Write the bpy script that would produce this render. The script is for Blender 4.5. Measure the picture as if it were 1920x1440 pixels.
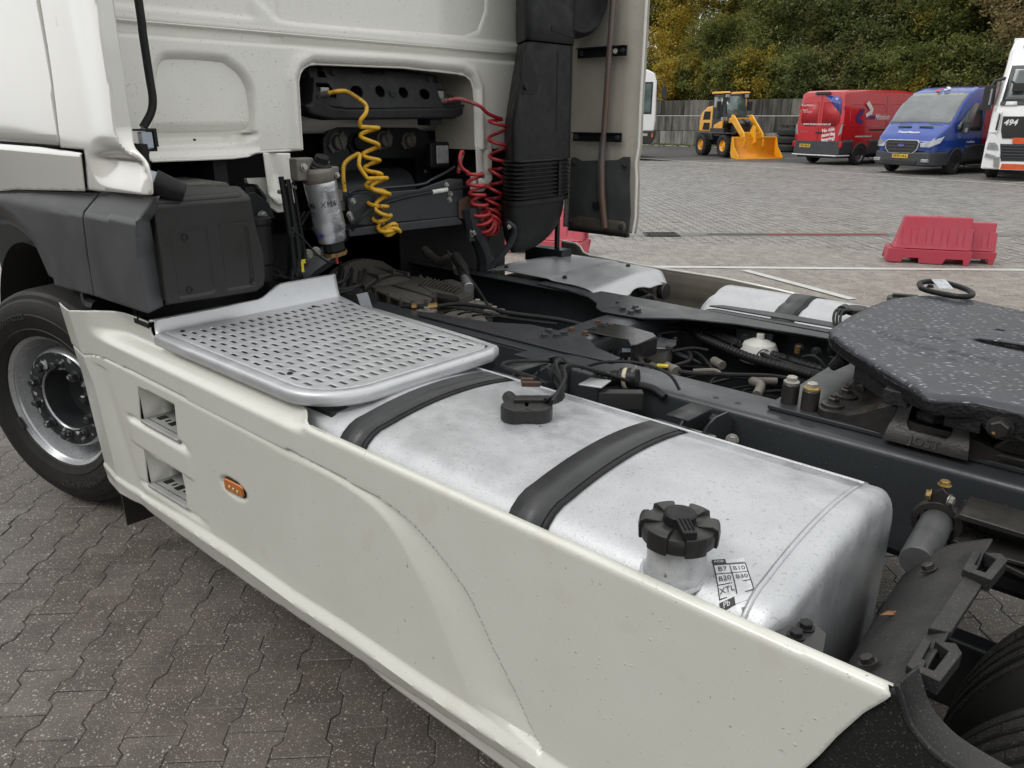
import bpy, bmesh, math, random
import numpy as np
from mathutils import Vector, Matrix, Quaternion

random.seed(7); np.random.seed(7)
R_ = math.radians
for o in list(bpy.data.objects): bpy.data.objects.remove(o)
scene = bpy.context.scene
COL = scene.collection

# ------------------------------------------------------------ camera, sky, sun
YAW, PITCH = R_(48.1), math.atan(505/1403.0)
cam_data = bpy.data.cameras.new('camera'); cam = bpy.data.objects.new('camera', cam_data); COL.objects.link(cam)
cam.location = (3.55, -0.88, 1.70)
cam.rotation_euler = (math.pi/2-PITCH, 0, math.pi/2-YAW)
cam_data.sensor_width = 36.0; cam_data.lens = 36.0*1403/1920
cam_data.clip_start = 0.05; cam_data.clip_end = 500
scene.camera = cam

world = bpy.data.worlds.new('World'); scene.world = world; world.use_nodes = True
wn = world.node_tree; wn.nodes.clear()
SUN_EL, SUN_AZ = R_(52), R_(200)      # sun direction: behind the camera, over its left shoulder
sky = wn.nodes.new('ShaderNodeTexSky'); sky.sky_type = 'NISHITA'; sky.sun_disc = False
sky.sun_elevation = SUN_EL; sky.sun_rotation = SUN_AZ; sky.air_density = 1.0; sky.dust_density = 3.0; sky.ozone_density = 1.0
hs = wn.nodes.new('ShaderNodeHueSaturation'); hs.inputs['Saturation'].default_value = 0.13
# overcast: cloud deck over the clear sky, brightest overhead
tc = wn.nodes.new('ShaderNodeTexCoord'); cn = wn.nodes.new('ShaderNodeTexNoise'); cn.inputs['Scale'].default_value = 2.2; cn.inputs['Detail'].default_value = 4
cr = wn.nodes.new('ShaderNodeValToRGB'); cr.color_ramp.elements[0].position = .3; cr.color_ramp.elements[0].color = (7.0, 7.15, 7.3, 1)
cr.color_ramp.elements[1].position = .7; cr.color_ramp.elements[1].color = (11.5, 11.5, 11.4, 1)
mx = wn.nodes.new('ShaderNodeMixRGB'); mx.inputs[0].default_value = 0.72
bg = wn.nodes.new('ShaderNodeBackground'); bg.inputs['Strength'].default_value = 0.118
wo = wn.nodes.new('ShaderNodeOutputWorld')
L = wn.links.new
L(sky.outputs[0], hs.inputs['Color']); L(tc.outputs['Generated'], cn.inputs['Vector']); L(cn.outputs['Fac'], cr.inputs[0])
L(hs.outputs[0], mx.inputs[1]); L(cr.outputs[0], mx.inputs[2]); L(mx.outputs[0], bg.inputs['Color']); L(bg.outputs[0], wo.inputs['Surface'])

sd = bpy.data.lights.new('sun', 'SUN'); sd.energy = 0.7; sd.angle = R_(25); sd.color = (1.0, .98, .95)
sun = bpy.data.objects.new('sun', sd); COL.objects.link(sun)
sdir = Vector((math.sin(SUN_AZ)*math.cos(SUN_EL), math.cos(SUN_AZ)*math.cos(SUN_EL), math.sin(SUN_EL)))
sun.rotation_euler = sdir.to_track_quat('Z', 'Y').to_euler(); sun.location = (0, 0, 20)

scene.render.engine = 'CYCLES'
scene.view_settings.view_transform = 'Standard'; scene.view_settings.look = 'None'
scene.view_settings.exposure = 0.28; scene.view_settings.gamma = 1.0; scene.view_settings.use_curve_mapping = False
scene.cycles.max_bounces = 8; scene.cycles.diffuse_bounces = 3; scene.cycles.glossy_bounces = 4

# ------------------------------------------------------------ materials
def mat(name, col, rough=.5, world=False, metal=0., coat=0., col2=None, nscale=8, namt=.5, detail=5,
        specks=None, bump=0., bscale=60, bdist=.002, rvar=0., stretch=None, spec=.5, drops=0., dust=0., dustcol=(.32, .3, .27), emit=None, alpha=None):
    """procedural material: base colour broken by noise, optional dark specks, dust on upward faces, droplets and fine bump"""
    m = bpy.data.materials.new(name); m.use_nodes = True; nt = m.node_tree; b = nt.nodes['Principled BSDF']; N = nt.nodes.new; K = nt.links.new
    b.inputs['Roughness'].default_value = rough; b.inputs['Metallic'].default_value = metal
    b.inputs['Coat Weight'].default_value = coat; b.inputs['Coat Roughness'].default_value = .08
    b.inputs['Specular IOR Level'].default_value = spec
    tco = N('ShaderNodeTexCoord'); vec = tco.outputs['Object']
    if world: gg = N('ShaderNodeNewGeometry'); vec = gg.outputs['Position']
    if stretch:
        mp = N('ShaderNodeMapping'); mp.inputs['Scale'].default_value = stretch; K(vec, mp.inputs['Vector']); svec = mp.outputs[0]
    else: svec = vec
    n = N('ShaderNodeTexNoise'); n.inputs['Scale'].default_value = nscale; n.inputs['Detail'].default_value = detail; n.inputs['Roughness'].default_value = .6; K(svec, n.inputs['Vector'])
    c2 = col2 if col2 else tuple(c*.8 for c in col)
    rp = N('ShaderNodeValToRGB'); rp.color_ramp.elements[0].position = .5-.25*namt; rp.color_ramp.elements[1].position = .5+.25*namt if col2 else .7
    rp.color_ramp.elements[0].color = (*c2, 1); rp.color_ramp.elements[1].color = (*col, 1); K(n.outputs['Fac'], rp.inputs[0])
    cur = rp.outputs[0]
    if specks:
        for (sc, th, scol, am) in specks:
            sn = N('ShaderNodeTexNoise'); sn.inputs['Scale'].default_value = sc; sn.inputs['Detail'].default_value = 2; K(vec, sn.inputs['Vector'])
            r2 = N('ShaderNodeValToRGB'); r2.color_ramp.elements[0].position = th; r2.color_ramp.elements[1].position = th+.03; K(sn.outputs['Fac'], r2.inputs[0])
            mu = N('ShaderNodeMath'); mu.operation = 'MULTIPLY'; mu.inputs[1].default_value = am; K(r2.outputs[0], mu.inputs[0])
            mi = N('ShaderNodeMixRGB'); mi.inputs[2].default_value = (*scol, 1); K(mu.outputs[0], mi.inputs[0]); K(cur, mi.inputs[1]); cur = mi.outputs[0]
    if dust:
        g = N('ShaderNodeNewGeometry'); sx = N('ShaderNodeSeparateXYZ'); K(g.outputs['Normal'], sx.inputs[0])
        dn = N('ShaderNodeTexNoise'); dn.inputs['Scale'].default_value = 14; dn.inputs['Detail'].default_value = 6; K(vec, dn.inputs['Vector'])
        a1 = N('ShaderNodeMath'); a1.operation = 'MULTIPLY'; K(sx.outputs['Z'], a1.inputs[0]); K(dn.outputs['Fac'], a1.inputs[1])
        a2 = N('ShaderNodeMath'); a2.operation = 'MULTIPLY'; a2.use_clamp = True; a2.inputs[1].default_value = dust*1.6; K(a1.outputs[0], a2.inputs[0])
        mi = N('ShaderNodeMixRGB'); mi.inputs[2].default_value = (*dustcol, 1); K(a2.outputs[0], mi.inputs[0]); K(cur, mi.inputs[1]); cur = mi.outputs[0]
    K(cur, b.inputs['Base Color'])
    if rvar:
        mr = N('ShaderNodeMapRange'); mr.inputs['To Min'].default_value = max(.03, rough-rvar); mr.inputs['To Max'].default_value = rough+rvar
        mr.inputs['From Min'].default_value = .3; mr.inputs['From Max'].default_value = .7; K(n.outputs['Fac'], mr.inputs['Value']); K(mr.outputs[0], b.inputs['Roughness'])
    last = None
    if bump:
        bn = N('ShaderNodeTexNoise'); bn.inputs['Scale'].default_value = bscale; bn.inputs['Detail'].default_value = 6; K(vec, bn.inputs['Vector'])
        bp = N('ShaderNodeBump'); bp.inputs['Strength'].default_value = bump; bp.inputs['Distance'].default_value = bdist; K(bn.outputs['Fac'], bp.inputs['Height']); last = bp
    if drops:
        vn = N('ShaderNodeTexVoronoi'); vn.inputs['Scale'].default_value = 75; vn.inputs['Randomness'].default_value = 1; K(vec, vn.inputs['Vector'])
        mm = N('ShaderNodeTexNoise'); mm.inputs['Scale'].default_value = 60; K(vec, mm.inputs['Vector'])
        r3 = N('ShaderNodeMapRange'); r3.inputs['From Min'].default_value = .0; r3.inputs['From Max'].default_value = .22; r3.inputs['To Min'].default_value = 1; r3.inputs['To Max'].default_value = 0; K(vn.outputs['Distance'], r3.inputs['Value'])
        r4 = N('ShaderNodeMapRange'); r4.inputs['From Min'].default_value = .55; r4.inputs['From Max'].default_value = .6; K(mm.outputs['Fac'], r4.inputs['Value'])
        m5 = N('ShaderNodeMath'); m5.operation = 'MULTIPLY'; K(r3.outputs[0], m5.inputs[0]); K(r4.outputs[0], m5.inputs[1])
        b2 = N('ShaderNodeBump'); b2.inputs['Strength'].default_value = drops; b2.inputs['Distance'].default_value = .003; K(m5.outputs[0], b2.inputs['Height'])
        if last: K(last.outputs[0], b2.inputs['Normal'])
        last = b2
    if last: K(last.outputs[0], b.inputs['Normal'])
    if emit: b.inputs['Emission Color'].default_value = (*emit[:3], 1); b.inputs['Emission Strength'].default_value = emit[3]
    if alpha is not None: b.inputs['Alpha'].default_value = alpha
    return m

DK = (.05, .045, .035)
cab_paint = mat('cream cab paint', (.78, .772, .705), .24, coat=.5, col2=(.74, .73, .665), nscale=5, namt=.9, specks=[(130, .68, (.36, .34, .28), .5), (260, .66, (.5, .48, .43), .45)], drops=1.0, bump=.03, bscale=9)
skirt_paint = mat('cream skirt paint', (.765, .768, .70), .28, coat=.5, col2=(.725, .725, .655), nscale=6, namt=1, specks=[(110, .735, (.2, .18, .14), .7), (210, .69, (.48, .47, .42), .5), (7, .66, (.70, .67, .57), .35)], drops=.45, bump=.06, bscale=140, dust=.14, dustcol=(.6, .56, .46))
door_paint = mat('cream glossy door paint', (.76, .75, .69), .09, coat=1, col2=(.74, .73, .67), nscale=2)
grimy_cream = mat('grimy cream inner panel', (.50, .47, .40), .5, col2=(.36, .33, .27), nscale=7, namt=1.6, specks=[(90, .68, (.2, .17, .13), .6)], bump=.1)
fender_grey = mat('grey fender plastic', (.085, .088, .092), .45, col2=(.07, .072, .076), nscale=5, bump=.25, bscale=900, bdist=.0006, rvar=.06)
black_plastic = mat('black plastic', (.008, .0085, .009), .5, spec=.28, col2=(.013, .0135, .014), nscale=20, namt=1, rvar=.12, bump=.15, bscale=300, dust=.025, specks=[(70, .70, (.06, .058, .053), .5)])
wet_black = mat('wet stained black plastic', (.013, .0135, .014), .36, spec=.4, col2=(.033, .032, .029), nscale=7, namt=1.3, rvar=.16, bump=.12, bscale=90, drops=.3, dust=.05)
dusty_plastic = mat('dusty mudguard plastic', (.013, .0135, .0145), .55, spec=.28, col2=(.024, .024, .0235), nscale=9, namt=1.4, bump=.4, bscale=200, specks=[(420, .655, (.24, .235, .22), .5)], rvar=.15, dust=.09)
chassis = mat('dark chassis paint', (.020, .024, .028), .34, spec=.45, col2=(.040, .044, .047), nscale=7, namt=1.2, rvar=.14, bump=.16, bscale=160, dust=.10, dustcol=(.15, .155, .16), specks=[(200, .70, (.13, .13, .12), .5)])
chassis_dark = mat('deep chassis paint', (.009, .011, .013), .45, spec=.4, col2=(.017, .019, .021), nscale=9, namt=1, rvar=.12, bump=.15, bscale=120)
rusty_brown = mat('rusty steel', (.10, .045, .025), .6, col2=(.05, .035, .03), nscale=25, namt=1.2, bump=.3)
cast_iron = mat('oily cast iron', (.030, .027, .024), .36, col2=(.016, .015, .014), nscale=14, namt=1.2, rvar=.15, bump=.35, bscale=150, dust=.06)
grease = mat('thick black grease', (.010, .010, .011), .45, spec=.4, col2=(.02, .02, .021), nscale=16, namt=1, rvar=.12, bump=.9, bscale=75, bdist=.006)
alu_tank = mat('weathered aluminium tank', (.64, .65, .66), .42, metal=.45, col2=(.45, .46, .475), nscale=13, namt=1.3, detail=9, specks=[(150, .64, (.30, .30, .29), .45), (330, .62, (.32, .32, .31), .45), (34, .75, (.10, .09, .08), .85)], rvar=.16, bump=.2, bscale=220)
alu_tread = mat('pressed aluminium tread', (.66, .67, .68), .38, metal=.4, col2=(.54, .55, .565), nscale=14, namt=1.2, rvar=.08, specks=[(100, .70, (.35, .34, .3), .5)], bump=.08, bscale=300)
alu_cover = mat('matt aluminium cover', (.53, .54, .55), .42, metal=.65, col2=(.42, .43, .44), nscale=8, namt=1.2, rvar=.1, specks=[(80, .71, (.3, .3, .28), .5)])
alu_filter = mat('scuffed silver filter can', (.60, .61, .63), .3, metal=.8, col2=(.40, .41, .42), nscale=12, namt=1.2, rvar=.12, specks=[(60, .72, (.05, .05, .05), .8)], bump=.5, bscale=16, bdist=.01)
cast_alu = mat('dirty cast aluminium', (.22, .205, .18), .6, metal=.2, col2=(.11, .10, .088), nscale=16, namt=1.2, bump=.4, bscale=120, dust=.3, dustcol=(.30, .275, .23))
gear_alu = mat('dusty gearbox housing', (.085, .078, .068), .7, col2=(.05, .046, .04), nscale=12, namt=1.2, bump=.3, bscale=140, dust=.3, dustcol=(.16, .145, .12))
steel = mat('zinc steel bolt', (.42, .41, .38), .4, metal=.7, col2=(.25, .24, .21), nscale=60, namt=1)
gold_nut = mat('yellow passivated nut', (.45, .30, .10), .4, metal=.6, col2=(.3, .2, .08), nscale=60)
strap_rubber = mat('tank strap', (.034, .035, .037), .42, col2=(.020, .021, .022), nscale=14, namt=1.1, rvar=.12, bump=.3, bscale=180, dust=.18, dustcol=(.14, .14, .14))
rubber = mat('tyre rubber', (.015, .015, .015), .62, spec=.35, col2=(.026, .0255, .024), nscale=10, namt=1.2, rvar=.1, bump=.2, bscale=200, dust=.04)
tread_rubber = mat('dusty tread rubber', (.022, .0215, .02), .6, spec=.35, col2=(.045, .043, .04), nscale=18, namt=1.2, rvar=.1, bump=.5, bscale=260, specks=[(260, .63, (.28, .27, .25), .5)])
rim_silver = mat('silver painted rim', (.55, .56, .57), .26, metal=.45, col2=(.42, .43, .44), nscale=7, namt=1, rvar=.08)
hub_dark = mat('chipped dark hub ring', (.032, .035, .037), .5, spec=.4, specks=[(28, .60, (.5, .5, .5), .8)], col2=(.036, .038, .04), nscale=8, namt=1, bump=.1)
yellow_hose = mat('yellow coiled hose', (.74, .43, .02), .36, col2=(.62, .34, .02), nscale=30, specks=[(55, .66, (.08, .05, .02), .85)], spec=.5)
red_hose = mat('red coiled hose', (.44, .035, .04), .34, col2=(.34, .025, .03), nscale=30, spec=.5)
amber = mat('amber lens', (.75, .22, .01), .12, coat=1, col2=(.45, .11, .005), nscale=45, namt=1)
glass_lens = mat('ribbed clear lens', (.62, .63, .62), .15, metal=.4, col2=(.35, .36, .36), nscale=60, namt=1, coat=1)
white_plastic = mat('white plastic', (.72, .72, .68), .4, col2=(.5, .49, .44), nscale=14, namt=1)
ivory = mat('ivory plastic cap', (.60, .55, .42), .4, col2=(.45, .4, .3), nscale=30)
frosted = mat('frosted blue lens', (.45, .50, .56), .3, col2=(.35, .4, .46), nscale=20)
yellow_tag = mat('yellow tag', (.75, .58, .03), .5)
brass = mat('brass fitting', (.35, .22, .08), .4, metal=.7, col2=(.2, .12, .05), nscale=40)
rust_stain = mat('rust stained tube', (.13, .13, .135), .4, metal=.3, col2=(.16, .085, .05), nscale=5, namt=.8, stretch=(1, 1, .6))
print_black = mat('black print', (.02, .02, .02), .5)
print_blue = mat('blue ink', (.06, .05, .35), .5)
sticker_white = mat('sticker film', (.72, .73, .74), .35)
leaf_dry = mat('dry brown leaf', (.30, .13, .04), .6, col2=(.18, .08, .03), nscale=60)
white_paint = mat('white paint', (.78, .78, .77), .4)
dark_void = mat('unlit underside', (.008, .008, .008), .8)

# ------------------------------------------------------------ mesh builder
OFF = [Vector((0, 0, 0))]          # origin of the thing being built
class MB:
    def __init__(s): s.v = []; s.f = []; s.m = []
    def add(s, vs, fs, mi=0):
        o = len(s.v); s.v += [tuple(p) for p in vs]; s.f += [tuple(i+o for i in f) for f in fs]; s.m += [mi]*len(fs); return s
    def box(s, c, d, rot=None, mi=0):
        x, y, z = (k/2 for k in d); c = Vector(c)
        vs = [Vector((i*x, j*y, k*z)) for k in (-1, 1) for j in (-1, 1) for i in (-1, 1)]
        if rot is not None:
            Mx = rot if isinstance(rot, Matrix) else Matrix.Rotation(rot, 3, 'Z')
            vs = [Mx @ v for v in vs]
        return s.add([c+v for v in vs], [(0, 2, 3, 1), (4, 5, 7, 6), (0, 1, 5, 4), (2, 6, 7, 3), (0, 4, 6, 2), (1, 3, 7, 5)], mi)
    def bx(s, x0, x1, y0, y1, z0, z1, mi=0): return s.box(((x0+x1)/2, (y0+y1)/2, (z0+z1)/2), (abs(x1-x0), abs(y1-y0), abs(z1-z0)), mi=mi)
    def tube(s, pts, r, n=10, caps=True, mi=0, closed=False):
        P = [Vector(p) for p in pts]; m = len(P); rs = r if hasattr(r, '__len__') else [r]*m
        T = [((P[min(i+1, m-1)]-P[max(i-1, 0)]) if not closed else (P[(i+1) % m]-P[i-1])).normalized() for i in range(m)]
        up = Vector((0, 0, 1)) if abs(T[0].z) < .9 else Vector((1, 0, 0)); u = T[0].cross(up).normalized()
        vs = []
        for i in range(m):
            u = (u-T[i]*u.dot(T[i])); u = u.normalized() if u.length > 1e-6 else T[i].orthogonal().normalized(); w = T[i].cross(u)
            for k in range(n):
                a = 2*math.pi*k/n; vs.append(P[i]+(u*math.cos(a)+w*math.sin(a))*rs[i])
        fs = [(i*n+k, i*n+(k+1) % n, (i+1)*n+(k+1) % n, (i+1)*n+k) for i in range(m-1) for k in range(n)]
        if closed: fs += [((m-1)*n+k, (m-1)*n+(k+1) % n, (k+1) % n, k) for k in range(n)]
        elif caps: fs += [tuple(range(n))[::-1], tuple((m-1)*n+k for k in range(n))]
        return s.add(vs, fs, mi)
    def cyl(s, p0, p1, r0, r1=None, n=20, mi=0): return s.tube([p0, p1], [r0, r1 if r1 is not None else r0], n, mi=mi)
    def lathe(s, prof, o, axis=(0, 0, 1), n=32, mi=0, a0=0, a1=2*math.pi, wob=None):
        ax = Vector(axis).normalized(); u = ax.orthogonal().normalized(); w = ax.cross(u); o = Vector(o); m = len(prof); full = abs(a1-a0-2*math.pi) < 1e-6
        cnt = n if full else n+1; vs = []
        for r, h in prof:
            for k in range(cnt):
                a = a0+(a1-a0)*k/n; rr = r*(wob(a, h) if wob else 1); vs.append(o+ax*h+(u*math.cos(a)+w*math.sin(a))*rr)
        fs = []
        for i in range(m-1):
            for k in range(n):
                k2 = (k+1) % cnt; fs.append((i*cnt+k, i*cnt+k2, (i+1)*cnt+k2, (i+1)*cnt+k))
        return s.add(vs, fs, mi)
    def prism(s, poly, ax, a, b, mi=0):
        """extrude 2-D polygon (listed in the two other axes' order) from a to b along ax"""
        i = 'xyz'.index(ax); oth = [k for k in range(3) if k != i]; vs = []
        for h in (a, b):
            for p in poly:
                q = [0, 0, 0]; q[i] = h; q[oth[0]] = p[0]; q[oth[1]] = p[1]; vs.append(q)
        n = len(poly); fs = [tuple(range(n))[::-1], tuple(range(n, 2*n))]+[(k, (k+1) % n, n+(k+1) % n, n+k) for k in range(n)]
        return s.add(vs, fs, mi)
    def grid(s, X, Y, Z, mi=0, mask=None):
        n, m = X.shape; o = len(s.v); s.v += list(zip(X.ravel().tolist(), Y.ravel().tolist(), Z.ravel().tolist()))
        c = 0
        for i in range(n-1):
            for j in range(m-1):
                if mask is None or mask[i, j]: s.f.append((o+i*m+j, o+i*m+j+1, o+(i+1)*m+j+1, o+(i+1)*m+j)); c += 1
        s.m += [mi]*c; return s
    def text(s, txt, T, size=.1, ext=.001, bend=None, bold=0., shear=0., mi=0, align='CENTER', sp=1.0):
        """lettering as geometry; T maps text plane (x right, y up, z out) to space"""
        cu = bpy.data.curves.new('t', 'FONT'); cu.body = txt; cu.size = size; cu.extrude = ext; cu.offset = bold; cu.shear = shear; cu.align_x = align; cu.align_y = 'CENTER'; cu.space_character = sp; cu.resolution_u = 3
        ob = bpy.data.objects.new('t', cu); me = ob.to_mesh(); vs = [Vector(v.co) for v in me.vertices]; fs = [tuple(p.vertices) for p in me.polygons]
        ob.to_mesh_clear(); bpy.data.objects.remove(ob); bpy.data.curves.remove(cu)
        if bend: vs = [bend(v) for v in vs]
        if T is not None: vs = [T @ v for v in vs]
        return s.add(vs, fs, mi)
    def build(s, name, mats, parent=None, bevel=0., smooth=35, seg=2, solid=0., subd=0, solid_off=-1):
        me = bpy.data.meshes.new(name); off = OFF[0]
        me.from_pydata([(x-off.x, y-off.y, z-off.z) for x, y, z in s.v], [], s.f)
        ms = mats if isinstance(mats, (list, tuple)) else [mats]
        for m in ms: me.materials.append(m)
        if len(ms) > 1: me.polygons.foreach_set('material_index', s.m)
        bm = bmesh.new(); bm.from_mesh(me); bmesh.ops.remove_doubles(bm, verts=bm.verts, dist=1e-5)
        bmesh.ops.recalc_face_normals(bm, faces=bm.faces); 
        loose = [v for v in bm.verts if not v.link_faces]; bmesh.ops.delete(bm, geom=loose, context='VERTS')
        bm.to_mesh(me); bm.free()
        me.polygons.foreach_set('use_smooth', [True]*len(me.polygons)); 
        if smooth < 179: me.set_sharp_from_angle(angle=R_(smooth))
        o = bpy.data.objects.new(name, me); COL.objects.link(o); o.parent = parent
        if solid: k = o.modifiers.new('solid', 'SOLIDIFY'); k.thickness = solid; k.offset = solid_off
        if bevel: k = o.modifiers.new('bevel', 'BEVEL'); k.width = bevel; k.segments = seg; k.limit_method = 'ANGLE'; k.angle_limit = R_(35); k.harden_normals = True
        return o

def tag(o, label=None, cat=None, group=None, kind=None):
    if label: o['label'] = label
    if cat: o['category'] = cat
    if group: o['group'] = group
    if kind: o['kind'] = kind
    return o
def thing(name, label, cat, loc=(0, 0, 0), rz=0, group=None):
    o = bpy.data.objects.new(name, None); COL.objects.link(o); o.location = loc; o.rotation_euler = (0, 0, rz); o.empty_display_size = .3
    return tag(o, label, cat, group)
def copy_tree(o, parent=None):
    c = o.copy(); COL.objects.link(c); c.parent = parent
    for ch in o.children: copy_tree(ch, c)
    return c
def arc(cx, cy, r, a0, a1, n=8): return [(cx+r*math.cos(R_(a0+(a1-a0)*i/n)), cy+r*math.sin(R_(a0+(a1-a0)*i/n))) for i in range(n+1)]
def spline(pts, n=8):
    P = [Vector(p) for p in pts]; out = []
    for i in range(len(P)-1):
        p0 = P[max(i-1, 0)]; p1 = P[i]; p2 = P[i+1]; p3 = P[min(i+2, len(P)-1)]
        for k in range(n):
            t = k/n; out.append(.5*((2*p1)+(p2-p0)*t+(2*p0-5*p1+4*p2-p3)*t*t+(3*p1-p0-3*p2+p3)*t**3))
    return out+[P[-1]]
def sstep(a, b, x): t = np.clip((x-a)/(b-a), 0, 1); return t*t*(3-2*t)
def poly_sd(poly, U, V):
    """signed distance (negative inside) and closest boundary point"""
    P = np.array(poly, float); Q = np.roll(P, -1, 0); x = U.ravel(); y = V.ravel()
    best = np.full(x.shape, 1e9); cx = np.zeros_like(x); cy = np.zeros_like(x); ins = np.zeros(x.shape, bool)
    for (ax, ay), (bx, by) in zip(P, Q):
        dx, dy = bx-ax, by-ay; L2 = dx*dx+dy*dy
        if L2 < 1e-12: continue
        t = np.clip(((x-ax)*dx+(y-ay)*dy)/L2, 0, 1); qx = ax+t*dx; qy = ay+t*dy; d = np.hypot(x-qx, y-qy); k = d < best
        best[k] = d[k]; cx[k] = qx[k]; cy[k] = qy[k]
        if ay != by:
            c = ((ay > y) != (by > y)) & (x < (bx-ax)*(y-ay)/(by-ay)+ax); ins ^= c
    return np.where(ins, -best, best).reshape(U.shape), cx.reshape(U.shape), cy.reshape(U.shape)
def sheet(mb, outline, res, fn, holes=(), us=None, vs=None, mi=0):
    """grid surface trimmed to an outline with holes; fn(u,v) -> x,y,z arrays"""
    P = np.array(outline); (u0, v0), (u1, v1) = P.min(0), P.max(0)
    ul = np.linspace(u0, u1, max(2, int((u1-u0)/res)+1)) if us is None else np.array(us)
    vl = np.linspace(v0, v1, max(2, int((v1-v0)/res)+1)) if vs is None else np.array(vs)
    U, V = np.meshgrid(ul, vl, indexing='ij'); Uc = (U[:-1, :-1]+U[1:, 1:])/2; Vc = (V[:-1, :-1]+V[1:, 1:])/2
    keep = poly_sd(outline, Uc, Vc)[0] < 0
    for k, pl in enumerate([outline]+list(holes)):
        if k: keep &= poly_sd(pl, Uc, Vc)[0] > 0
    KP = np.pad(keep, 1); nb = KP[:-1, :-1].astype(int)+KP[1:, :-1]+KP[:-1, 1:]+KP[1:, 1:]; edge = (nb > 0) & (nb < 4)
    for pl in [outline]+list(holes):
        d, cx, cy = poly_sd(pl, U, V); k = edge & (np.abs(d) < res*1.3)
        U = np.where(k, cx, U); V = np.where(k, cy, V)
    X, Y, Z = fn(U, V); return mb.grid(X+0*U, Y+0*U, Z+0*U, mi, keep)
_bolts = {}
def bolt(parent, p, ax, s, m, name='bolt', washer=True, stud=0.):
    """hexagonal bolt head with washer; meshes are shared between alike bolts"""
    key = (s, m.name, washer, stud)
    if key not in _bolts:
        k = MB(); z = 0
        if washer: k.lathe([(0, 0), (s*1.15, 0), (s*1.15, s*.16), (s*.8, s*.2), (0, s*.2)], (0, 0, 0), n=16); z = s*.18
        k.lathe([(0, z), (s*.88, z), (s*.88, z+s*.62), (s*.74, z+s*.75), (0, z+s*.75)], (0, 0, 0), n=6)
        if stud: k.lathe([(s*.45, z+s*.7), (s*.45, z+stud), (s*.3, z+stud+s*.1), (0, z+stud+s*.1)], (0, 0, 0), n=10)
        t = OFF[0]; OFF[0] = Vector((0, 0, 0)); ob = k.build('bolt', m, None, smooth=30); OFF[0] = t; _bolts[key] = ob.data; bpy.data.objects.remove(ob)
    o = bpy.data.objects.new(name, _bolts[key]); COL.objects.link(o); o.parent = parent; o.location = Vector(p)-OFF[0]
    q = Vector(ax).normalized().to_track_quat('Z', 'Y'); o.rotation_mode = 'QUATERNION'; o.rotation_quaternion = q @ Quaternion((0, 0, 1), random.uniform(0, 6))
    return o
def plane_T(o, right, up, flip=1):
    r = Vector(right).normalized(); u = Vector(up); u = (u-r*u.dot(r)).normalized(); n = r.cross(u)*flip
    return Matrix((( r.x, u.x, n.x, o[0]), (r.y, u.y, n.y, o[1]), (r.z, u.z, n.z, o[2]), (0, 0, 0, 1)))

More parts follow.
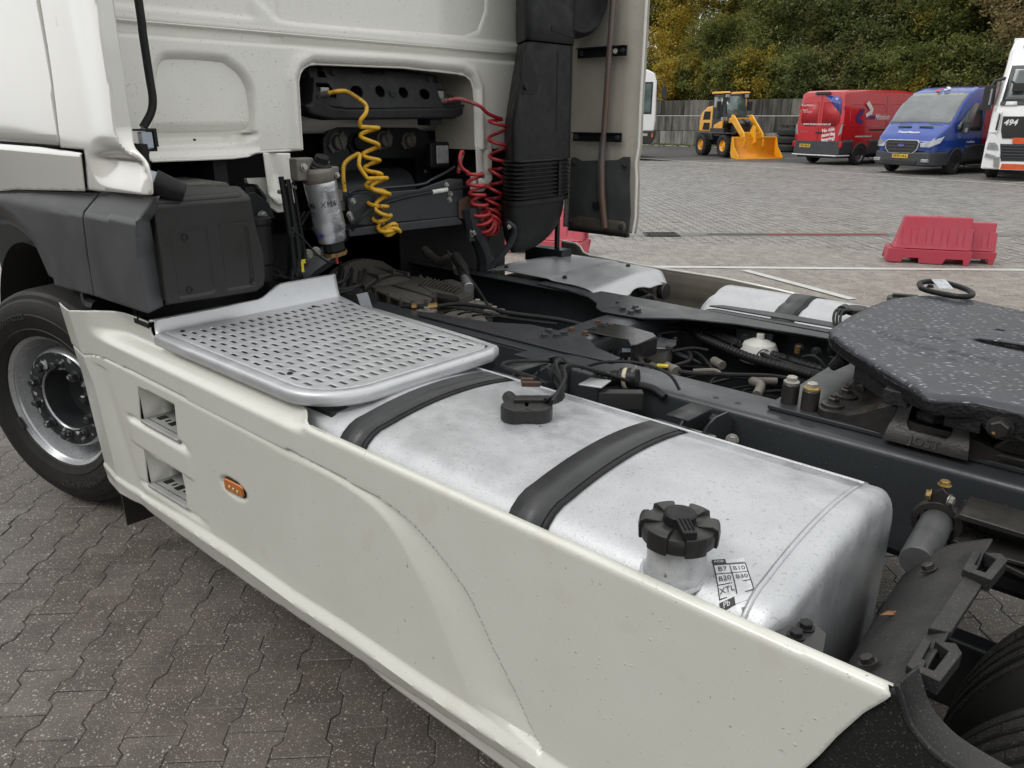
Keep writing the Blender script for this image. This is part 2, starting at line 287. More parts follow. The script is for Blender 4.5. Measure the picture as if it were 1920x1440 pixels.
# ============================================================ GROUND
def paver_material():
    m = bpy.data.materials.new('concrete paver with light aggregate'); m.use_nodes = True; nt = m.node_tree; b = nt.nodes['Principled BSDF']; N = nt.nodes.new; K = nt.links.new
    g = N('ShaderNodeNewGeometry'); tco = N('ShaderNodeTexCoord'); oi = N('ShaderNodeObjectInfo')
    pos = g.outputs['Position']
    big = N('ShaderNodeTexNoise'); big.inputs['Scale'].default_value = .55; big.inputs['Detail'].default_value = 4; K(pos, big.inputs['Vector'])
    med = N('ShaderNodeTexNoise'); med.inputs['Scale'].default_value = 7; med.inputs['Detail'].default_value = 6; K(pos, med.inputs['Vector'])
    fin = N('ShaderNodeTexNoise'); fin.inputs['Scale'].default_value = 180; fin.inputs['Detail'].default_value = 4; K(pos, fin.inputs['Vector'])
    ad = N('ShaderNodeMath'); ad.operation = 'ADD'; K(g.outputs['Random Per Island'], ad.inputs[0]); K(oi.outputs['Random'], ad.inputs[1])
    fr = N('ShaderNodeMath'); fr.operation = 'FRACT'; K(ad.outputs[0], fr.inputs[0])
    r1 = N('ShaderNodeValToRGB'); r1.color_ramp.elements[0].color = (.158, .134, .108, 1); r1.color_ramp.elements[1].color = (.212, .188, .158, 1); K(fr.outputs[0], r1.inputs[0])
    r2 = N('ShaderNodeMapRange'); r2.inputs['From Min'].default_value = .35; r2.inputs['From Max'].default_value = .68; r2.inputs['To Min'].default_value = .78; r2.inputs['To Max'].default_value = 1.12; K(med.outputs['Fac'], r2.inputs['Value'])
    m1 = N('ShaderNodeMixRGB'); m1.blend_type = 'MULTIPLY'; m1.inputs[0].default_value = 1; K(r1.outputs[0], m1.inputs[1]); K(r2.outputs[0], m1.inputs[2])
    r3 = N('ShaderNodeMapRange'); r3.inputs['From Min'].default_value = .3; r3.inputs['From Max'].default_value = .7; r3.inputs['To Min'].default_value = .7; r3.inputs['To Max'].default_value = 1.25; K(fin.outputs['Fac'], r3.inputs['Value'])
    m2 = N('ShaderNodeMixRGB'); m2.blend_type = 'MULTIPLY'; m2.inputs[0].default_value = 1; K(m1.outputs[0], m2.inputs[1]); K(r3.outputs[0], m2.inputs[2])
    cur = m2.outputs[0]
    for sc, th, c, am in ((50, .19, (.66, .62, .55), .9), (100, .27, (.58, .54, .48), .85), (200, .30, (.50, .47, .42), .8)):
        vo = N('ShaderNodeTexVoronoi'); vo.inputs['Scale'].default_value = sc; K(pos, vo.inputs['Vector'])
        vl = N('ShaderNodeSeparateColor'); K(vo.outputs['Color'], vl.inputs[0])
        a = N('ShaderNodeMath'); a.operation = 'LESS_THAN'; K(vo.outputs['Distance'], a.inputs[0]); a.inputs[1].default_value = th
        bb = N('ShaderNodeMath'); bb.operation = 'GREATER_THAN'; K(vl.outputs[0], bb.inputs[0]); bb.inputs[1].default_value = .60
        cc = N('ShaderNodeMath'); cc.operation = 'MULTIPLY'; K(a.outputs[0], cc.inputs[0]); K(bb.outputs[0], cc.inputs[1])
        dd = N('ShaderNodeMath'); dd.operation = 'MULTIPLY'; dd.inputs[1].default_value = am; K(cc.outputs[0], dd.inputs[0])
        mi = N('ShaderNodeMixRGB'); mi.inputs[2].default_value = (*c, 1); K(dd.outputs[0], mi.inputs[0]); K(cur, mi.inputs[1]); cur = mi.outputs[0]
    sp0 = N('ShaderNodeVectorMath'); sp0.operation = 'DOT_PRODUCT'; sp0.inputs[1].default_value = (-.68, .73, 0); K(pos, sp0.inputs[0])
    dry = N('ShaderNodeMapRange'); dry.inputs['From Min'].default_value = .5; dry.inputs['From Max'].default_value = 4.5; dry.inputs['To Min'].default_value = .78; dry.inputs['To Max'].default_value = 1.22; K(sp0.outputs['Value'], dry.inputs['Value'])  # paving darkened near the truck and lightened beyond: shade put into the colour
    mshade = N('ShaderNodeMixRGB'); mshade.blend_type = 'MULTIPLY'; mshade.inputs[0].default_value = 1; K(cur, mshade.inputs[1]); K(dry.outputs[0], mshade.inputs[2]); cur = mshade.outputs[0]
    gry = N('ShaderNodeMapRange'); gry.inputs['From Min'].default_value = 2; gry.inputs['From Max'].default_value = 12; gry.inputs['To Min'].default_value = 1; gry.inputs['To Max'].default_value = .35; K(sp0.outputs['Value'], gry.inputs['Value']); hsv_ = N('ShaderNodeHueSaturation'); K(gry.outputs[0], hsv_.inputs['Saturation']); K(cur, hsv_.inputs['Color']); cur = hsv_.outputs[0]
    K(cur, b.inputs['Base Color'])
    rr = N('ShaderNodeMapRange'); rr.inputs['From Min'].default_value = .35; rr.inputs['From Max'].default_value = .65; rr.inputs['To Min'].default_value = .68; rr.inputs['To Max'].default_value = .46; K(big.outputs['Fac'], rr.inputs['Value'])
    # the yard beyond the gutter lies wetter
    sp = N('ShaderNodeVectorMath'); sp.operation = 'DOT_PRODUCT'; sp.inputs[1].default_value = (-.68, .73, 0); K(pos, sp.inputs[0])
    wt = N('ShaderNodeMapRange'); wt.inputs['From Min'].default_value = 7.2; wt.inputs['From Max'].default_value = 11; wt.inputs['To Min'].default_value = 1; wt.inputs['To Max'].default_value = .92; K(sp.outputs['Value'], wt.inputs['Value'])
    rm = N('ShaderNodeMath'); rm.operation = 'MULTIPLY'; K(rr.outputs[0], rm.inputs[0]); K(wt.outputs[0], rm.inputs[1]); K(rm.outputs[0], b.inputs['Roughness'])
    b.inputs['Specular IOR Level'].default_value = .5
    bp = N('ShaderNodeBump'); bp.inputs['Strength'].default_value = .5; bp.inputs['Distance'].default_value = .0016; K(fin.outputs['Fac'], bp.inputs['Height']); K(bp.outputs[0], b.inputs['Normal'])
    return m
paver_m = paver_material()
bed_m = mat('wet jointing sand', (.012, .011, .009), .9, spec=.1, col2=(.02, .018, .015), nscale=20)
asphalt_m = mat('damp dark asphalt', (.095, .095, .095), .5, col2=(.06, .06, .061), nscale=.7, namt=1.2, rvar=.1, bump=.3, bscale=300)
line_m = mat('worn white road paint', (.66, .66, .63), .5, col2=(.40, .39, .36), nscale=9, namt=1.5, detail=9, specks=[(120, .64, (.2, .19, .17), .6)])
concrete_m = mat('wet concrete strip', (.20, .20, .19), .35, col2=(.13, .13, .12), nscale=3)

g = MB(); g.add([(-160, -90, -.014), (150, -90, -.014), (150, 180, -.014), (-160, 180, -.014)], [(0, 1, 2, 3)])
ground = tag(g.build('ground', bed_m), kind='structure')
ca = sa = math.sqrt(.5); PA, PB = .147, .2
ring = [(.0845, .0993), (.0845, .0620), (.0612, .0388), (.0612, -.0388), (.0845, -.0620), (.0845, -.0993)]
ring = ring+[(-a, -b) for a, b in ring]          # twelve-cornered interlocking block
def inset(r, d):
    out = []; n = len(r)
    for i in range(n):
        p, q, t = Vector(r[i-1]), Vector(r[i]), Vector(r[(i+1) % n]); e1 = (q-p).normalized(); e2 = (t-q).normalized()
        n1 = Vector((e1.y, -e1.x)); n2 = Vector((e2.y, -e2.x)); nn = (n1+n2).normalized(); k = d/max(.4, nn.dot(n1)); c = q+nn*k
        if c.length > q.length: c = q-nn*k
        out.append((c.x, c.y))
    return out
top = inset(ring, .0034); top_far = inset(ring, .0030)
def paver_parts(sides):
    vs = [(a, b, 0) for a, b in (top if sides else top_far)]; fs = [tuple(range(12))]
    if sides:
        vs += [(a, b, -.0028) for a, b in ring]+[(a, b, -.014) for a, b in ring]
        fs += [(k, (k+1) % 12, 12+(k+1) % 12, 12+k) for k in range(12)]+[(12+k, 12+(k+1) % 12, 24+(k+1) % 12, 24+k) for k in range(12)]
    return vs, fs
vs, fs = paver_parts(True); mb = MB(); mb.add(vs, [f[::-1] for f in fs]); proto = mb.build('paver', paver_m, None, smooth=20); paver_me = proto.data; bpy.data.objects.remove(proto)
Rc = cam.rotation_euler.to_matrix().transposed(); Fpx = 1403
cells = []
for k in range(-330, 340):
    a = .7927+k*PA
    for j in range(-230, 260):
        b = -1.177+j*PB+(PB/2 if k % 2 else 0); x = a*ca-b*sa; y = a*sa+b*ca
        dx, dy = x-3.55, y+.88; d = math.hypot(dx, dy)
        if d > 31 or (y > 22.2+(-x)*.30+3.8 and y > 20): continue
        h = -dx*.668+dy*.744; l = dx*.744+dy*.668
        if h < -.35: continue
        if abs(l) > abs(h)*.76+1.6: continue
        cells.append((d, x, y))
cells.sort()
def seen(x, y):
    p = Rc @ Vector((x-3.55, y+.88, -1.7)); 
    return p.z < 0 and -1040 < Fpx*p.x/-p.z < 1040 and -780 < Fpx*p.y/-p.z < 800
near = [c for c in cells if c[2] < .35-.0*c[1] and seen(c[1], c[2])][:300]; ns = set(near)
rest = [c for c in cells if c not in ns]
rot45 = Matrix.Rotation(R_(45), 4, 'Z')
for d, x, y in near:
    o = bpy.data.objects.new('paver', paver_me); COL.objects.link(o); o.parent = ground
    o.location = (x, y, random.uniform(-.0015, .0012)); o.rotation_euler = (random.gauss(0, .006), random.gauss(0, .006), R_(45)+random.gauss(0, .006))
V, Fc = [], []
for d, x, y in rest:
    sides = d < 11; vs, fs = paver_parts(sides); t = random.gauss(0, .006); cx, sx_ = math.cos(R_(45)+t), math.sin(R_(45)+t); tx, ty = random.gauss(0, .007), random.gauss(0, .007); z0 = random.uniform(-.0015, .0012); o = len(V)
    V += [(x+a*cx-b*sx_, y+a*sx_+b*cx, z+z0+a*tx+b*ty) for a, b, z in vs]; Fc += [tuple(i+o for i in f[::-1]) for f in fs]
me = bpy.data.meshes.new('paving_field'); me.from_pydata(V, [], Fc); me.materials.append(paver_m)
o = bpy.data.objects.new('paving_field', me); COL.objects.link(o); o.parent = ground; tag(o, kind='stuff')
if me.polygons[0].normal.z < 0: me.flip_normals()

def strip(name, pts, w, z, m, label=None, cat=None, **kw):
    mb = MB(); P = [Vector((p[0], p[1], 0)) for p in pts]
    for p, q in zip(P, P[1:]):
        t = (q-p).normalized(); n = Vector((-t.y, t.x, 0))*w/2; steps = max(1, int((q-p).length/.25)); c = []
        for i in range(steps+1):
            e = p+(q-p)*i/steps; c += [e+n*random.uniform(.93, 1.03)+Vector((0, 0, z)), e-n*random.uniform(.93, 1.03)+Vector((0, 0, z))]
        mb.add(c, [(2*i, 2*i+1, 2*i+3, 2*i+2) for i in range(steps)])
    o = mb.build(name, m, kw.get('parent')); tag(o, label, cat, kind='structure'); return o
strip('parking_line', [(-1.95, 6.10), (6.6, 13.1)], .12, .005, line_m)
strip('parking_line', [(-.177, 7.31), (1.25, 6.66)], .11, .009, line_m)
strip('parking_line', [(-21.5, 29.2), (-13.98, 26.72), (.14, 22.45), (12, 18.9)], .13, .006, line_m)
# damp asphalt bays behind the line
mb = MB(); mb.add([(-60, 41.6, -.006), (-13.98, 26.82, -.006), (.14, 22.55, -.006), (40, 10.5, -.006), (60, 80, -.006), (-60, 80, -.006)], [(0, 1, 2, 3, 4, 5)])
tag(mb.build('asphalt', asphalt_m), kind='structure')
for a, b in (((-11.7, 26.1), (-8.4, 33.0)), ((-3.9, 24.0), (-1.0, 30.5)), ((-7.5, 24.9), (-4.6, 31.5)), ((-.4, 22.7), (2.4, 29.5)), ((-15.4, 27.3), (-12.4, 34)), ((3.3, 21.5), (6, 28.5))):
    strip('bay_line', [a, b], .11, .002, line_m)
strip('gutter', [(-4.6, 7.1), (-1.55, 9.82), (.17, 11.35), (8, 18.3)], .30, .005, concrete_m)
gdir = Vector((.745, .667, 0))
mb = MB(); c0 = Vector((-1.18, 10.15, .011)); c1 = Vector((.16, 11.35, .011)); n_ = Vector((-gdir.y, gdir.x, 0))*.06  # dull red strip, then an olive one, laid along the gutter
mb.add([c0+n_, c0-n_, c1-n_, c1+n_], [(0, 1, 2, 3)])
tag(mb.build('gutter_strip', mat('dull red', (.36, .04, .045), .4, col2=(.25, .04, .04), nscale=4)), kind='structure')
mb = MB(); c0 = Vector((-1.86, 9.54, .010)); c1 = Vector((-1.19, 10.14, .010))
mb.add([c0+n_, c0-n_, c1-n_, c1+n_], [(0, 1, 2, 3)])
tag(mb.build('gutter_strip', mat('dull olive', (.07, .08, .05), .4)), kind='structure')
# drain grate in the gutter
t = thing('drain_grate', 'small dark slotted drain grate set in the gutter strip across the yard', 'drain', (-2.35, 9.05, .006), math.atan2(gdir.y, gdir.x)); OFF[0] = Vector((0, 0, 0))
iron = mat('grate iron', (.05, .05, .05), .5, metal=.4)
fb = MB(); fb.bx(-.25, .25, -.17, -.14, 0, .014); fb.bx(-.25, .25, .14, .17, 0, .014); fb.bx(-.25, -.22, -.14, .14, 0, .014); fb.bx(.22, .25, -.14, .14, 0, .014); fb.build('frame', iron, t)
fb = MB(); fb.add([(-.22, -.14, .001), (.22, -.14, .001), (.22, .14, .001), (-.22, .14, .001)], [(0, 1, 2, 3)]); fb.build('pit', dark_void, t)
for i in range(8):
    fb = MB(); x = -.19+i*.054; fb.box((x, 0, .009), (.018, .27, .008), R_(24)); fb.build('bar', iron, t)

# ============================================================ THE TRACTOR UNIT
truck = thing('truck_tractor', 'cream white tractor unit with bare chassis, fifth wheel and coiled air hoses behind its cab', 'truck', (1.9, 1.25, 0))
OFF[0] = Vector((1.9, 1.25, 0)); T = truck
ip = np.interp
# ---- near side skirt
CR = [(p.x, p.y) for p in spline([(x, z, 0) for x, z in [(.50, .892), (.682, .890), (.80, .912), (.97, .9205), (1.8, .9205), (1.983, .9205), (2.155, .923), (2.309, .919), (2.401, .913), (2.486, .892), (2.565, .851), (2.64, .798), (2.712, .70), (2.76, .64), (2.815, .561), (2.84, .535)]], 6)]
CL = [(p.x, p.y) for p in spline([(x, z, 0) for x, z in [(.50, .884), (.682, .882), (.80, .904), (.97, .912), (1.8, .910), (1.98, .905), (2.1, .909), (2.206, .911), (2.335, .895), (2.414, .860), (2.479, .795), (2.527, .737), (2.579, .65), (2.648, .537)]], 6)]
BAND = CR+CL[::-1]
def line_d(L_, X, Z):
    d = poly_sd(L_+L_[::-1], X, Z); return np.abs(d[0]), d[1], d[2]
def skirt_f(X, Z):
    sdb = poly_sd(BAND, X, Z)[0]; dr, cx, cz = line_d(CR, X, Z); sn = (dr < .0038) & (sdb < .004) & (X > 1.0); X = np.where(sn, cx, X); Z = np.where(sn, cz, Z)
    sdb = poly_sd(BAND, X, Z)[0]; dr = np.where(sn, 0, line_d(CR, X, Z)[0]); dl = line_d(CL, X, Z)[0]
    A = .006+.020*sstep(1.9, 2.5, X)-.012*sstep(.60, .53, Z)*(X > 2.4); inb = (sdb < 0) | sn
    y = np.where(inb, A*(dl/(dl+dr+1e-6))**1.15, 0)
    # rolled-in upper edge
    fade = sstep(.78, 1.02, X)*(1-sstep(2.02, 2.12, X)); y = y+fade*.055*sstep(.982, 1.022, Z)
    zt_ = ip(X, [2.05, 2.2, 2.9, 3.2, 3.4], [1.0115, 1.011, 1.014, 1.015, 1.018]); q_ = np.clip((Z-(zt_-.013))/.013, 0, 1); y = y+(X > 2.02)*(1-fade)*.011*(1-np.sqrt(np.clip(1-q_*q_, 0, 1)))
    # wrap towards the front wheel
    xc = ip(Z, [.42, .78, .895, 1.043], [.80, .752, .686, .636]); y = y+np.maximum(0, xc-X)*.14
    y = y+.005*np.exp(-((X-ip(Z, [.4, 1.0], [1.0, .80]))/.05)**2)*(Z < .88)
    # ledge along the bottom: bright upper face, dark facet, plain lower edge
    zU = ip(X, [.607, .825, 1.012, 1.349, 1.67, 1.994, 2.217, 2.48, 2.641, 2.82, 3.4], [.428, .444, .450, .480, .496, .497, .510, .514, .522, .534, .56]); dz = ip(X, [.6, 1.05, 1.37, 3.4], [.010, .014, .021, .024]); la = ip(X, [.6, 1.05, 1.5], [.007, .013, .021])
    zD = ip(X, [.6, 1.4, 2.0, 2.2, 2.476, 2.73, 3.4], [.385, .405, .42, .429, .449, .461, .49]); s1 = np.clip((zU-Z)/dz, 0, 1); s2 = np.clip((zU-dz-Z)/np.maximum(zU-dz-zD, .01), 0, 1); s3 = np.clip((zD-Z)/.006, 0, 1)
    y = y-la*s1+la*.7*s2+.012*s3*(X > 1.9)+(X > 1.9)*np.clip(zD-Z, 0, 1)*.12
    # scoops beside the steps
    for zc, x1 in ((.745, 1.47), (.500, 1.555)): y = y+.014*np.clip(1-np.abs(Z-zc-.03*(X-1.2))/.016, 0, 1)*sstep(.99, 1.06, X)*(1-sstep(1.39, x1, X))
    y = y-.006*sstep(.98, 1.06, X)*(1-sstep(1.43, 1.475, X))*sstep(.645, .655, Z)*(1-sstep(.728, .740, Z))
    r = np.hypot((X-1.708)/.078, (Z-.709)/.032); y = y+.008*(1-sstep(.80, 1.05, r))
    return X, y, Z
def skirt_y(X, Z): return skirt_f(X, Z)[1]
so = [(.476, 1.043), (.56, 1.041), (.636, 1.043), (.75, 1.062), (.85, 1.077), (.934, 1.084), (1.08, 1.087), (1.165, 1.087), (1.178, 1.075), (1.187, 1.05), (1.205, 1.034), (1.25, 1.028), (1.5, 1.026), (1.78, 1.024), (2.02, 1.023), (2.05, 1.0195), (2.09, 1.014), (2.12, 1.011), (2.16, 1.0108), (2.2, 1.011),
      (2.9, 1.014), (3.2, 1.015), (3.395, 1.018), (3.402, 1.010), (3.376, .969), (3.35, .912), (3.332, .865), (3.317, .832), (3.29, .74), (3.275, .62), (3.27, .5), (3.27, .40),
      (2.71, .402), (2.542, .402), (2.42, .399), (2.364, .400), (2.31, .404), (2.271, .412), (2.24, .425), (2.2, .428), (2.0, .419), (1.745, .408), (1.437, .400), (1.176, .396), (.977, .391), (.778, .368), (.70, .360), (.64, .354), (.618, .362), (.607, .40), (.604, .43), (.585, .54), (.570, .66), (.562, .76), (.536, .885), (.523, .894)]
pk1 = [(1.148, .879), (1.405, .884), (1.387, .750), (1.115, .744)]; pk2 = [(1.104, .640), (1.392, .654), (1.372, .512), (1.078, .494)]
sk = MB(); sheet(sk, so, .0052, skirt_f, [pk1, pk2])
skirt = sk.build('side_skirt', skirt_paint, T, solid=.004, smooth=50, solid_off=1)
k_ = skirt.modifiers['solid']; k_.offset = 0
ep = spline([(2.11, 0, 1.0112), (2.2, 0, 1.011), (2.9, 0, 1.014), (3.2, 0, 1.015), (3.400, 0, 1.018)], 10); n = len(ep); edge = MB()
edge.add([(p.x, .0105, p.z) for p in ep]+[(p.x, .017, p.z-.0005) for p in ep]+[(p.x, .020, p.z-.004) for p in ep]+[(p.x, .020, p.z-.03) for p in ep], [(k*n+i, k*n+i+1, (k+1)*n+i+1, (k+1)*n+i) for k in range(3) for i in range(n-1)]); edge.build('top_flange', skirt_paint, skirt, smooth=70)
for pk in (pk1, pk2):
    q = [Vector((x, 0, z)) for x, z in pk]; c = sum(q, Vector())/4; yb = .16; mb = MB()
    f = [Vector((p.x, float(skirt_y(np.array([p.x]), np.array([p.z]))[0])-.001, p.z)) for p in q]; bk = [Vector((c.x+(p.x-c.x)*.96, yb, p.z+.0)) for p in q]
    mb.add(f+bk, [(k, (k+1) % 4, 4+(k+1) % 4, 4+k) for k in range(4)])
    mb.build('step_recess', skirt_paint, skirt, solid=.002)
    mb = MB(); mb.add(bk, [(0, 1, 2, 3)]); mb.build('recess_back', mat('recess back', (.20, .195, .18), .5), skirt)
    # tread plate on the recess floor
    lft, rgt = q[3], q[2]; mb = MB(); x0, x1 = lft.x+.004, rgt.x-.002; zz = lambda x: lft.z+(rgt.z-lft.z)*(x-lft.x)/(rgt.x-lft.x)
    mb.prism([(x0, zz(x0)+.001), (x1, zz(x1)+.001), (x1, zz(x1)+.013), (x0, zz(x0)+.013)], 'y', -.004, .15)
    st = mb.build('step_plate', mat('grey step plastic', (.42, .42, .41), .45), skirt, bevel=.004)
    mb = MB()
    for i in range(3):
        xx = x0+.045+i*.083
        for dx, w in ((0, .030), (.042, .010)): 
            if xx+dx < x1-.012: mb.box((xx+dx, .052, zz(xx+dx)+.0136), (w, .03 if w > .02 else .018, .0016), mi=0)
    for i in range(15): mb.box((x0+.02+i*.016, .018, zz(x0+.02+i*.016)+.0134), (.006, .004, .0016))
    mb.build('grip_pattern', black_plastic, skirt)['kind'] = 'stuff'
mb = MB(); mb.prism([(1.652, .690), (1.66, .684), (1.752, .692), (1.765, .70), (1.766, .728), (1.757, .735), (1.66, .729), (1.651, .722)], 'y', .001, .014)
mb.build('marker_bezel', black_plastic, skirt, bevel=.003)
mb = MB(); mb.prism([(1.656, .693), (1.663, .688), (1.751, .696), (1.761, .703), (1.762, .726), (1.754, .732), (1.662, .726), (1.655, .72)], 'y', -.004, .006); ml = mb.build('side_marker_lamp', amber, T, bevel=.005, seg=3)
mb = MB()
for i in range(3): mb.lathe([(0, 0), (.005, 0), (.004, .002), (0, .003)], (1.69+i*.022, -.0045, .709), (0, -1, 0), 10)
mb.build('led', mat('lamp led', (.9, .6, .2), .2, coat=1), ml)
bolt(T, (1.10, .06, 1.085), (0, -.3, 1), .010, black_plastic, 'fastener'); bolt(T, (1.155, .06, 1.075), (0, -.3, 1), .010, black_plastic, 'fastener')
mb = MB(); mb.bx(1.07, 1.18, .05, .085, 1.065, 1.082); mb.build('skirt_bracket', black_plastic, T, bevel=.003)

# ---- tread plate
def tread_z(X, Y):
    z = np.full_like(X, 1.065)
    d_out = np.minimum(Y-.030, 2.142-X)
    cx, cy, r = 2.142-.17, .030+.17, .17; dc = r-np.hypot(X-cx, Y-cy); d_out = np.where((X > cx) & (Y < cy), dc, d_out)
    z -= .030*(1-np.sqrt(np.clip(1-(1-np.clip(d_out/.028, 0, 1))**2, 0, 1)))
    return z
R0 = .17; tp = [(1.262, .72), (1.262, .030)]+[(2.142-R0+p[0], .030+R0+p[1]) for p in arc(0, 0, R0, -90, 0, 10)]+[(2.146, .60), (2.12, .645), (1.45, .69)]
slots = []; sx, sy, lx, ly = 1.275, .087, .034, .0115
us = [1.262]; 
for i in range(14):
    a = sx-.0155+i*.0600; us += [a, a+.008, a+.026, a+lx]; 
    if i < 13: us += [a+lx+.010, a+lx+.02]
us += [2.105, 2.116, 2.122, 2.128, 2.133, 2.137, 2.140, 2.142]+list(np.arange(1.975, 2.10, .009))
vv = [.030, .031, .033, .036, .040, .046, .053, .062, .072]
for j in range(20):
    a = sy-.0046+j*.0320; vv += [a, a+ly, a+.02]
vv = sorted(vv+list(np.arange(.08, .2, .009)))+[.71, .72]
us = sorted(us)
tpi = [(1.262, .72), (1.262, .058)]+[(2.142-R0+p[0], .030+R0+p[1]) for p in arc(0, 0, R0-.028, -90, 0, 14)]+[(2.116, .60), (2.095, .625), (1.45, .672)]
us = sorted(us+[2.114-.0], key=float); U, Vg = np.meshgrid(us, vv, indexing='ij'); Uc = (U[:-1, :-1]+U[1:, 1:])/2; Vc = (Vg[:-1, :-1]+Vg[1:, 1:])/2
d, cx_, cy_ = poly_sd(tpi, Uc, Vc); keep = d < 0
hi, hj = (Uc-(sx-.0155))/.06, (Vc-(sy-.0046))/.032; fi, fj = hi-np.floor(hi), hj-np.floor(hj)
inslot = (fi < lx/.06) & (fj < ly/.032) & (hi > 0) & (hi < 14) & (hj > 0) & (hj < 20)
sc_x = sx-.0155+np.floor(hi)*.06+lx/2; sc_y = sy-.0046+np.floor(hj)*.032+ly/2; inslot &= poly_sd(tpi, sc_x, sc_y)[0] < -.018
keep0 = keep | inslot; keep &= ~inslot
D, CX, CY = poly_sd(tpi, U, Vg); KP = np.pad(keep0, 1); nb = KP[:-1, :-1].astype(int)+KP[1:, :-1]+KP[:-1, 1:]+KP[1:, 1:]; ed = (nb > 0) & (nb < 4) & (np.abs(D) < .02)
U2 = np.where(ed, CX, U); V2 = np.where(ed, CY, Vg)
mb = MB(); mb.grid(U2, V2, np.full_like(U2, 1.065), 0, keep)
oe = [(1.262, .030), (1.5, .030), (1.8, .030)]+[(2.142-R0+p[0], .030+R0+p[1]) for p in arc(0, 0, R0, -90, 0, 24)]+[(2.144, .35), (2.146, .5), (2.146, .60), (2.12, .652), (2.0, .668), (1.45, .70)]
rows = []; n = len(oe)
for ins, dz in ((.0285, 0), (.012, 0), (.0065, -.0012), (.0022, -.005), (.0005, -.011), (0, -.020), (.001, -.030)):
    r = []
    for i, p in enumerate(oe):
        q = Vector(oe[min(i+1, n-1)])-Vector(oe[max(i-1, 0)]); nn_ = Vector((-q.y, q.x)).normalized(); c = Vector(p)+nn_*ins; r.append((c.x, c.y, 1.0652+dz))
    rows.append(r)
mb.add([p for r in rows for p in r], [(i*n+k, i*n+k+1, (i+1)*n+k+1, (i+1)*n+k) for i in range(len(rows)-1) for k in range(n-1)])
tread = mb.build('tread_plate', alu_tread, T, solid=.003, smooth=50, solid_off=1)
# raised lip against the cab, higher towards the frame
def lip(U, V):
    h = .040+.042*sstep(.40, .50, V); t = U; ang = t*math.pi/2*1.0
    x = 1.262-.018*np.sin(ang)-.004*t; z = 1.065+h*sstep(0, 1, t*.9)+.0*V; return x, V, z
mb = MB(); u = np.linspace(0, 1, 14); v = np.linspace(.036, .72, 40); U, Vg = np.meshgrid(u, v, indexing='ij'); X, Y, Z = lip(U, Vg)
Y = np.where(V_ := (Vg < .06), .036+(Vg-.036)*(1)+.012*U, Vg); mb.grid(X, Y, Z)
h = .040+.042*sstep(.40, .50, v); zt = 1.065+h*float(sstep(0, 1, np.array(.9))); mb.grid(np.array([[1.240]*40, [1.232]*40, [1.222]*40]), np.array([v, v, v]), np.array([zt, zt+.003, zt-.004]))
mb.build('tread_lip', alu_tread, tread, solid=.004, smooth=60)
for x, y in ((1.298, .103), (1.898, .100), (1.928, .55), (1.330, .556)): bolt(tread, (x, y, 1.066), (0, 0, 1), .0085, black_plastic, 'rivet', washer=False)
mb = MB(); mb.bx(1.27, 2.10, .08, .66, .99, 1.02); mb.build('tread_support', chassis_dark, tread)

# ---- fuel tank, near side
def tank_ring(x, y0, y1, z0, z1, r, n=6, topbow=.02, s=1.0):
    cy, cz = (y0+y1)/2, (z0+z1)/2; pts = []
    for (ax, az, a) in ((y1-r, z1-r, 0), (y0+r, z1-r, 90), (y0+r, z0+r, 180), (y1-r, z0+r, 270)):
        for i in range(n+1): t = R_(a+90*i/n); pts.append((ax+r*math.cos(t), az+r*math.sin(t)))
    full = []
    for i, p in enumerate(pts):
        q = pts[(i+1) % len(pts)]; full.append(p); L_ = math.hypot(q[0]-p[0], q[1]-p[1])
        if L_ > .1:
            for k in range(1, 12):
                t = k/12; yy, zz_ = p[0]+(q[0]-p[0])*t, p[1]+(q[1]-p[1])*t
                if zz_ > cz and abs(p[1]-q[1]) < .02: zz_ += topbow*4*t*(1-t)
                full.append((yy, zz_))
    return [(x, cy+(y-cy)*s, cz+(z-cz)*s) for y, z in full]
def tank(name, x0, x1, y0, y1, z0, z1, r, m, parent):
    mb = MB(); re = .032; st = []
    for i in range(7): a = R_(90*i/6); st.append((x0+re-re*math.cos(a), 1-(re*(1-math.sin(a)))/.32))
    st += [(x0+re+.02+(x1-x0-2*re-.04)*i/24, 1) for i in range(25)]
    for i in range(7): a = R_(90*(6-i)/6); st.append((x1-re+re*math.cos(a), 1-(re*(1-math.sin(a)))/.32))
    rings = [tank_ring(x, y0, y1, z0, z1, r, s=s) for x, s in st]; n = len(rings[0]); vs = [p for q in rings for p in q]
    fs = [(i*n+k, i*n+(k+1) % n, (i+1)*n+(k+1) % n, (i+1)*n+k) for i in range(len(rings)-1) for k in range(n)]+[tuple(range(n)), tuple((len(rings)-1)*n+k for k in range(n))[::-1]]
    mb.add(vs, fs); return mb.build(name, m, parent, smooth=45)
TY0, TY1, TZ0, TZ1, TR = .036, .632, .40, 1.018, .085
ft = tank('fuel_tank', 1.62, 3.238, TY0, TY1, TZ0, TZ1, TR, alu_tank, T)
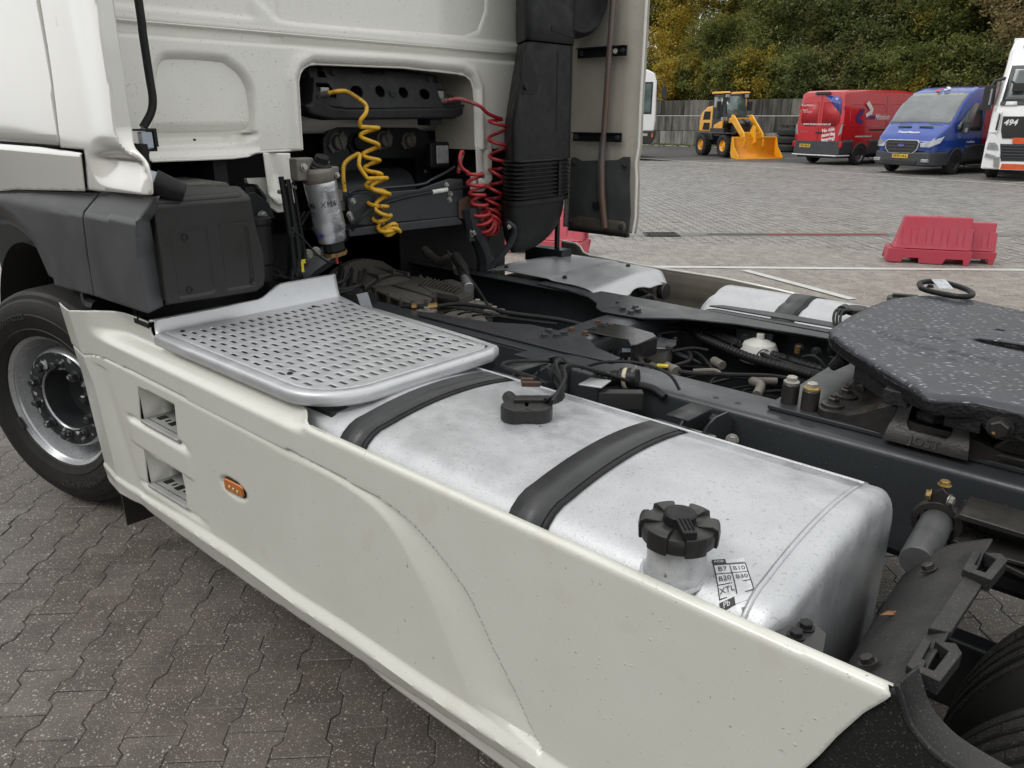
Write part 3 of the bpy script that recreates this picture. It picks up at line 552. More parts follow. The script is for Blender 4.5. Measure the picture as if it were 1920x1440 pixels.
# weld seams near the end and along the inner edge
def band(xa, xb, grow, m, name, parent, lim=None, rr=.085, y0=TY0, y1=TY1, z1=TZ1, thick=.004):
    ra = tank_ring(xa, y0-grow, y1+grow, TZ0-grow, z1+grow, rr+grow); rb = tank_ring(xb, y0-grow, y1+grow, TZ0-grow, z1+grow, rr+grow); n = len(ra); mb = MB()
    idx = [k for k in range(n) if (lim is None or lim(ra[k]))]; fs = []
    mb.add(ra+rb, [(k, (k+1) % n, n+(k+1) % n, n+k) for k in range(n) if k in idx and (k+1) % n in idx]); return mb.build(name, m, parent, solid=thick, smooth=50)
band(3.176, 3.185, .0025, alu_tank, 'weld_seam', ft); 
mb = MB(); mb.tube([(1.9, .545, TZ1+.009), (3.19, .545, TZ1+.009)], .003, 6); mb.build('weld_seam', alu_tank, ft)
for xa in (2.176, 2.708):
    lim = lambda p: p[2] > .62
    band(xa, xa+.078, .007, strap_rubber, 'tank_strap', T, lim, thick=.004); 
    s2 = band(xa+.071, xa+.092, .0045, black_plastic, 'strap_lining', T, lim, thick=.003)
    mb = MB(); yb = TY1
    mb.add([(xa+.01, .60, 1.028), (xa+.068, .60, 1.028), (xa+.068, .72, 1.022), (xa+.01, .72, 1.022)], [(0, 1, 2, 3)]); mb.build('strap_end', strap_rubber, T, solid=.005)
# filler neck and cap
fc = Vector((3.048, .080, 1.004)); mb = MB()
mb.lathe([(.053, -.05), (.053, -.004), (.0495, .004), (.048, .012), (.048, .072), (.0, .072)], fc, n=40); mb.build('filler_neck', alu_tank, ft)
mb = MB(); mb.tube([fc+Vector((.054*math.cos(a), .054*math.sin(a), .012*math.sin(a)-.004)) for a in np.linspace(0, 2*math.pi, 60)], .0038, 6); mb.build('weld_bead', alu_tank, ft)
ct = fc+Vector((0, 0, .056)); mb = MB()
def capw(a, h):
    k = (a-.35)*6/(2*math.pi); f = abs((k-round(k)))*2; return 1.0
mb.lathe([(.054, -.002), (.060, .002), (.061, .018), (.057, .027), (.0, .029)], ct, n=48)
for i in range(6):
    a = i*math.pi/3+.45; rot = Matrix.Rotation(a, 3, 'Z'); w = .48
    pts = []
    for t, hh in ((-w, 0), (w, 0)): pass
    sec = [(.026, .030), (.066, .030), (.071, .026), (.072, .004), (.062, -.002)]
    vs = []; NS = 8
    for s_ in range(NS+1):
        t = -w*.62+w*1.24*s_/NS
        for r, z in [(.026, .029), (.054, .0355), (.0630, .032), (.0648, .020), (.0635, -.001), (.030, -.001)]:
            vs.append(ct+Vector((r*math.cos(a+t), r*math.sin(a+t), z)))
    n = 6; fs = [(q*n+k, q*n+(k+1) % n, (q+1)*n+(k+1) % n, (q+1)*n+k) for q in range(NS) for k in range(n)]+[tuple(range(n)), tuple(NS*n+k for k in range(n))[::-1]]
    mb.add(vs, fs)
cap = mb.build('fuel_cap', wet_black, ft, bevel=.0025, smooth=40)
mb = MB(); mb.lathe([(.026, .03), (.026, .044), (.023, .047), (0, .048)], ct, n=28); mb.box(ct+Vector((.026, -.028, .040)), (.050, .022, .012), R_(-45))
for i in (-1, 0, 1): mb.box(ct+Vector((.027+i*.0045, -.027+i*.0045, .047)), (.034, .0022, .004), R_(-45))
mb.build('cap_lever', black_plastic, cap if False else ft, bevel=.002)
# fuel grade sticker
mb = MB(); so_ = Vector((3.138, .100, 1.0)); rt = Vector((.76, .65, 0)).normalized(); up_ = Vector((-.62, .78, 0)).normalized()
def sT(dx, dy, dz=.0): n = Vector((0, 0, 1)); return so_+rt*dx+up_*dy+n*dz
def tilt(p): return Vector((p.x, p.y, TZ1+.0012+.02*4*((p.y-.17)/(.52-.17))*(1-((p.y-.17)/(.52-.17)))*0+0))
W_, H_ = .052, .060
def ztop(y):      # height of the tank surface at y
    if y < TY0+TR: return TZ1-TR+math.sqrt(max(0, TR**2-(TY0+TR-y)**2))
    t = (y-TY0-TR)/(TY1-TY0-2*TR); return TZ1+.02*4*t*(1-t)
def on(dx, dy, h=.001): p = so_+rt*dx+up_*dy; return Vector((p.x, p.y, ztop(p.y)+h))
def quad(m_, x0, x1, y0, y1, h, mi=0):
    N_ = 5
    for i in range(N_):
        ya, yb = y0+(y1-y0)*i/N_, y0+(y1-y0)*(i+1)/N_
        m_.add([on(x0, ya, h), on(x1, ya, h), on(x1, yb, h), on(x0, yb, h)], [(0, 1, 2, 3)], mi)
quad(mb, -.026, .026, -.030, .030, .0010, 0)
for x in (-.026, -.0008, .0244): quad(mb, x, x+.0016, -.030, .030, .0013, 1)
for y in (-.030, -.010, .0095, .0285): quad(mb, -.026, .026, y, y+.0015, .0013, 1)
def lt(txt, x, y, s, mi=1, b=0): mb.text(txt, None, size=s, ext=.0, bold=b, bend=lambda v: on(x+v.x, y+v.y, .0016), mi=mi)
lt('B7', -.013, .019, .014); lt('B10', .013, .019, .0125); lt('B20', -.013, -.0005, .0125); lt('B30', .013, -.0005, .0125); lt('XTL', -.013, -.020, .0125)
for y0, x0 in ((.032, -.026), (-.044, -.026)): quad(mb, x0, x0+.022, y0, y0+.011, .0011, 1); quad(mb, x0+.022, .026, y0+.001, y0+.010, .0010, 0)
lt('ADR', -.015, .0375, .008, 0); lt('Pb', -.016, -.0385, .010, 0)
mb.build('fuel_sticker', [sticker_white, print_black], ft)
# level sender with wiring
mb = MB(); sc_ = Vector((2.505, .335, 1.038))
for dx in (-.018, .018): mb.lathe([(0, .036), (.032, .036), (.036, .032), (.036, 0), (0, 0)], sc_+Vector((dx, dx*.9, 0)), n=24)
mb.box(sc_+Vector((0, 0, .018)), (.06, .068, .030), R_(42)); mb.cyl(sc_+Vector((-.03, .0, .024)), sc_+Vector((-.085, .03, .024)), .016, n=16); mb.box(sc_+Vector((.0, .03, .04)), (.10, .03, .010), R_(42))
mb.build('level_sender', wet_black, ft, bevel=.003)
for k in range(6):
    z = .03+.008*(k % 3); a = sc_+Vector((.02+.012*k/2, .03, z)); mb = MB()
    mb.tube(spline([a, a+Vector((-.01*k, .08+.006*k, .012*(k % 2))), (2.39+.01*k, .56, 1.075+.01*(k % 3)), (2.37+.012*k, .66, 1.065), (2.40+.02*k, .80, 1.00)], 6), .0052, 8); mb.build('sender_cable', black_plastic, ft)
mb = MB(); mb.tube(spline([(2.455, .43, 1.10), (2.36, .42, 1.11), (2.33, .47, 1.105), (2.37, .58, 1.09)], 8), .005, 8); mb.build('sender_cable', black_plastic, ft)
for p in ((2.425, .50, 1.085), (2.39, .60, 1.08)):
    mb = MB(); mb.lathe([(.021, -.005), (.023, 0), (.021, .005)], p, (-.2, 1, 0), 16); mb.build('cable_tie', black_plastic, ft, solid=.002)
mb = MB(); mb.box((2.475, .385, 1.103), (.045, .012, .012), R_(40)); mb.box((2.45, .40, 1.102), (.03, .012, .012), R_(40)); mb.build('connector', rusty_brown, ft, bevel=.002)
# bracket on the tank end
mb = MB(); mb.prism([(3.225, .015), (3.262, .10), (3.292, .082), (3.310, .015), (3.308, -.0+.012)], 'z', .992, 1.0); mb.add([(3.262, .10, 1.0), (3.31, .015, 1.0), (3.325, .02, .80), (3.28, .10, .80)], [(0, 1, 2, 3)])
mb.build('skirt_bracket', wet_black, T, solid=.005, bevel=.001); bolt(T, (3.265, .075, 1.001), (0, 0, 1), .011, black_plastic); bolt(T, (3.262, .047, 1.001), (0, 0, 1), .011, black_plastic)

# ---- front wheel
def wheel(name, cx, y0, parent, front=True):
    w = MB(); s = 1 if front else 1
    prof = [(.298, .040), (.306, .030), (.33, .018), (.37, .008), (.40, .006), (.43, .012), (.455, .026), (.462, .040), (.478, .046), (.490, .058), (.4965, .08)]
    prof += [(.4985, .10)]
    for g in (.125, .17, .215, .26): prof += [(.499, g-.006), (.487, g-.004), (.487, g+.004), (.499, g+.006)]
    prof += [(.4965, .285), (.485, .31), (.43, .34), (.30, .33)]
    w.lathe([(r, h) for r, h in prof], (cx, y0, .5), (0, 1, 0), 96); tyre = w.build('tyre', rubber, parent, smooth=25)
    return tyre
whl = MB(); whl.lathe([(.285, .045), (.294, .036), (.300, .030), (.303, .034), (.301, .042), (.290, .048), (.283, .060), (.279, .09), (.268, .115), (.262, .15), (.245, .17), (.236, .145), (.232, .10), (.226, .082), (.217, .074), (.150, .073), (.144, .078), (.1395, .095), (.138, .13)], (0, 0, 0), (0, 1, 0), 72)
WC = Vector((-.005, .03, .508)); mw = MB(); mw.v = [tuple(Vector(p)+WC) for p in whl.v]; mw.f = whl.f; mw.m = whl.m
wheel_o = mw.build('front_wheel', rim_silver, T, smooth=40)
OFF_W = (WC.x, WC.y)
tw = MB(); prof = [(.286, .045), (.298, .034), (.306, .024), (.33, .012), (.336, .008), (.34, .011), (.37, .002), (.40, .0), (.404, .003), (.43, .008), (.455, .022), (.462, .034), (.478, .040), (.490, .052), (.4965, .075), (.4985, .10)]
for g in (.125, .17, .215, .26): prof += [(.499, g-.006), (.487, g-.004), (.487, g+.004), (.499, g+.006)]
prof += [(.4965, .285), (.485, .31), (.43, .34), (.30, .33)]
tw.lathe(prof, WC, (0, 1, 0), 120); tyre = tw.build('tyre', rubber, wheel_o, smooth=22)
mb = MB()
def ring_text(txt, rad, a0, size, out=1):
    def bend(v):
        a = R_(a0)+v.x/rad; r = rad+v.y*out
        # clockwise seen from outside; x right = +X
        yy = np.interp(r, [.30, .34, .37, .40, .43, .46], [.03, .011, .002, .0, .008, .03])-v.z
        return Vector((WC.x+r*math.sin(a), WC.y+float(yy)-.0008, WC.z+r*math.cos(a)))
    mb.text(txt, None, size=size, ext=.0016, bold=.0012, bend=bend, sp=1.12)
def ring_text_low(txt, rad, a0, size):
    def bend(v):
        a = R_(a0)-v.x/rad; r = rad-v.y
        yy = np.interp(r, [.30, .34, .37, .40, .43, .46], [.03, .011, .002, .0, .008, .03])-v.z
        return Vector((WC.x+r*math.sin(a), WC.y+float(yy)-.0008, WC.z+r*math.cos(a)))
    mb.text(txt, None, size=size, ext=.0016, bold=.0012, bend=bend, sp=1.12)
ring_text('Conti Hybrid HS3', .385, 158, .045); ring_text('315/70 R22.5', .392, -22, .035)
mb.build('tyre_lettering', mat('raised tyre lettering', (.05, .05, .05), .5), wheel_o)
mb = MB(); mb.lathe([(.2165, .0715), (.205, .0695), (.150, .0695), (.146, .074)], WC, (0, 1, 0), 72, wob=lambda a, h: 1-.012*max(0, math.cos(10*a+.3))*(1 if h < .0712 else 0)); mb.build('hub_ring', hub_dark, wheel_o)
mb = MB(); mb.lathe([(.138, .08), (.136, .14), (.131, .19), (.10, .20), (.09, .22), (.062, .225), (.060, .205), (.0, .203)], WC, (0, 1, 0), 48); mb.build('wheel_hub', mat('dark hub', (.032, .034, .036), .35, col2=(.05, .052, .054), nscale=8), wheel_o)
mb = MB(); mb.text('DAF', Matrix.Translation((WC.x+.02, WC.y+.150, WC.z-.118)) @ Matrix.Rotation(R_(62), 4, 'X'), size=.032, ext=.001); mb.build('cast_mark', hub_dark, wheel_o)
for i in range(10):
    a = 2*math.pi*(i+.35)/10; p = WC+Vector((.1675*math.cos(a), .069, .1675*math.sin(a)))
    mb = MB(); mb.lathe([(.024, 0), (.024, -.006), (.0195, -.009), (.0195, -.032), (.015, -.037), (0, -.037)], p, (0, 1, 0), 6); mb.lathe([(.026, 0), (.026, -.005), (.018, -.008)], p, (0, 1, 0), 16)
    mb.build('wheel_nut', hub_dark, wheel_o, bevel=.001, smooth=30)
mb = MB(); a = R_(208); mb.box(WC+Vector((.29*math.cos(a), .020, .29*math.sin(a))), (.018, .016, .055), Matrix.Rotation(-a, 3, 'Y')); mb.build('balance_weight', mat('balance weight', (.045, .042, .042), .5), wheel_o, bevel=.003)

# the front wheels stand turned to the left
piv = Vector((WC.x, .20, WC.z)); MR = Matrix.Translation(piv-OFF[0]+Vector((-.035, 0, 0))) @ Matrix.Rotation(R_(19), 4, 'Z') @ Matrix.Translation(-(piv-OFF[0]))
wheel_o.matrix_basis = MR
# ---- cab near side panels
def spp(outline, name, m, fn, res=.012, solid=.004, holes=(), parent=T, smooth=50):
    mb = MB(); sheet(mb, outline, res, fn, holes); return mb.build(name, m, parent, solid=solid, smooth=smooth, solid_off=0)
def body_y(X, Z): return .018+.012*np.sin((Z-1.5)*1.4)+.01*np.sin(X*2.1+.5)+.0015*np.sin(Z*9+X*4)
cab = MB(); cab.bx(-1.30, .60, .06, 2.44, 1.62, 3.2); cab.bx(.60, .95, .06, .75, 1.64, 3.2); cab.bx(.60, .95, .75, 2.44, 1.92, 3.2); cabo = cab.build('cab', cab_paint, T, bevel=.04, seg=4)
spp([(-.95, 1.600), (.787, 1.600), (.803, 1.70), (.818, 1.826), (.830, 2.021), (.84, 2.3), (.84, 2.7), (-.95, 2.7)], 'door', door_paint, lambda x, z: (x, body_y(x, z)+np.where(z < 1.61, .01*(1.61-z)/.01, 0), z), .02, parent=cabo)
def side_y(X, Z):
    cr = ip(Z, [1.50, 1.54, 1.58, 1.62, 1.66, 1.809, 1.979, 2.6], [1.385, 1.385, 1.362, 1.322, 1.305, 1.313, 1.321, 1.33])
    y = body_y(X, Z)-.018*sstep(1.05, 1.30, X)*sstep(1.58, 1.63, Z)-.010*sstep(1.0, 1.02, X)*0
    y += .022*sstep(1.0, 1.2, X)*(1-sstep(cr-.03, cr+.07, X))*sstep(1.495, 1.572, Z)*(1-sstep(1.578, 1.596, Z)); return y, np.clip((X-cr)/.10, 0, 1.2)*.050*(.35+.65*sstep(1.56, 1.66, Z))
    return y
spp([(.795, 1.600), (.994, 1.600), (.994, 1.58), (.972, 1.480), (1.2, 1.487), (1.445, 1.494), (1.453, 1.532), (1.441, 1.573), (1.402, 1.612), (1.402, 1.737), (1.407, 1.87), (1.412, 1.971), (1.42, 2.2), (1.42, 2.7), (.848, 2.7), (.848, 2.3), (.838, 2.021), (.826, 1.826), (.811, 1.70)], 'side_deflector', door_paint, lambda x, z: (x-2.2*side_y(x, z)[1], side_y(x, z)[0]+side_y(x, z)[1], z), .009, parent=cabo)
spp([(-.95, 1.41), (.059, 1.419), (.304, 1.441), (.969, 1.477), (.991, 1.590), (.6, 1.5975), (-.95, 1.5975)], 'lower_fairing', door_paint, lambda x, z: (x, .012+.008*sstep(1.585, 1.596, z)+0*x, z), .0065, parent=cabo)
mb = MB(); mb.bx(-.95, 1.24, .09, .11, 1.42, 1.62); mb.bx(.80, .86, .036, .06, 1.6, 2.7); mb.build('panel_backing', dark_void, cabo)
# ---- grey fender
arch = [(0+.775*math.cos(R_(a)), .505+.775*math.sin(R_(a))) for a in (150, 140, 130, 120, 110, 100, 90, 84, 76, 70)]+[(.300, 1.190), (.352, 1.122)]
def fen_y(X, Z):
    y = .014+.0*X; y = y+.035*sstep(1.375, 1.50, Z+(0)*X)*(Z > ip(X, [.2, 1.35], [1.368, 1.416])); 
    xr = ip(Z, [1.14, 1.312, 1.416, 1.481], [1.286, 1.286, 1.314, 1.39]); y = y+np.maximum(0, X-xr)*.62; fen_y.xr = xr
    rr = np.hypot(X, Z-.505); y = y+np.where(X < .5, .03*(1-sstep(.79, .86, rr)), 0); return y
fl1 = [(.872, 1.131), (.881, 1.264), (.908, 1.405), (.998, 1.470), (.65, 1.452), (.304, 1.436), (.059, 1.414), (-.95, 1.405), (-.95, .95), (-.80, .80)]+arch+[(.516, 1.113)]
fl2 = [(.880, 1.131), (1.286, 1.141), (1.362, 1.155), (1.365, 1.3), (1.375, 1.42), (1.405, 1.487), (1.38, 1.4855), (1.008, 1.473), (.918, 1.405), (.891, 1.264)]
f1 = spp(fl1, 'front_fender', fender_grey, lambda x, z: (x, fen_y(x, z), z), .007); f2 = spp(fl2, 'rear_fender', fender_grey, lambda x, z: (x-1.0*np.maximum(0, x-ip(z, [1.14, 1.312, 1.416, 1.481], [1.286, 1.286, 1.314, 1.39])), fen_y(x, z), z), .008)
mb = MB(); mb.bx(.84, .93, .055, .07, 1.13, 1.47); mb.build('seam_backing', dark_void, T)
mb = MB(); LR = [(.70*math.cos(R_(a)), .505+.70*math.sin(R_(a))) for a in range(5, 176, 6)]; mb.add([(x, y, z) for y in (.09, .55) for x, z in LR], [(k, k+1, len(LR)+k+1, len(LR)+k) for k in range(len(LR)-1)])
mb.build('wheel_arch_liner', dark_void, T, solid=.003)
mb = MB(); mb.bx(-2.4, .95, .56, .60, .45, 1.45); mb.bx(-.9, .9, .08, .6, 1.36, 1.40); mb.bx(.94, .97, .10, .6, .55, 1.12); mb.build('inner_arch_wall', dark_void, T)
mb = MB(); mb.tube(spline([(.47, .10, 1.16), (.50, .12, 1.10), (.555, .10, 1.04), (.64, .10, 1.035)], 6), .028, 10); mb.build('liner_edge', black_plastic, T)
# mud flap behind the front wheel
mb = MB(); mb.bx(.60, .612, .06, .36, .13, .62); mb.build('mud_flap', wet_black, T, bevel=.002)
# ---- black splash box behind the fender
def box_x(Y, Z): return 1.335+.010*np.exp(-((np.abs(Y-.20)-.045)/.004)**2)*(Z > 1.0)*0-.007*(sstep(.095, .10, Y)-sstep(.20, .205, Y))*sstep(1.18, 1.19, Z)*(1-sstep(1.37, 1.38, Z))-.007*(sstep(.245, .25, Y)-sstep(.335, .34, Y))*sstep(1.18, 1.19, Z)*(1-sstep(1.37, 1.385, Z))-np.maximum(0, Z-1.455)*.9
mb = MB(); sheet(mb, [(.05, 1.168), (.20, 1.163), (.345, 1.160), (.372, 1.175), (.382, 1.20), (.385, 1.27), (.366, 1.38), (.362, 1.46), (.345, 1.490), (.20, 1.502), (.13, 1.505), (.06, 1.48)], .006, lambda y, z: (box_x(y, z), y, z))
spl = mb.build('splash_guard', wet_black, T, solid=.005, smooth=40)
mb = MB(); mb.prism([(.70, .06), (1.332, .06), (1.332, .34), (.70, .40)], 'z', 1.17, 1.475); mb.prism([(.96, .06), (1.30, .08), (1.30, .32), (.96, .34)], 'z', 1.475, 1.503); mb.build('battery_box', wet_black, T, bevel=.015, seg=3)
for y, z in ((.137, 1.358), (.352, 1.345), (.128, 1.20), (.338, 1.192)):
    mb = MB(); mb.lathe([(.011, 0), (.011, .004), (.007, .004), (.006, .001), (0, .001)], (1.336-.006*(y > .1), y, z), (1, 0, 0), 14); mb.build('trim_clip', black_plastic, spl)
mb = MB(); mb.cyl((1.30, .055, 1.53), (1.315, .085, 1.515), .028, .032); mb.build('filler_cap', frosted, T, bevel=.004); mb = MB(); mb.tube([(1.31, .08, 1.52), (1.325, .115, 1.50), (1.345, .15, 1.486)], [.036, .034, .026], 20); mb.build('filler_boot', black_plastic, T)

# ---- cab rear wall with pressed ribs, recess and the opening for the couplings
XW = .97
def cab_x(Y, Z):
    x = np.zeros_like(Y)+0.
    # pressed step running right across
    x += .014*sstep(1.940, 1.934, Z)*0
    x -= .028*sstep(1.930, 1.944, Z)*(1-sstep(1.972, 1.974, Z)); x -= .004*sstep(1.974, 1.99, Z)
    x -= .012*sstep(2.005, 2.022, Z)*(1-sstep(.64, .68, Y)*(1-sstep(.74, .78, Y))*.9)
    rp = [(.70, 2.045), (.74, 2.012), (.86, 2.004), (1.70, 2.022), (1.79, 2.05), (1.84, 2.14), (1.86, 2.60), (.62, 2.60), (.64, 2.10)]; d = poly_sd(rp, Y, Z)[0]; x -= .018*(1-sstep(-.028, .006, d))
    br = [(.20, 1.600), (.50, 1.600), (.57, 1.606), (.622, 1.625), (.632, 1.70), (.630, 1.785), (.605, 1.842), (.56, 1.878), (.52, 1.893), (.35, 1.894), (.30, 1.876), (.272, 1.82), (.245, 1.70), (.215, 1.63)]; br = br[:4]+[(p.x, p.y) for p in spline([(a, b, 0) for a, b in br[4:]], 5)]
    d = poly_sd(br, Y, Z)[0]; w = np.where(Z < 1.64, .018, .048); x -= .050*(1-sstep(0, 1, (d+w)/w))
    op = [(.80, 1.30), (.815, 1.82), (.835, 1.858), (.883, 1.880), (1.33, 1.886), (1.66, 1.876), (1.715, 1.855), (1.742, 1.81), (1.75, 1.30)]; d = poly_sd(op, Y, Z)[0]
    x += .014*np.exp(-((d-.030)/.018)**2)-.010*(1-sstep(0, .012, d))
    x += .022*(1-sstep(1.556, 1.590, Z))*(Y < .62); x += .012*(Z-1.9)*0; return XW+x
ow = [(.03, 1.56), (.22, 1.558), (.38, 1.557), (.50, 1.557), (.56, 1.561), (.60, 1.569), (.637, 1.573), (.798, 1.575), (.808, 1.70), (.815, 1.815), (.822, 1.842), (.840, 1.863), (.866, 1.876), (.90, 1.880), (1.328, 1.885), (1.64, 1.873), (1.69, 1.866), (1.722, 1.846), (1.738, 1.815), (1.744, 1.76), (1.747, 1.545), (1.95, 1.545), (2.42, 1.55), (2.42, 2.62), (.03, 2.62)]
mb = MB(); sheet(mb, ow, .0075, lambda y, z: (cab_x(y, z), y, z)); wallo = mb.build('cab_rear_wall', cab_paint, cabo, solid=.003, smooth=60)
# folded lips round the opening and the lower edge
lp = [(.798, 1.575), (.808, 1.70), (.815, 1.815), (.822, 1.842), (.840, 1.863), (.866, 1.876), (.90, 1.880), (1.328, 1.885), (1.64, 1.873), (1.69, 1.866), (1.722, 1.846), (1.738, 1.815), (1.744, 1.76), (1.747, 1.545)]
mb = MB(); mb.tube([(float(cab_x(np.array([y]), np.array([z]))[0])+.001, y, z) for y, z in lp], .0055, 8)
mb.tube([(XW+.023*(y < .6)+.001, y, z) for y, z in ow[1:8]], .004, 6); mb.tube([(XW-.001, y, 1.9735) for y in np.linspace(.03, 1.95, 12)], .003, 6); mb.build('folded_lip', cab_paint, wallo)
mb = MB(); n = len(lp)
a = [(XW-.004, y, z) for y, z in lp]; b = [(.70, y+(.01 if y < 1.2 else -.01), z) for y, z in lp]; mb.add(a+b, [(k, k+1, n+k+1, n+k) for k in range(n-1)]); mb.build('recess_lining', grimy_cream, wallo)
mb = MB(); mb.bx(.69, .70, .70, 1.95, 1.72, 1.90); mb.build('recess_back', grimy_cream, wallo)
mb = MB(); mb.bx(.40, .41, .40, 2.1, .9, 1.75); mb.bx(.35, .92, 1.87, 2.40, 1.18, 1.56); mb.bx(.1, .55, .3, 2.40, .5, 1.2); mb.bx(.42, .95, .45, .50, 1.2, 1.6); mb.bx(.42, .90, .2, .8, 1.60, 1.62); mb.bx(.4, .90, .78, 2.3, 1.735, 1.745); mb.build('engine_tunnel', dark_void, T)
for y0, sgn in ((.632, 1), (1.845, -1)):     # cab support legs
    mb = MB(); q = [(y0, 1.57), (y0+sgn*.004, 1.415), (y0+sgn*.030, 1.385), (y0+sgn*.105, 1.383), (y0+sgn*.112, 1.565)]
    fnx = lambda y, z: (XW+.004-.018*np.exp(-((y-(y0+sgn*.045))/.018)**2)*sstep(1.42, 1.50, z)+.012*(1-sstep(1.40, 1.43, z)), y, z)
    sheet(mb, q, .006, fnx); lo = mb.build('support_leg', cab_paint, cabo, solid=.004, smooth=50)
    mb = MB(); mb.prism([(y0+sgn*.018, 1.44), (y0+sgn*.11, 1.44), (y0+sgn*.115, 1.352), (y0+sgn*.045, 1.350), (y0+sgn*.016, 1.372)], 'x', XW-.035, XW-.008); mb.build('leg_bracket', cab_paint, cabo, bevel=.004)
    bolt(lo, (XW+.006, y0+sgn*.075, 1.427), (1, 0, 0), .015, steel)
mb = MB(); mb.prism([(.585, 1.48), (.70, 1.478), (.70, 1.39), (.665, 1.40), (.625, 1.455), (.59, 1.46)], 'x', XW-.07, XW-.045); mb.build('leg_bracket', cab_paint, cabo, bevel=.003)
mb = MB(); mb.lathe([(.006, 0), (.004, .002), (0, .001)], (XW-.040, .405, 1.617), (1, 0, 0), 12); mb.lathe([(.0025, 0), (0, .001)], (XW-.041, .466, 1.66), (1, 0, 0), 8); mb.build('drain_plug', print_black, wallo)
# grab pole and lower mount
mb = MB(); px_ = 1.20; mb.tube(spline([(px_, .165, 2.62), (px_, .165, 2.004), (px_, .163, 1.92), (px_, .163, 1.80), (px_, .163, 1.745), (px_, .152, 1.706), (px_, .122, 1.665)], 8), .0115, 14); pole = mb.build('grab_pole', black_plastic, T)
mb = MB(); mb.bx(px_-.02, px_+.02, .098, .145, 1.655, 1.661); mb.bx(px_-.02, px_+.02, .098, .145, 1.598, 1.604); mb.bx(px_-.02, px_+.02, .142, .146, 1.60, 1.658); mb.bx(px_-.045, px_+.01, .146, .156, 1.61, 1.662); mb.build('pole_bracket', black_plastic, pole, bevel=.001)
mb = MB(); mb.bx(px_-.012, px_+.018, .106, .139, 1.606, 1.653); mb.build('rubber_block', frosted, pole, bevel=.004)
for z, d in ((1.661, 1), (1.598, -1)): bolt(pole, (px_, .122, z), (0, 0, d), .008, steel)

# ---- coupling holder across the opening
XB = .95
hol = [(.898, 1.866), (.93, 1.872), (1.14, 1.874), (1.155, 1.858), (1.255, 1.856), (1.285, 1.872), (1.50, 1.868), (1.555, 1.862), (1.585, 1.835), (1.60, 1.79), (1.672, 1.762), (1.675, 1.735), (1.655, 1.728), (1.04, 1.722), (.965, 1.728), (.915, 1.745), (.900, 1.79)]
def cs(cy, cz, ry, rz, n=16): return [(cy+ry*math.cos(2*math.pi*k/n), cz+rz*math.sin(2*math.pi*k/n)) for k in range(n)]
hh = [[(.925, 1.765), (.995, 1.760), (1.0, 1.772), (.975, 1.812), (.915, 1.812)], cs(1.103, 1.785, .030, .022), cs(1.222, 1.788, .024, .022), cs(1.346, 1.786, .025, .021), cs(1.466, 1.782, .029, .021), [(1.55, 1.762), (1.608, 1.758), (1.60, 1.800), (1.545, 1.805)], [(.935, 1.835), (.975, 1.835), (.965, 1.868), (.94, 1.868)], [(1.535, 1.83), (1.565, 1.83), (1.56, 1.852), (1.545, 1.856)]]
mb = MB(); sheet(mb, hol, .0045, lambda y, z: (XB-(z-1.72)*.32, y, z), hh)
ch = mb.build('coupling_holder', black_plastic, T, solid=.006, smooth=40)
mb = MB(); mb.prism([(.86, 1.700), (.90, 1.690), (.96, 1.680), (1.62, 1.682), (1.678, 1.700), (1.678, 1.742), (1.655, 1.732), (1.04, 1.722), (.965, 1.728), (.90, 1.758), (.895, 1.84), (.87, 1.74), (.838, 1.735)], 'x', .86, .962); mb.build('holder_shelf', black_plastic, ch, bevel=.012, seg=3)
mb = MB(); mb.bx(.84, .86, .90, 1.58, 1.73, 1.86); mb.bx(.85, .94, 1.49, 1.56, 1.655, 1.70); mb.build('holder_back', dark_void, ch, bevel=.004)
for y, z in ((1.006, 1.851), (1.505, 1.842)): bolt(ch, (XB-(z-1.72)*.32+.004, y, z), (1, 0, .3), .011, black_plastic)
mb = MB(); mb.lathe([(.016, 0), (.016, .004), (.012, .005), (0, .005)], (XB-.014, 1.284, 1.784), (1, 0, .3), 18); mb.bx(XB-.012, XB-.007, 1.270, 1.298, 1.782, 1.786); mb.build('emblem_disc', black_plastic, ch)
for y in (.965, 1.575): mb = MB(); mb.bx(XB-.05, XB-.02, y-.03, y+.01, 1.765, 1.800); mb.build('metal_socket', steel, ch, bevel=.003)

# ---- coiled air hoses
def coil(anchor, n, r, wob, r2=None):
    """helix wound round a polyline of anchor points; returns points"""
    C = spline(anchor, 24); m = len(C); out = []
    for i, p in enumerate(C):
        t = i/(m-1); q = (C[min(i+1, m-1)]-C[max(i-1, 0)]).normalized(); u = q.cross(Vector((1, .15, 0))).normalized(); w = q.cross(u); a = 2*math.pi*n*t
        rr = r*(1+.12*math.sin(7*t+wob)); rr = rr if r2 is None else rr*(1-t)+r2*t
        out.append(p+u*rr*math.cos(a)+w*rr*math.sin(a))
    return out
def refine(anchor, n, r, wob=0, r2=None, den=14):
    C = spline(anchor, max(6, int(n*den/max(1, len(anchor)-1)))); m = len(C); out = []
    for i, p in enumerate(C):
        t = i/(m-1); q = (C[min(i+1, m-1)]-C[max(i-1, 0)]).normalized(); u = Vector((1, 0, 0)); u = (u-q*u.dot(q)).normalized(); w = q.cross(u); a = 2*math.pi*n*t+wob
        rr = r if r2 is None else r*(1-t)+r2*t; rr *= 1+.10*math.sin(9*t+wob)
        out.append(p+u*rr*math.sin(a)*.85+w*rr*math.cos(a))
    return out
HX = 1.045
hy = spline([(.955, .945, 1.777), (.985, .968, 1.784), (1.0, .998, 1.785), (1.01, 1.032, 1.768), (HX, 1.055, 1.738), (HX+.015, 1.045, 1.708), (HX+.01, 1.020, 1.680), (HX, 1.024, 1.656)], 6)
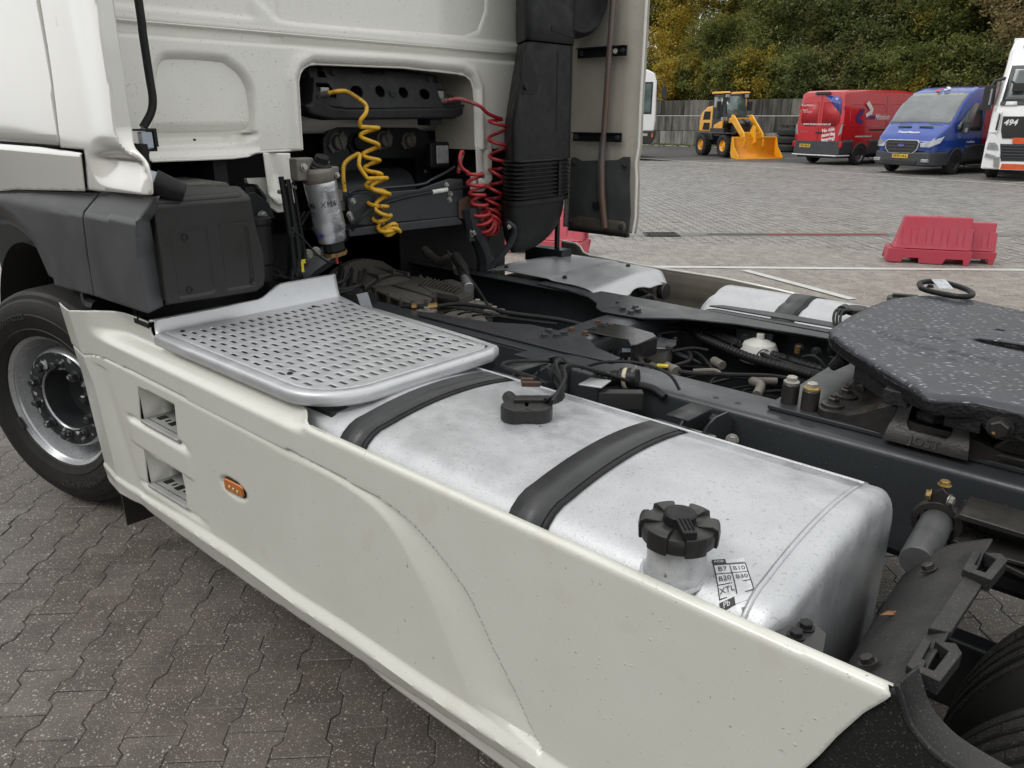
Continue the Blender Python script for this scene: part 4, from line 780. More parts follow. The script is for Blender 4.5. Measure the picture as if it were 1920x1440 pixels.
hy2 = refine([(HX, 1.066, 1.650), (HX, 1.068, 1.56), (HX, 1.072, 1.49), (HX+.005, 1.078, 1.40), (HX+.01, 1.088, 1.32), (HX+.02, 1.120, 1.265), (HX+.05, 1.118, 1.235)], 8, .038, 2.6, .036)
hy3 = refine([(HX+.03, 1.105, 1.250), (HX+.035, 1.085, 1.31), (HX+.045, 1.072, 1.40), (HX+.045, 1.065, 1.46)], 3, .032, 1.0, .036)
hy4 = spline([(HX+.03, 1.02, 1.462), (HX+.02, .992, 1.51), (HX+.01, 1.004, 1.552), (HX, .985, 1.548), (HX-.01, .945, 1.52), (HX-.01, .934, 1.47), (HX-.01, .936, 1.415)], 6)
def hose(name, pts, m, parent=T, r=.0082):
    mb = MB(); mb.tube([p for i, p in enumerate(pts) if i == 0 or (Vector(p)-Vector(pts[i-1])).length > .001], r, 9); return mb.build(name, m, parent, smooth=90)
smooth_join = lambda a, b, c=4: a+spline([a[-2], a[-1], b[0], b[1]], c)[c:2*c+1][1:-1]+b
yh = hose('yellow_air_hose', smooth_join(smooth_join(smooth_join(hy, hy2), hy3), hy4), yellow_hose)
def spring(name, pts, r, parent, m):
    mb = MB(); C = spline(pts, 40); out = []
    for i, p in enumerate(C):
        q = (C[min(i+1, len(C)-1)]-C[max(i-1, 0)]).normalized(); u = q.orthogonal().normalized(); w = q.cross(u); a = i*1.15; out.append(p+u*r*math.cos(a)+w*r*math.sin(a))
    mb.tube(out, .0011, 5); return mb.build(name, m, parent, smooth=90)
spring('spring_guard', [hy[4], hy[12], hy[20], hy[26]], .0098, yh, gold_nut); spring('spring_guard', [hy4[14], hy4[22], hy4[28], hy4[34]], .0098, yh, gold_nut)
mb = MB(); mb.cyl(hy[0]+Vector((-.03, -.006, -.006)), hy[2], .0135, .010, 12); mb.build('coupling', cast_alu, yh); mb = MB(); mb.cyl((1.0, .936, 1.42), (1.0, .938, 1.375), .010, .012, 10); mb.box((.99, .94, 1.355), (.03, .03, .035)); mb.build('coupling', cast_alu, yh, bevel=.003)
hr = spline([(.955, 1.565, 1.757), (.985, 1.59, 1.764), (1.0, 1.62, 1.765), (1.01, 1.66, 1.755), (HX, 1.695, 1.736), (HX, 1.745, 1.706), (HX, 1.80, 1.690), (HX, 1.845, 1.680)], 6)
hr2 = refine([(HX, 1.812, 1.672), (HX, 1.815, 1.58), (HX, 1.82, 1.49), (HX, 1.80, 1.41), (HX, 1.785, 1.33), (HX, 1.770, 1.275), (HX+.01, 1.752, 1.235)], 7, .046, -.6, .040)
hr3 = refine([(HX+.03, 1.742, 1.225), (HX+.04, 1.715, 1.200), (HX+.05, 1.675, 1.215), (HX+.05, 1.648, 1.255)], 5, .042, .5, .042)
hr4 = refine([(HX+.05, 1.642, 1.265), (HX+.05, 1.628, 1.33), (HX+.045, 1.620, 1.39), (HX+.04, 1.613, 1.455)], 4.4, .040, 1.2, .038)
hr5 = spline([(HX+.03, 1.585, 1.455), (HX+.02, 1.556, 1.475), (HX+.015, 1.545, 1.51), (HX+.01, 1.560, 1.541), (HX, 1.582, 1.540), (HX-.02, 1.585, 1.505), (HX-.03, 1.58, 1.45)], 6)
rh = hose('red_air_hose', smooth_join(smooth_join(smooth_join(smooth_join(hr, hr2), hr3), hr4), hr5), red_hose)
spring('spring_guard', [hr[3], hr[10], hr[16], hr[22]], .0098, rh, steel); spring('spring_guard', [hr5[26], hr5[30], hr5[34]], .0098, rh, steel)
mb = MB(); mb.cyl(hr[0]+Vector((-.03, -.004, -.006)), hr[2], .0135, .010, 12); mb.build('coupling', cast_alu, rh)

# ---- inner socket plate, lamp, air tank
sp_o = [(1.14, 1.17), (1.155, 1.60), (1.185, 1.632), (1.235, 1.648), (1.70, 1.640), (1.765, 1.62), (1.792, 1.575), (1.785, 1.20), (1.70, 1.20), (1.70, 1.47), (1.675, 1.498), (1.42, 1.505), (1.375, 1.48), (1.36, 1.43), (1.36, 1.17)]
mb = MB(); mb.prism(sp_o, 'x', .58, .60); spn = mb.build('socket_plate', chassis_dark, T, bevel=.003)
for y, z, m_, r in ((1.226, 1.583, cast_alu, .034), (1.337, 1.580, black_plastic, .036), (1.492, 1.587, cast_alu, .033), (1.643, 1.580, cast_alu, .030)):
    mb = MB(); mb.lathe([(r*1.25, 0), (r*1.25, .006), (r, .008), (r, .028), (r*.86, .034), (0, .034)], (.60, y, z), (1, 0, 0), 24); mb.box((.606, y, z), (.010, r*3.1, r*1.3), Matrix.Rotation(R_(35), 3, 'X')); 
    if m_ is cast_alu: mb.box((.638, y, z), (.008, r*.34, r*1.9), Matrix.Rotation(R_(18), 3, 'X'))
    mb.build('trailer_socket', m_, spn, bevel=.002)
for y, z in ((1.75, 1.43), (1.76, 1.34), (1.17, 1.50), (1.185, 1.40)): bolt(spn, (.601, y, z), (1, 0, 0), .008, steel)
mb = MB(); mb.bx(.76, .80, 1.612, 1.738, 1.458, 1.578); lampo = mb.build('work_lamp', black_plastic, T, bevel=.012, seg=3); mb = MB(); mb.bx(.80, .806, 1.645, 1.722, 1.480, 1.562); mb.build('lens', glass_lens, lampo, bevel=.004)
mb = MB(); mb.cyl((.70, .98, 1.36), (.70, 1.52, 1.36), .105, n=30); mb.build('air_tank', chassis_dark, T, bevel=.02)
# ---- cab suspension cross-beam
mb = MB(); cb = [(.945, 1.385), (.99, 1.400), (1.32, 1.398), (1.42, 1.418), (1.50, 1.432), (1.585, 1.425), (1.585, 1.26), (1.02, 1.275), (.95, 1.285)]
mb.prism(cb, 'x', 1.03, 1.04); mb.prism([(.93, 1.268), (1.02, 1.272), (1.53, 1.262), (1.56, 1.24), (1.56, 1.225), (.93, 1.240)], 'x', .93, 1.055); bm_ = mb.build('cab_beam', chassis, T, bevel=.004)
mb = MB(); mb.prism([(1.545, 1.33), (1.60, 1.35), (1.70, 1.31), (1.69, 1.22), (1.62, 1.235), (1.545, 1.255)], 'x', 1.041, 1.050); mb.build('gusset_plate', rusty_brown, T, bevel=.002)
for y, z in ((.967, 1.375), (.945, 1.325), (.952, 1.310), (1.478, 1.405), (1.50, 1.365), (1.495, 1.34)): bolt(bm_, (1.041, y, z), (1, 0, 0), .0115, steel)
mb = MB(); mb.tube(spline([(1.02, .93, 1.22), (1.07, .965, 1.30), (1.07, 1.05, 1.345), (1.07, 1.20, 1.372), (1.07, 1.40, 1.387), (1.05, 1.60, 1.390)], 8), .0075, 8); cbl = mb.build('brake_line', black_plastic, T)
mb = MB(); mb.tube([(1.07, 1.365, 1.3845), (1.07, 1.455, 1.389)], .0095, 10); mb.build('line_label', white_plastic, cbl)
mb = MB(); mb.tube(spline([(1.0, .98, 1.40), (1.0, 1.03, 1.412), (1.0, 1.35, 1.412), (1.0, 1.43, 1.430), (.98, 1.54, 1.455), (.97, 1.60, 1.475)], 8), .006, 8); mb.build('brake_line', chassis, T)
# arm and damper below the red hose
for yy, sg in ((1.60, 1), (.80, -1)):
    mb = MB(); mb.tube(spline([(1.06, yy, 1.30), (1.06, yy+.03, 1.20), (1.05, yy+.085*sg, 1.13), (1.04, yy+.125*sg, 1.05), (1.02, yy+.14*sg, .97)], 8), [.042]*33, 8); mb.build('cab_mount_arm', chassis, T, smooth=40)
mb = MB(); mb.bx(1.05, 1.075, 1.585, 1.665, 1.145, 1.215); mo = mb.build('mount_plate', chassis, T, bevel=.003); bolt(mo, (1.076, 1.605, 1.187), (1, 0, 0), .017, steel); bolt(mo, (1.076, 1.645, 1.190), (1, 0, 0), .017, steel)
mb = MB(); mb.lathe([(.055, 0), (.055, -.12), (.047, -.125), (.047, -.20), (.03, -.21), (.03, -.24), (0, -.24)], (.98, 1.76, 1.30), (0, .0, 1), 24); mb.build('air_spring', black_plastic, T, bevel=.002)
mb = MB(); mb.cyl((.95, 1.79, 1.03), (1.01, 1.80, 1.03), .022, n=20); mb.cyl((1.0, 1.80, 1.03), (1.02, 1.80, 1.03), .012, n=16); mb.build('mount_bush', cast_alu, T, bevel=.002)
# ---- fuel filter
FX = 1.235; ft0, ft1 = Vector((FX, .690, 1.478)), Vector((FX, .722, 1.268)); ax = (ft1-ft0).normalized(); Lf = (ft1-ft0).length
prof = [(.0, -.002), (.056, -.002), (.057, .003), (.0575, .01), (.056, .07), (.0545, .10), (.0565, .13), (.0565, Lf-.045), (.0545, Lf-.042), (.0545, Lf-.036), (.051, Lf-.034), (.051, Lf-.004), (.047, Lf), (0, Lf)]
mb = MB(); mb.lathe(prof, ft0, ax, 40, wob=lambda a, h: 1-.07*math.exp(-((h-.105)/.018)**2)*max(0, math.cos(a-.4))**4); flt = mb.build('fuel_filter', alu_filter, T, smooth=50)
fu = Vector((1, 0, 0)); fr_ = ax.cross(fu)
def onf(v, a0, h0, r=.0585): a = a0+v.x/r; return ft0+ax*(h0-v.y)+(fu*math.cos(a)+fr_*math.sin(a))*(r-.0006)
vd = Vector((3.55-FX, -.88-.70, 0)).normalized(); af = math.atan2(vd.dot(fr_), vd.dot(fu))
for s_ in (1, -1):
    test = onf(Vector((.01, 0, 0)), af, .05)-onf(Vector((0, 0, 0)), af, .05)
flip = 1 if test.dot(Vector((.5, .85, 0))) > 0 else -1
mb = MB(); mb.text('XM6', None, size=.027, ext=.0003, shear=.1, sp=1.25, bend=lambda v: onf(Vector((v.x*flip, v.y, 0)), af+.25*flip, .072)); mb.text('XM6', None, size=.026, ext=.0003, bold=.0006, bend=lambda v: onf(Vector((v.x*flip, v.y, 0)), af-1.05*flip, .072))
mb.build('print', print_black, flt); mb = MB(); mb.text('DAF', None, size=.018, ext=.0003, bold=.0006, bend=lambda v: onf(Vector((v.x*flip, v.y, 0)), af-.75*flip, .180, .0575)); mb.build('print', print_blue, flt)
mb = MB(); mb.tube([ft0+(fu*math.cos(a)+fr_*math.sin(a))*.057-ax*.004 for a in np.linspace(0, 2*math.pi, 30)], .002, 6); mb.build('gasket', rusty_brown, flt)
mb = MB(); hd = ft0-ax*.05; mb.lathe([(.050, .046), (.054, .030), (.052, .010), (.040, 0), (0, 0)], hd, ax, 28); mb.box(ft0+Vector((-.02, -.055, .045)), (.05, .07, .075)); mb.box(ft0+Vector((.0, .055, .03)), (.03, .04, .04)); mb.build('filter_head', cast_alu, flt, bevel=.006)
pt = ft0+Vector((.005, .002, .045)); mb = MB(); mb.lathe([(.042, 0), (.042, .008), (.036, .012), (.036, .018), (.030, .022), (.024, .023), (.024, .042), (.021, .046), (0, .046)], pt, Vector((.35, .05, .93)), 28); mb.build('primer_pump', black_plastic, flt, bevel=.001)
bolt(flt, ft0+Vector((.008, -.065, .052)), (1, 0, .1), .012, steel); bolt(flt, ft0+Vector((.02, .06, .02)), (1, 0, .1), .009, steel)
mb = MB(); mb.lathe([(.040, 0), (.040, .032), (.034, .036), (.034, .04)], ft1, ax, 12); mb.build('drain_cup', black_plastic, flt, smooth=20)
mb = MB(); mb.lathe([(.042, .038), (.042, .052), (.02, .054)], ft1, ax, 22, wob=lambda a, h: 1+.06*math.cos(9*a)); mb.build('drain_ring', brass, flt, smooth=20)
mb = MB(); mb.tube(spline([ft1+ax*.05, ft1+ax*.08+Vector((0, -.02, 0)), (FX, .66, 1.22), (FX+.0, .60, 1.29), (FX, .56, 1.33)], 8), .0035, 8); mb.build('sensor_wire', black_plastic, T)
mb = MB(); mb.tube([ft1+ax*.052, ft1+ax*.085], .006, 8); mb.build('sensor_plug', red_hose, T)
# pipes and dark clutter beside the filter
for k, (y, r) in enumerate(((.565, .0095), (.588, .011), (.61, .006))):
    mb = MB(); mb.tube(spline([(1.19, y, 1.50-.01*k), (1.19, y+.01, 1.36), (1.19, y+.015, 1.20), (1.17, y-.02-.02*k, 1.06), (1.1, y-.05, .92)], 8), r, 8); mb.build('fuel_pipe', black_plastic, T)
for k in range(3):
    mb = MB(); mb.tube(spline([(1.17, .64+.02*k, 1.37), (1.19, .60, 1.34-.02*k), (1.2, .575, 1.27), (1.19, .60, 1.18-.03*k), (1.15, .66+.05*k, 1.08)], 8), .0045, 6); mb.build('fuel_pipe', black_plastic, T)
mb = MB(); mb.cyl((1.18, .555, 1.45), (1.18, .605, 1.44), .007, n=8); mb.cyl((1.19, .58, 1.475), (1.19, .62, 1.46), .007, n=8); mb.build('pipe_clip', steel, T)
mb = MB(); mb.lathe([(.0, 0), (.052, 0), (.052, -.02), (.047, -.025), (.047, -.16), (.04, -.165), (.04, -.22)], (1.10, .505, 1.36), (0, 0, 1), 26); mb.build('oil_filter', black_plastic, T, bevel=.002)
mb = MB(); mb.prism([(.43, 1.43), (.55, 1.44), (.60, 1.40), (.62, 1.34), (.50, 1.355), (.42, 1.34)], 'x', 1.02, 1.035); mb.prism([(.62, 1.05), (.67, 1.05), (.70, 1.25), (.66, 1.30)], 'x', 1.05, 1.08); eb = mb.build('engine_bracket', chassis_dark, T, bevel=.003)
bolt(eb, (1.04, .565, 1.355), (1, 0, 0), .017, steel); bolt(eb, (1.04, .475, 1.345), (1, 0, 0), .012, steel); bolt(eb, (1.10, .70, 1.205), (1, 0, 0), .018, steel); bolt(eb, (1.10, .735, 1.21), (1, 0, 0), .018, steel)
mb = MB(); mb.bx(1.19, 1.20, .60, .625, 1.195, 1.21); mb.bx(1.192, 1.20, .606, .616, 1.165, 1.195); mb.build('cable_tag', yellow_tag, T, bevel=.001)
for k in range(8):
    random.seed(40+k); a = Vector((1.0+.02*k, .55+.08*random.random(), 1.12+.05*random.random())); mb = MB(); mb.tube(spline([a, a+Vector((.05, .1, -.06)), a+Vector((.05, .25, -.10+.05*random.random())), a+Vector((-.1, .4, -.05))], 6), .005+.004*random.random(), 7); mb.build('engine_hose', black_plastic, T)
mb = MB(); mb.prism([(.80, 1.00), (.865, 1.02), (.875, 1.05), (.80, 1.075), (.79, 1.07)], 'x', 1.28, 1.284); mb.build('small_bracket', black_plastic, T, bevel=.001)
mb = MB(); mb.box((1.33, .775, 1.05), (.004, .05, .06), Matrix.Rotation(R_(-25), 3, 'Y')); mb.build('bare_bracket', mat('bare grey bracket', (.22, .23, .25), .4, metal=.3), T, bevel=.001)

# ============================================================ CHASSIS
def rail(y_in, y_out, name, x0=.0, x1=4.6, zt=.980):
    s = 1 if y_out > y_in else -1; mb = MB(); t = .009
    mb.bx(x0, x1, min(y_in, y_out), max(y_in, y_out), zt-t, zt); mb.bx(x0, x1, min(y_out, y_out-s*t), max(y_out, y_out-s*t), zt-.28, zt-t-.0005); mb.bx(x0, x1, min(y_in, y_out-s*t-.001), max(y_in, y_out-s*t-.001), zt-.28, zt-.27)
    return mb.build(name, chassis, T, bevel=.006, seg=3)
r1 = rail(.992, .893, 'chassis_rail'); r2 = rail(1.655, 1.742, 'chassis_rail')
def outer_rail(x0, y_in, y_out, zt, m=chassis):
    s = 1 if y_out > y_in else -1; pr = [(y_in, zt), (y_out-s*.018, zt)]+[(y_out-s*.018+s*.018*math.sin(R_(a)), zt-.018+.018*math.cos(R_(a))) for a in (15, 30, 45, 60, 75, 90)]+[(y_out, zt-.235)]
    pi_ = [(y-(s*.007 if i > 0 else 0), z-.007) for i, (y, z) in enumerate(pr)][::-1]; n = len(pr); mb = MB()
    poly = pr+pi_; mb.prism(poly, 'x', x0+.05, 4.6)
    # rounded start of the outer section
    vs = []; K_ = 8
    for k in range(K_+1):
        a = R_(90*k/K_); x = x0+.05-.05*math.sin(a); q = math.cos(a); vs.append([(x, y_in+(y-y_in)*(.55+.45*q), z-.006*(1-q)) for y, z in pr])
    mb.add([p for r in vs for p in r], [(i*n+k, i*n+k+1, (i+1)*n+k+1, (i+1)*n+k) for i in range(K_) for k in range(n-1)])
    return mb.build('outer_rail', m, T, smooth=40)
outer_rail(2.15, .938, .838, .983); outer_rail(2.20, 1.742, 1.802, .983)
for x, y in ((2.455, .885), (2.70, .89), (2.762, .892), (2.60, 1.775), (3.0, .96), (2.45, 1.70)):
    mb = MB(); mb.lathe([(.0085, .0), (0, .0006)], (x, y, .9838), (0, 0, 1), 16); mb.build('rail_hole', print_black, T)
# gussets at the cross member
def gusset(poly, z, name='gusset'):
    mb = MB(); mb.prism(poly, 'z', z, z+.008); return mb.build(name, chassis, T, bevel=.003)
gusset([(1.45, .93), (1.45, .985), (1.60, 1.005), (1.72, 1.035), (1.80, 1.075), (1.86, 1.108), (2.09, 1.115), (2.14, 1.085), (2.20, 1.035), (2.32, .998), (2.32, .945), (2.13, .93)], .9815)
gusset([(1.42, 1.72), (1.42, 1.66), (1.60, 1.645), (1.75, 1.60), (1.84, 1.535), (1.885, 1.47), (1.93, 1.44), (2.10, 1.455), (2.22, 1.55), (2.40, 1.612), (2.62, 1.640), (2.75, 1.648), (2.75, 1.70), (2.0, 1.725)], .9815)
mb = MB(); xm = [(1.945, .968), (1.952, .9765), (2.065, .9765), (2.088, .968), (2.10, .945), (2.105, .86), (2.095, .86), (2.09, .94), (2.075, .958), (1.955, .960), (1.95, .86), (1.94, .86)]
mb.prism(xm, 'y', 1.02, 1.66); xmo = mb.build('cross_member', chassis, T, bevel=.003, smooth=40)
for x, y in ((1.975, 1.067), (2.0, 1.013), (2.03, 1.042), (2.03, 1.082)): bolt(xmo, (x, y, .9895), (0, 0, 1), .0145, chassis)
for x, y in ((1.99, 1.50), (2.04, 1.478), (2.01, 1.557), (2.045, 1.518)): bolt(xmo, (x, y, .9895), (0, 0, 1), .0145, chassis)
bolt(xmo, (1.907, 1.585, .9895), (0, 0, 1), .008, chassis)
for x, y in ((1.992, 1.175), (2.003, 1.318), (2.065, 1.312), (2.055, 1.168)): bolt(xmo, (x, y, .977), (0, 0, 1), .013, rusty_brown)
for x, y in ((2.052, 1.228), (2.053, 1.285)): bolt(xmo, (x, y, .984), (0, 0, 1), .010, chassis)
mb = MB(); mb.prism([(2.03, 1.19), (2.03, 1.335), (2.12, 1.345), (2.235, 1.325), (2.262, 1.30), (2.268, 1.17), (2.255, 1.15), (2.21, 1.20), (2.14, 1.195)], 'z', .9775, .983); mb.prism([(2.25, 1.16), (2.262, 1.17), (2.262, 1.31), (2.25, 1.30)], 'z', .915, .9775); mb.build('valve_bracket', mat('glossy black bracket', (.015, .015, .016), .15, col2=(.03, .03, .03), nscale=40, rvar=.08, bump=.2, bscale=300), T, bevel=.006, seg=3)
# road-side bracket holding the first tank strap
mb = MB(); 
mb.add([(2.145, .765, .985), (2.15, .80, .985), (2.245, .83, .985), (2.245, .888, .985), (2.145, .765, .80), (2.15, .80, .80), (2.245, .83, .80), (2.245, .888, .80)], [(0, 1, 5, 4), (1, 2, 6, 5), (2, 3, 7, 6)]); mb.build('strap_bracket', chassis, T, solid=.006, bevel=.001)
for x in (2.150, 2.215):
    mb = MB(); mb.prism([(.665, .955), (.69, .985), (.735, .995), (.775, 1.0), (.80, .99), (.80, .88), (.72, .87), (.68, .90)], 'x', x, x+.007); mb.build('clevis', chassis, T, bevel=.002)
mb = MB(); mb.cyl((2.13, .705, .955), (2.245, .705, .955), .012, n=14); mb.build('clevis_pin', chassis, T, bevel=.002); bolt(T, (2.19, .77, .965), (.2, -1, .3), .013, chassis, stud=.03); bolt(T, (2.30, .885, .93), (0, -1, 0), .017, chassis)
mb = MB(); mb.prism([(2.05, .80), (2.06, .885), (2.16, .885), (2.15, .80)], 'z', .985, .99); mb.build('bracket_top', chassis, T, bevel=.002)
for x in (2.712, 2.775):
    mb = MB(); mb.prism([(.655, .955), (.69, .985), (.735, .995), (.80, .99), (.835, .96), (.835, .88), (.72, .87), (.68, .90)], 'x', x, x+.007); mb.build('clevis', chassis, T, bevel=.002)
mb = MB(); mb.cyl((2.70, .70, .95), (2.80, .70, .95), .012, n=14); mb.build('clevis_pin', steel, T, bevel=.002); bolt(T, (2.83, .73, .95), (.5, -1, .2), .014, steel); bolt(T, (2.75, .79, .965), (.2, -1, .3), .012, chassis, stud=.03)
# wiring joint beside the second strap
mb = MB(); mb.cyl((2.38, .775, .985), (2.45, .80, 1.005), .022, n=14); mb.cyl((2.45, .80, 1.005), (2.50, .815, 1.01), .028, n=16); mb.box((2.47, .76, .975), (.10, .035, .02), R_(25)); mb.tube(spline([(2.50, .815, .99), (2.54, .83, .985), (2.58, .83, .97)], 6), .012, 8); mb.build('wiring_joint', black_plastic, T, bevel=.003)
mb = MB(); mb.lathe([(.029, 0), (.0305, .006), (.029, .012)], (2.462, .802, 1.005), (.9, .3, .1), 18); mb.build('joint_ring', ivory, T, solid=.001)
mb = MB(); mb.cyl((2.425, .775, .99), (2.425, .775, 1.02), .006, n=8); mb.cyl((2.49, .80, 1.03), (2.50, .805, 1.045), .008, n=8); mb.build('clip', steel, T)
mb = MB(); mb.tube(spline([(2.33, .78, 1.01), (2.40, .80, 1.04), (2.50, .83, 1.05), (2.58, .84, 1.035), (2.62, .835, 1.0)], 8), .0045, 8); mb.build('cable', black_plastic, T)
mb = MB(); mb.add([(2.44, .62, 1.028), (2.50, .64, 1.028), (2.475, .72, 1.02), (2.42, .70, 1.02)], [(0, 1, 2, 3)]); mb.build('bright_bracket', alu_tread, T, solid=.004, bevel=.001)
mb = MB(); mb.box((2.52, .70, .985), (.12, .03, .05), R_(40)); mb.build('valve_block', wet_black, T, bevel=.004)
# ---- rail web castings
mb = MB(); mb.prism([(2.965, .955), (3.05, .965), (3.12, .955), (3.20, .96), (3.34, .965), (3.55, .95), (3.55, .80), (3.38, .82), (3.20, .80), (3.10, .82), (3.0, .83), (2.965, .87)], 'y', .872, .892); cw = mb.build('spring_bracket', chassis_dark, T, bevel=.008, seg=2)
for x, z, s_ in ((3.012, .939, .013), (2.991, .904, .015), (2.992, .872, .013), (3.072, .918, .024), (3.067, .868, .022), (3.315, .922, .022), (3.42, .90, .018), (3.22, .93, .010)): bolt(cw, (x, .871, z), (0, -1, 0), s_, chassis_dark)
for cx_, cz_, rr in ((3.135, .86, .03), (3.225, .855, .028), (3.19, .93, .014), (3.28, .935, .014)):
    mb = MB(); mb.lathe([(rr*1.15, 0), (rr*1.1, -.005), (rr, -.005), (rr*.95, .004), (0, .004)], (cx_, .871, cz_), (0, 1, 0), 22); mb.build('boss', chassis_dark, cw)
mb = MB()
for pts in ([(3.10, .95), (3.12, .915), (3.17, .905), (3.22, .91), (3.27, .945)], [(3.12, .89), (3.17, .885), (3.20, .87), (3.24, .885), (3.28, .89)]): mb.tube([(p.x, .869, p.y) for p in spline([(a, b, 0) for a, b in pts], 6)], .0035, 6)
mb.build('casting_rib', chassis_dark, cw)
mb = MB(); Tt = Matrix.Translation((3.19, .8705, .900)) @ Matrix.Rotation(R_(90), 4, 'X'); mb.text('DAF 2116', Tt, size=.026, ext=.0015); mb.build('cast_lettering', chassis_dark, cw)
# ---- fifth wheel: mounting plate, spacers, foot and pedestal
mb = MB(); mb.prism([(2.84, .898), (4.3, .902), (4.3, 1.745), (2.86, 1.745), (2.842, 1.44)], 'z', .9855, .9965); mpl = mb.build('mounting_plate', chassis, T, bevel=.002)
for x, y, ring_ in ((2.875, .950, ivory), (2.932, .937, rusty_brown)):
    mb = MB(); mb.lathe([(.0, 0), (.0215, 0), (.0215, .050), (.019, .053), (0, .053)], (x, y, .997), (0, 0, 1), 24); sp_ = mb.build('spacer_sleeve', cast_iron, mpl)
    mb = MB(); mb.lathe([(.0205, .0), (.0205, .005), (.016, .008), (0, .008)], (x, y, 1.050), (0, 0, 1), 20); mb.build('sealing_ring', gold_nut if ring_ is rusty_brown else steel, sp_); bolt(sp_, (x, y, 1.056), (0, 0, 1), .0165, mat('pale galvanised bolt', (.50, .48, .42), .45, metal=.5, col2=(.35, .33, .28), nscale=50), washer=False)
def foot(dx, mirror=1, dy=0):
    y_ = lambda y: (1.3225+(1.3225-y)) if mirror < 0 else y
    mb = MB(); 
    o1 = [(2.952, .945), (2.958, .922), (2.975, .908), (3.02, .912), (3.08, .905), (3.14, .892), (3.30, .892), (3.37, .905), (3.42, .902), (3.42, 1.16), (3.30, 1.20), (3.10, 1.20), (3.03, 1.185), (2.965, 1.175), (2.950, 1.15), (2.955, 1.05)]
    zf = lambda x, y: .9975+.016+.058*sstep(3.02, 3.15, x)*(1-.5*sstep(3.15, 3.17, x))*(1-sstep(3.27, 3.40, x))*(1-sstep(1.0, 1.14, y))
    sheet(mb, o1, .012, lambda x, y: (x, y, zf(x, y)))
    pr = [(x, y) for x, y in o1]; n = len(pr); a = [(x, y, .9975) for x, y in pr]; b = [(x, y, float(zf(np.array([x]), np.array([y]))[0])) for x, y in pr]
    nn = []
    for k in range(n):
        p, q = pr[k], pr[(k+1) % n]
        for t in np.linspace(0, 1, 8)[:-1]: x, y = p[0]+(q[0]-p[0])*t, p[1]+(q[1]-p[1])*t; nn.append((x, y, float(zf(np.array([x]), np.array([y]))[0])))
    m_ = len(nn); mb.add([(x, y, .9975) for x, y, z in nn]+nn, [(k, (k+1) % m_, m_+(k+1) % m_, m_+k) for k in range(m_)])
    mb.v = [(x+dx, y_(y)+dy, z) for x, y, z in mb.v]; return mb
ftc = foot(0).build('mounting_foot', cast_iron, T, smooth=50)
foot(0, -1).build('mounting_foot', cast_iron, T, smooth=50)
mb = MB(); foot(.46).build('mounting_foot', cast_iron, T, smooth=50) if False else None
for x, y in ((2.982, .956), (2.985, 1.041), (2.985, 1.145)):
    mb = MB(); mb.lathe([(.027, 0), (.027, .006), (.019, .009), (0, .009)], (x, y, 1.014), (0, 0, 1), 22); mb.build('boss', cast_iron, ftc); bolt(ftc, (x, y, 1.022), (0, 0, 1), .0165, cast_iron, stud=.018)
# pedestal with a pocket, JOST cast on its face
mb = MB(); yf = .885
oP = [(3.130, .998), (3.305, .998), (3.30, 1.03), (3.285, 1.095), (3.268, 1.113), (3.165, 1.113), (3.150, 1.098), (3.138, 1.04)]; oH = [(3.180, 1.030), (3.255, 1.030), (3.263, 1.040), (3.258, 1.084), (3.250, 1.091), (3.182, 1.091), (3.174, 1.084), (3.170, 1.042)]
sheet(mb, oP, .006, lambda x, z: (x, yf-.022*(1-sstep(.998, 1.06, z)), z), [oH]); n = len(oH)
mb.add([(x, yf-.022*float(1-sstep(.998, 1.06, np.array(z))), z) for x, z in oH]+[(x, yf+.05, z) for x, z in oH], [(k, (k+1) % n, n+(k+1) % n, n+k) for k in range(n)])
n = len(oP); mb.add([(x, yf-.022*float(1-sstep(.998, 1.06, np.array(z))), z) for x, z in oP]+[(x+(.01 if x > 3.2 else -.01), yf+.14, z) for x, z in oP], [(k, (k+1) % n, n+(k+1) % n, n+k) for k in range(n)])
ped = mb.build('pedestal', cast_iron, T, smooth=40); 
mb = MB(); mb.bx(3.16, 3.27, yf+.048, yf+.06, 1.02, 1.10); mb.build('pocket_back', dark_void, ped)
mb = MB(); mb.text('JOST', Matrix.Translation((3.216, yf-.0205, 1.0125)) @ Matrix.Rotation(R_(72), 4, 'X'), size=.026, ext=.0022, bold=.0006, sp=1.15); mb.build('cast_lettering', mat('cast relief', (.05, .045, .04), .5), ped)
# coupling plate
fo = [(2.868, 1.20), (2.862, 1.30), (2.858, 1.42), (2.862, 1.55), (2.872, 1.66), (2.91, 1.76), (2.96, 1.815), (3.07, 1.85), (3.24, 1.775), (3.6, 1.775), (3.95, 1.70), (4.0, 1.45), (3.6, 1.40), (3.55, 1.335), (3.6, 1.27), (4.0, 1.22), (3.95, .98), (3.6, .855), (3.40, .835), (3.30, .833), (3.262, .812), (3.238, .794), (3.215, .795), (3.185, .830), (3.14, .872), (3.09, .92), (3.01, 1.0), (2.945, 1.075), (2.895, 1.14)]
FZ = 1.148
def lump(x, y, k): return .0014*np.sin(x*47+y*31+k)+.0010*np.sin(x*131-y*97+k*2)
slot = [(3.19, 1.325), (3.205, 1.305), (3.25, 1.292), (3.50, 1.255), (3.75, 1.24), (3.75, 1.36), (3.40, 1.352), (3.25, 1.352), (3.205, 1.343)]
hole = cs(3.225, 1.475, .013, .010)
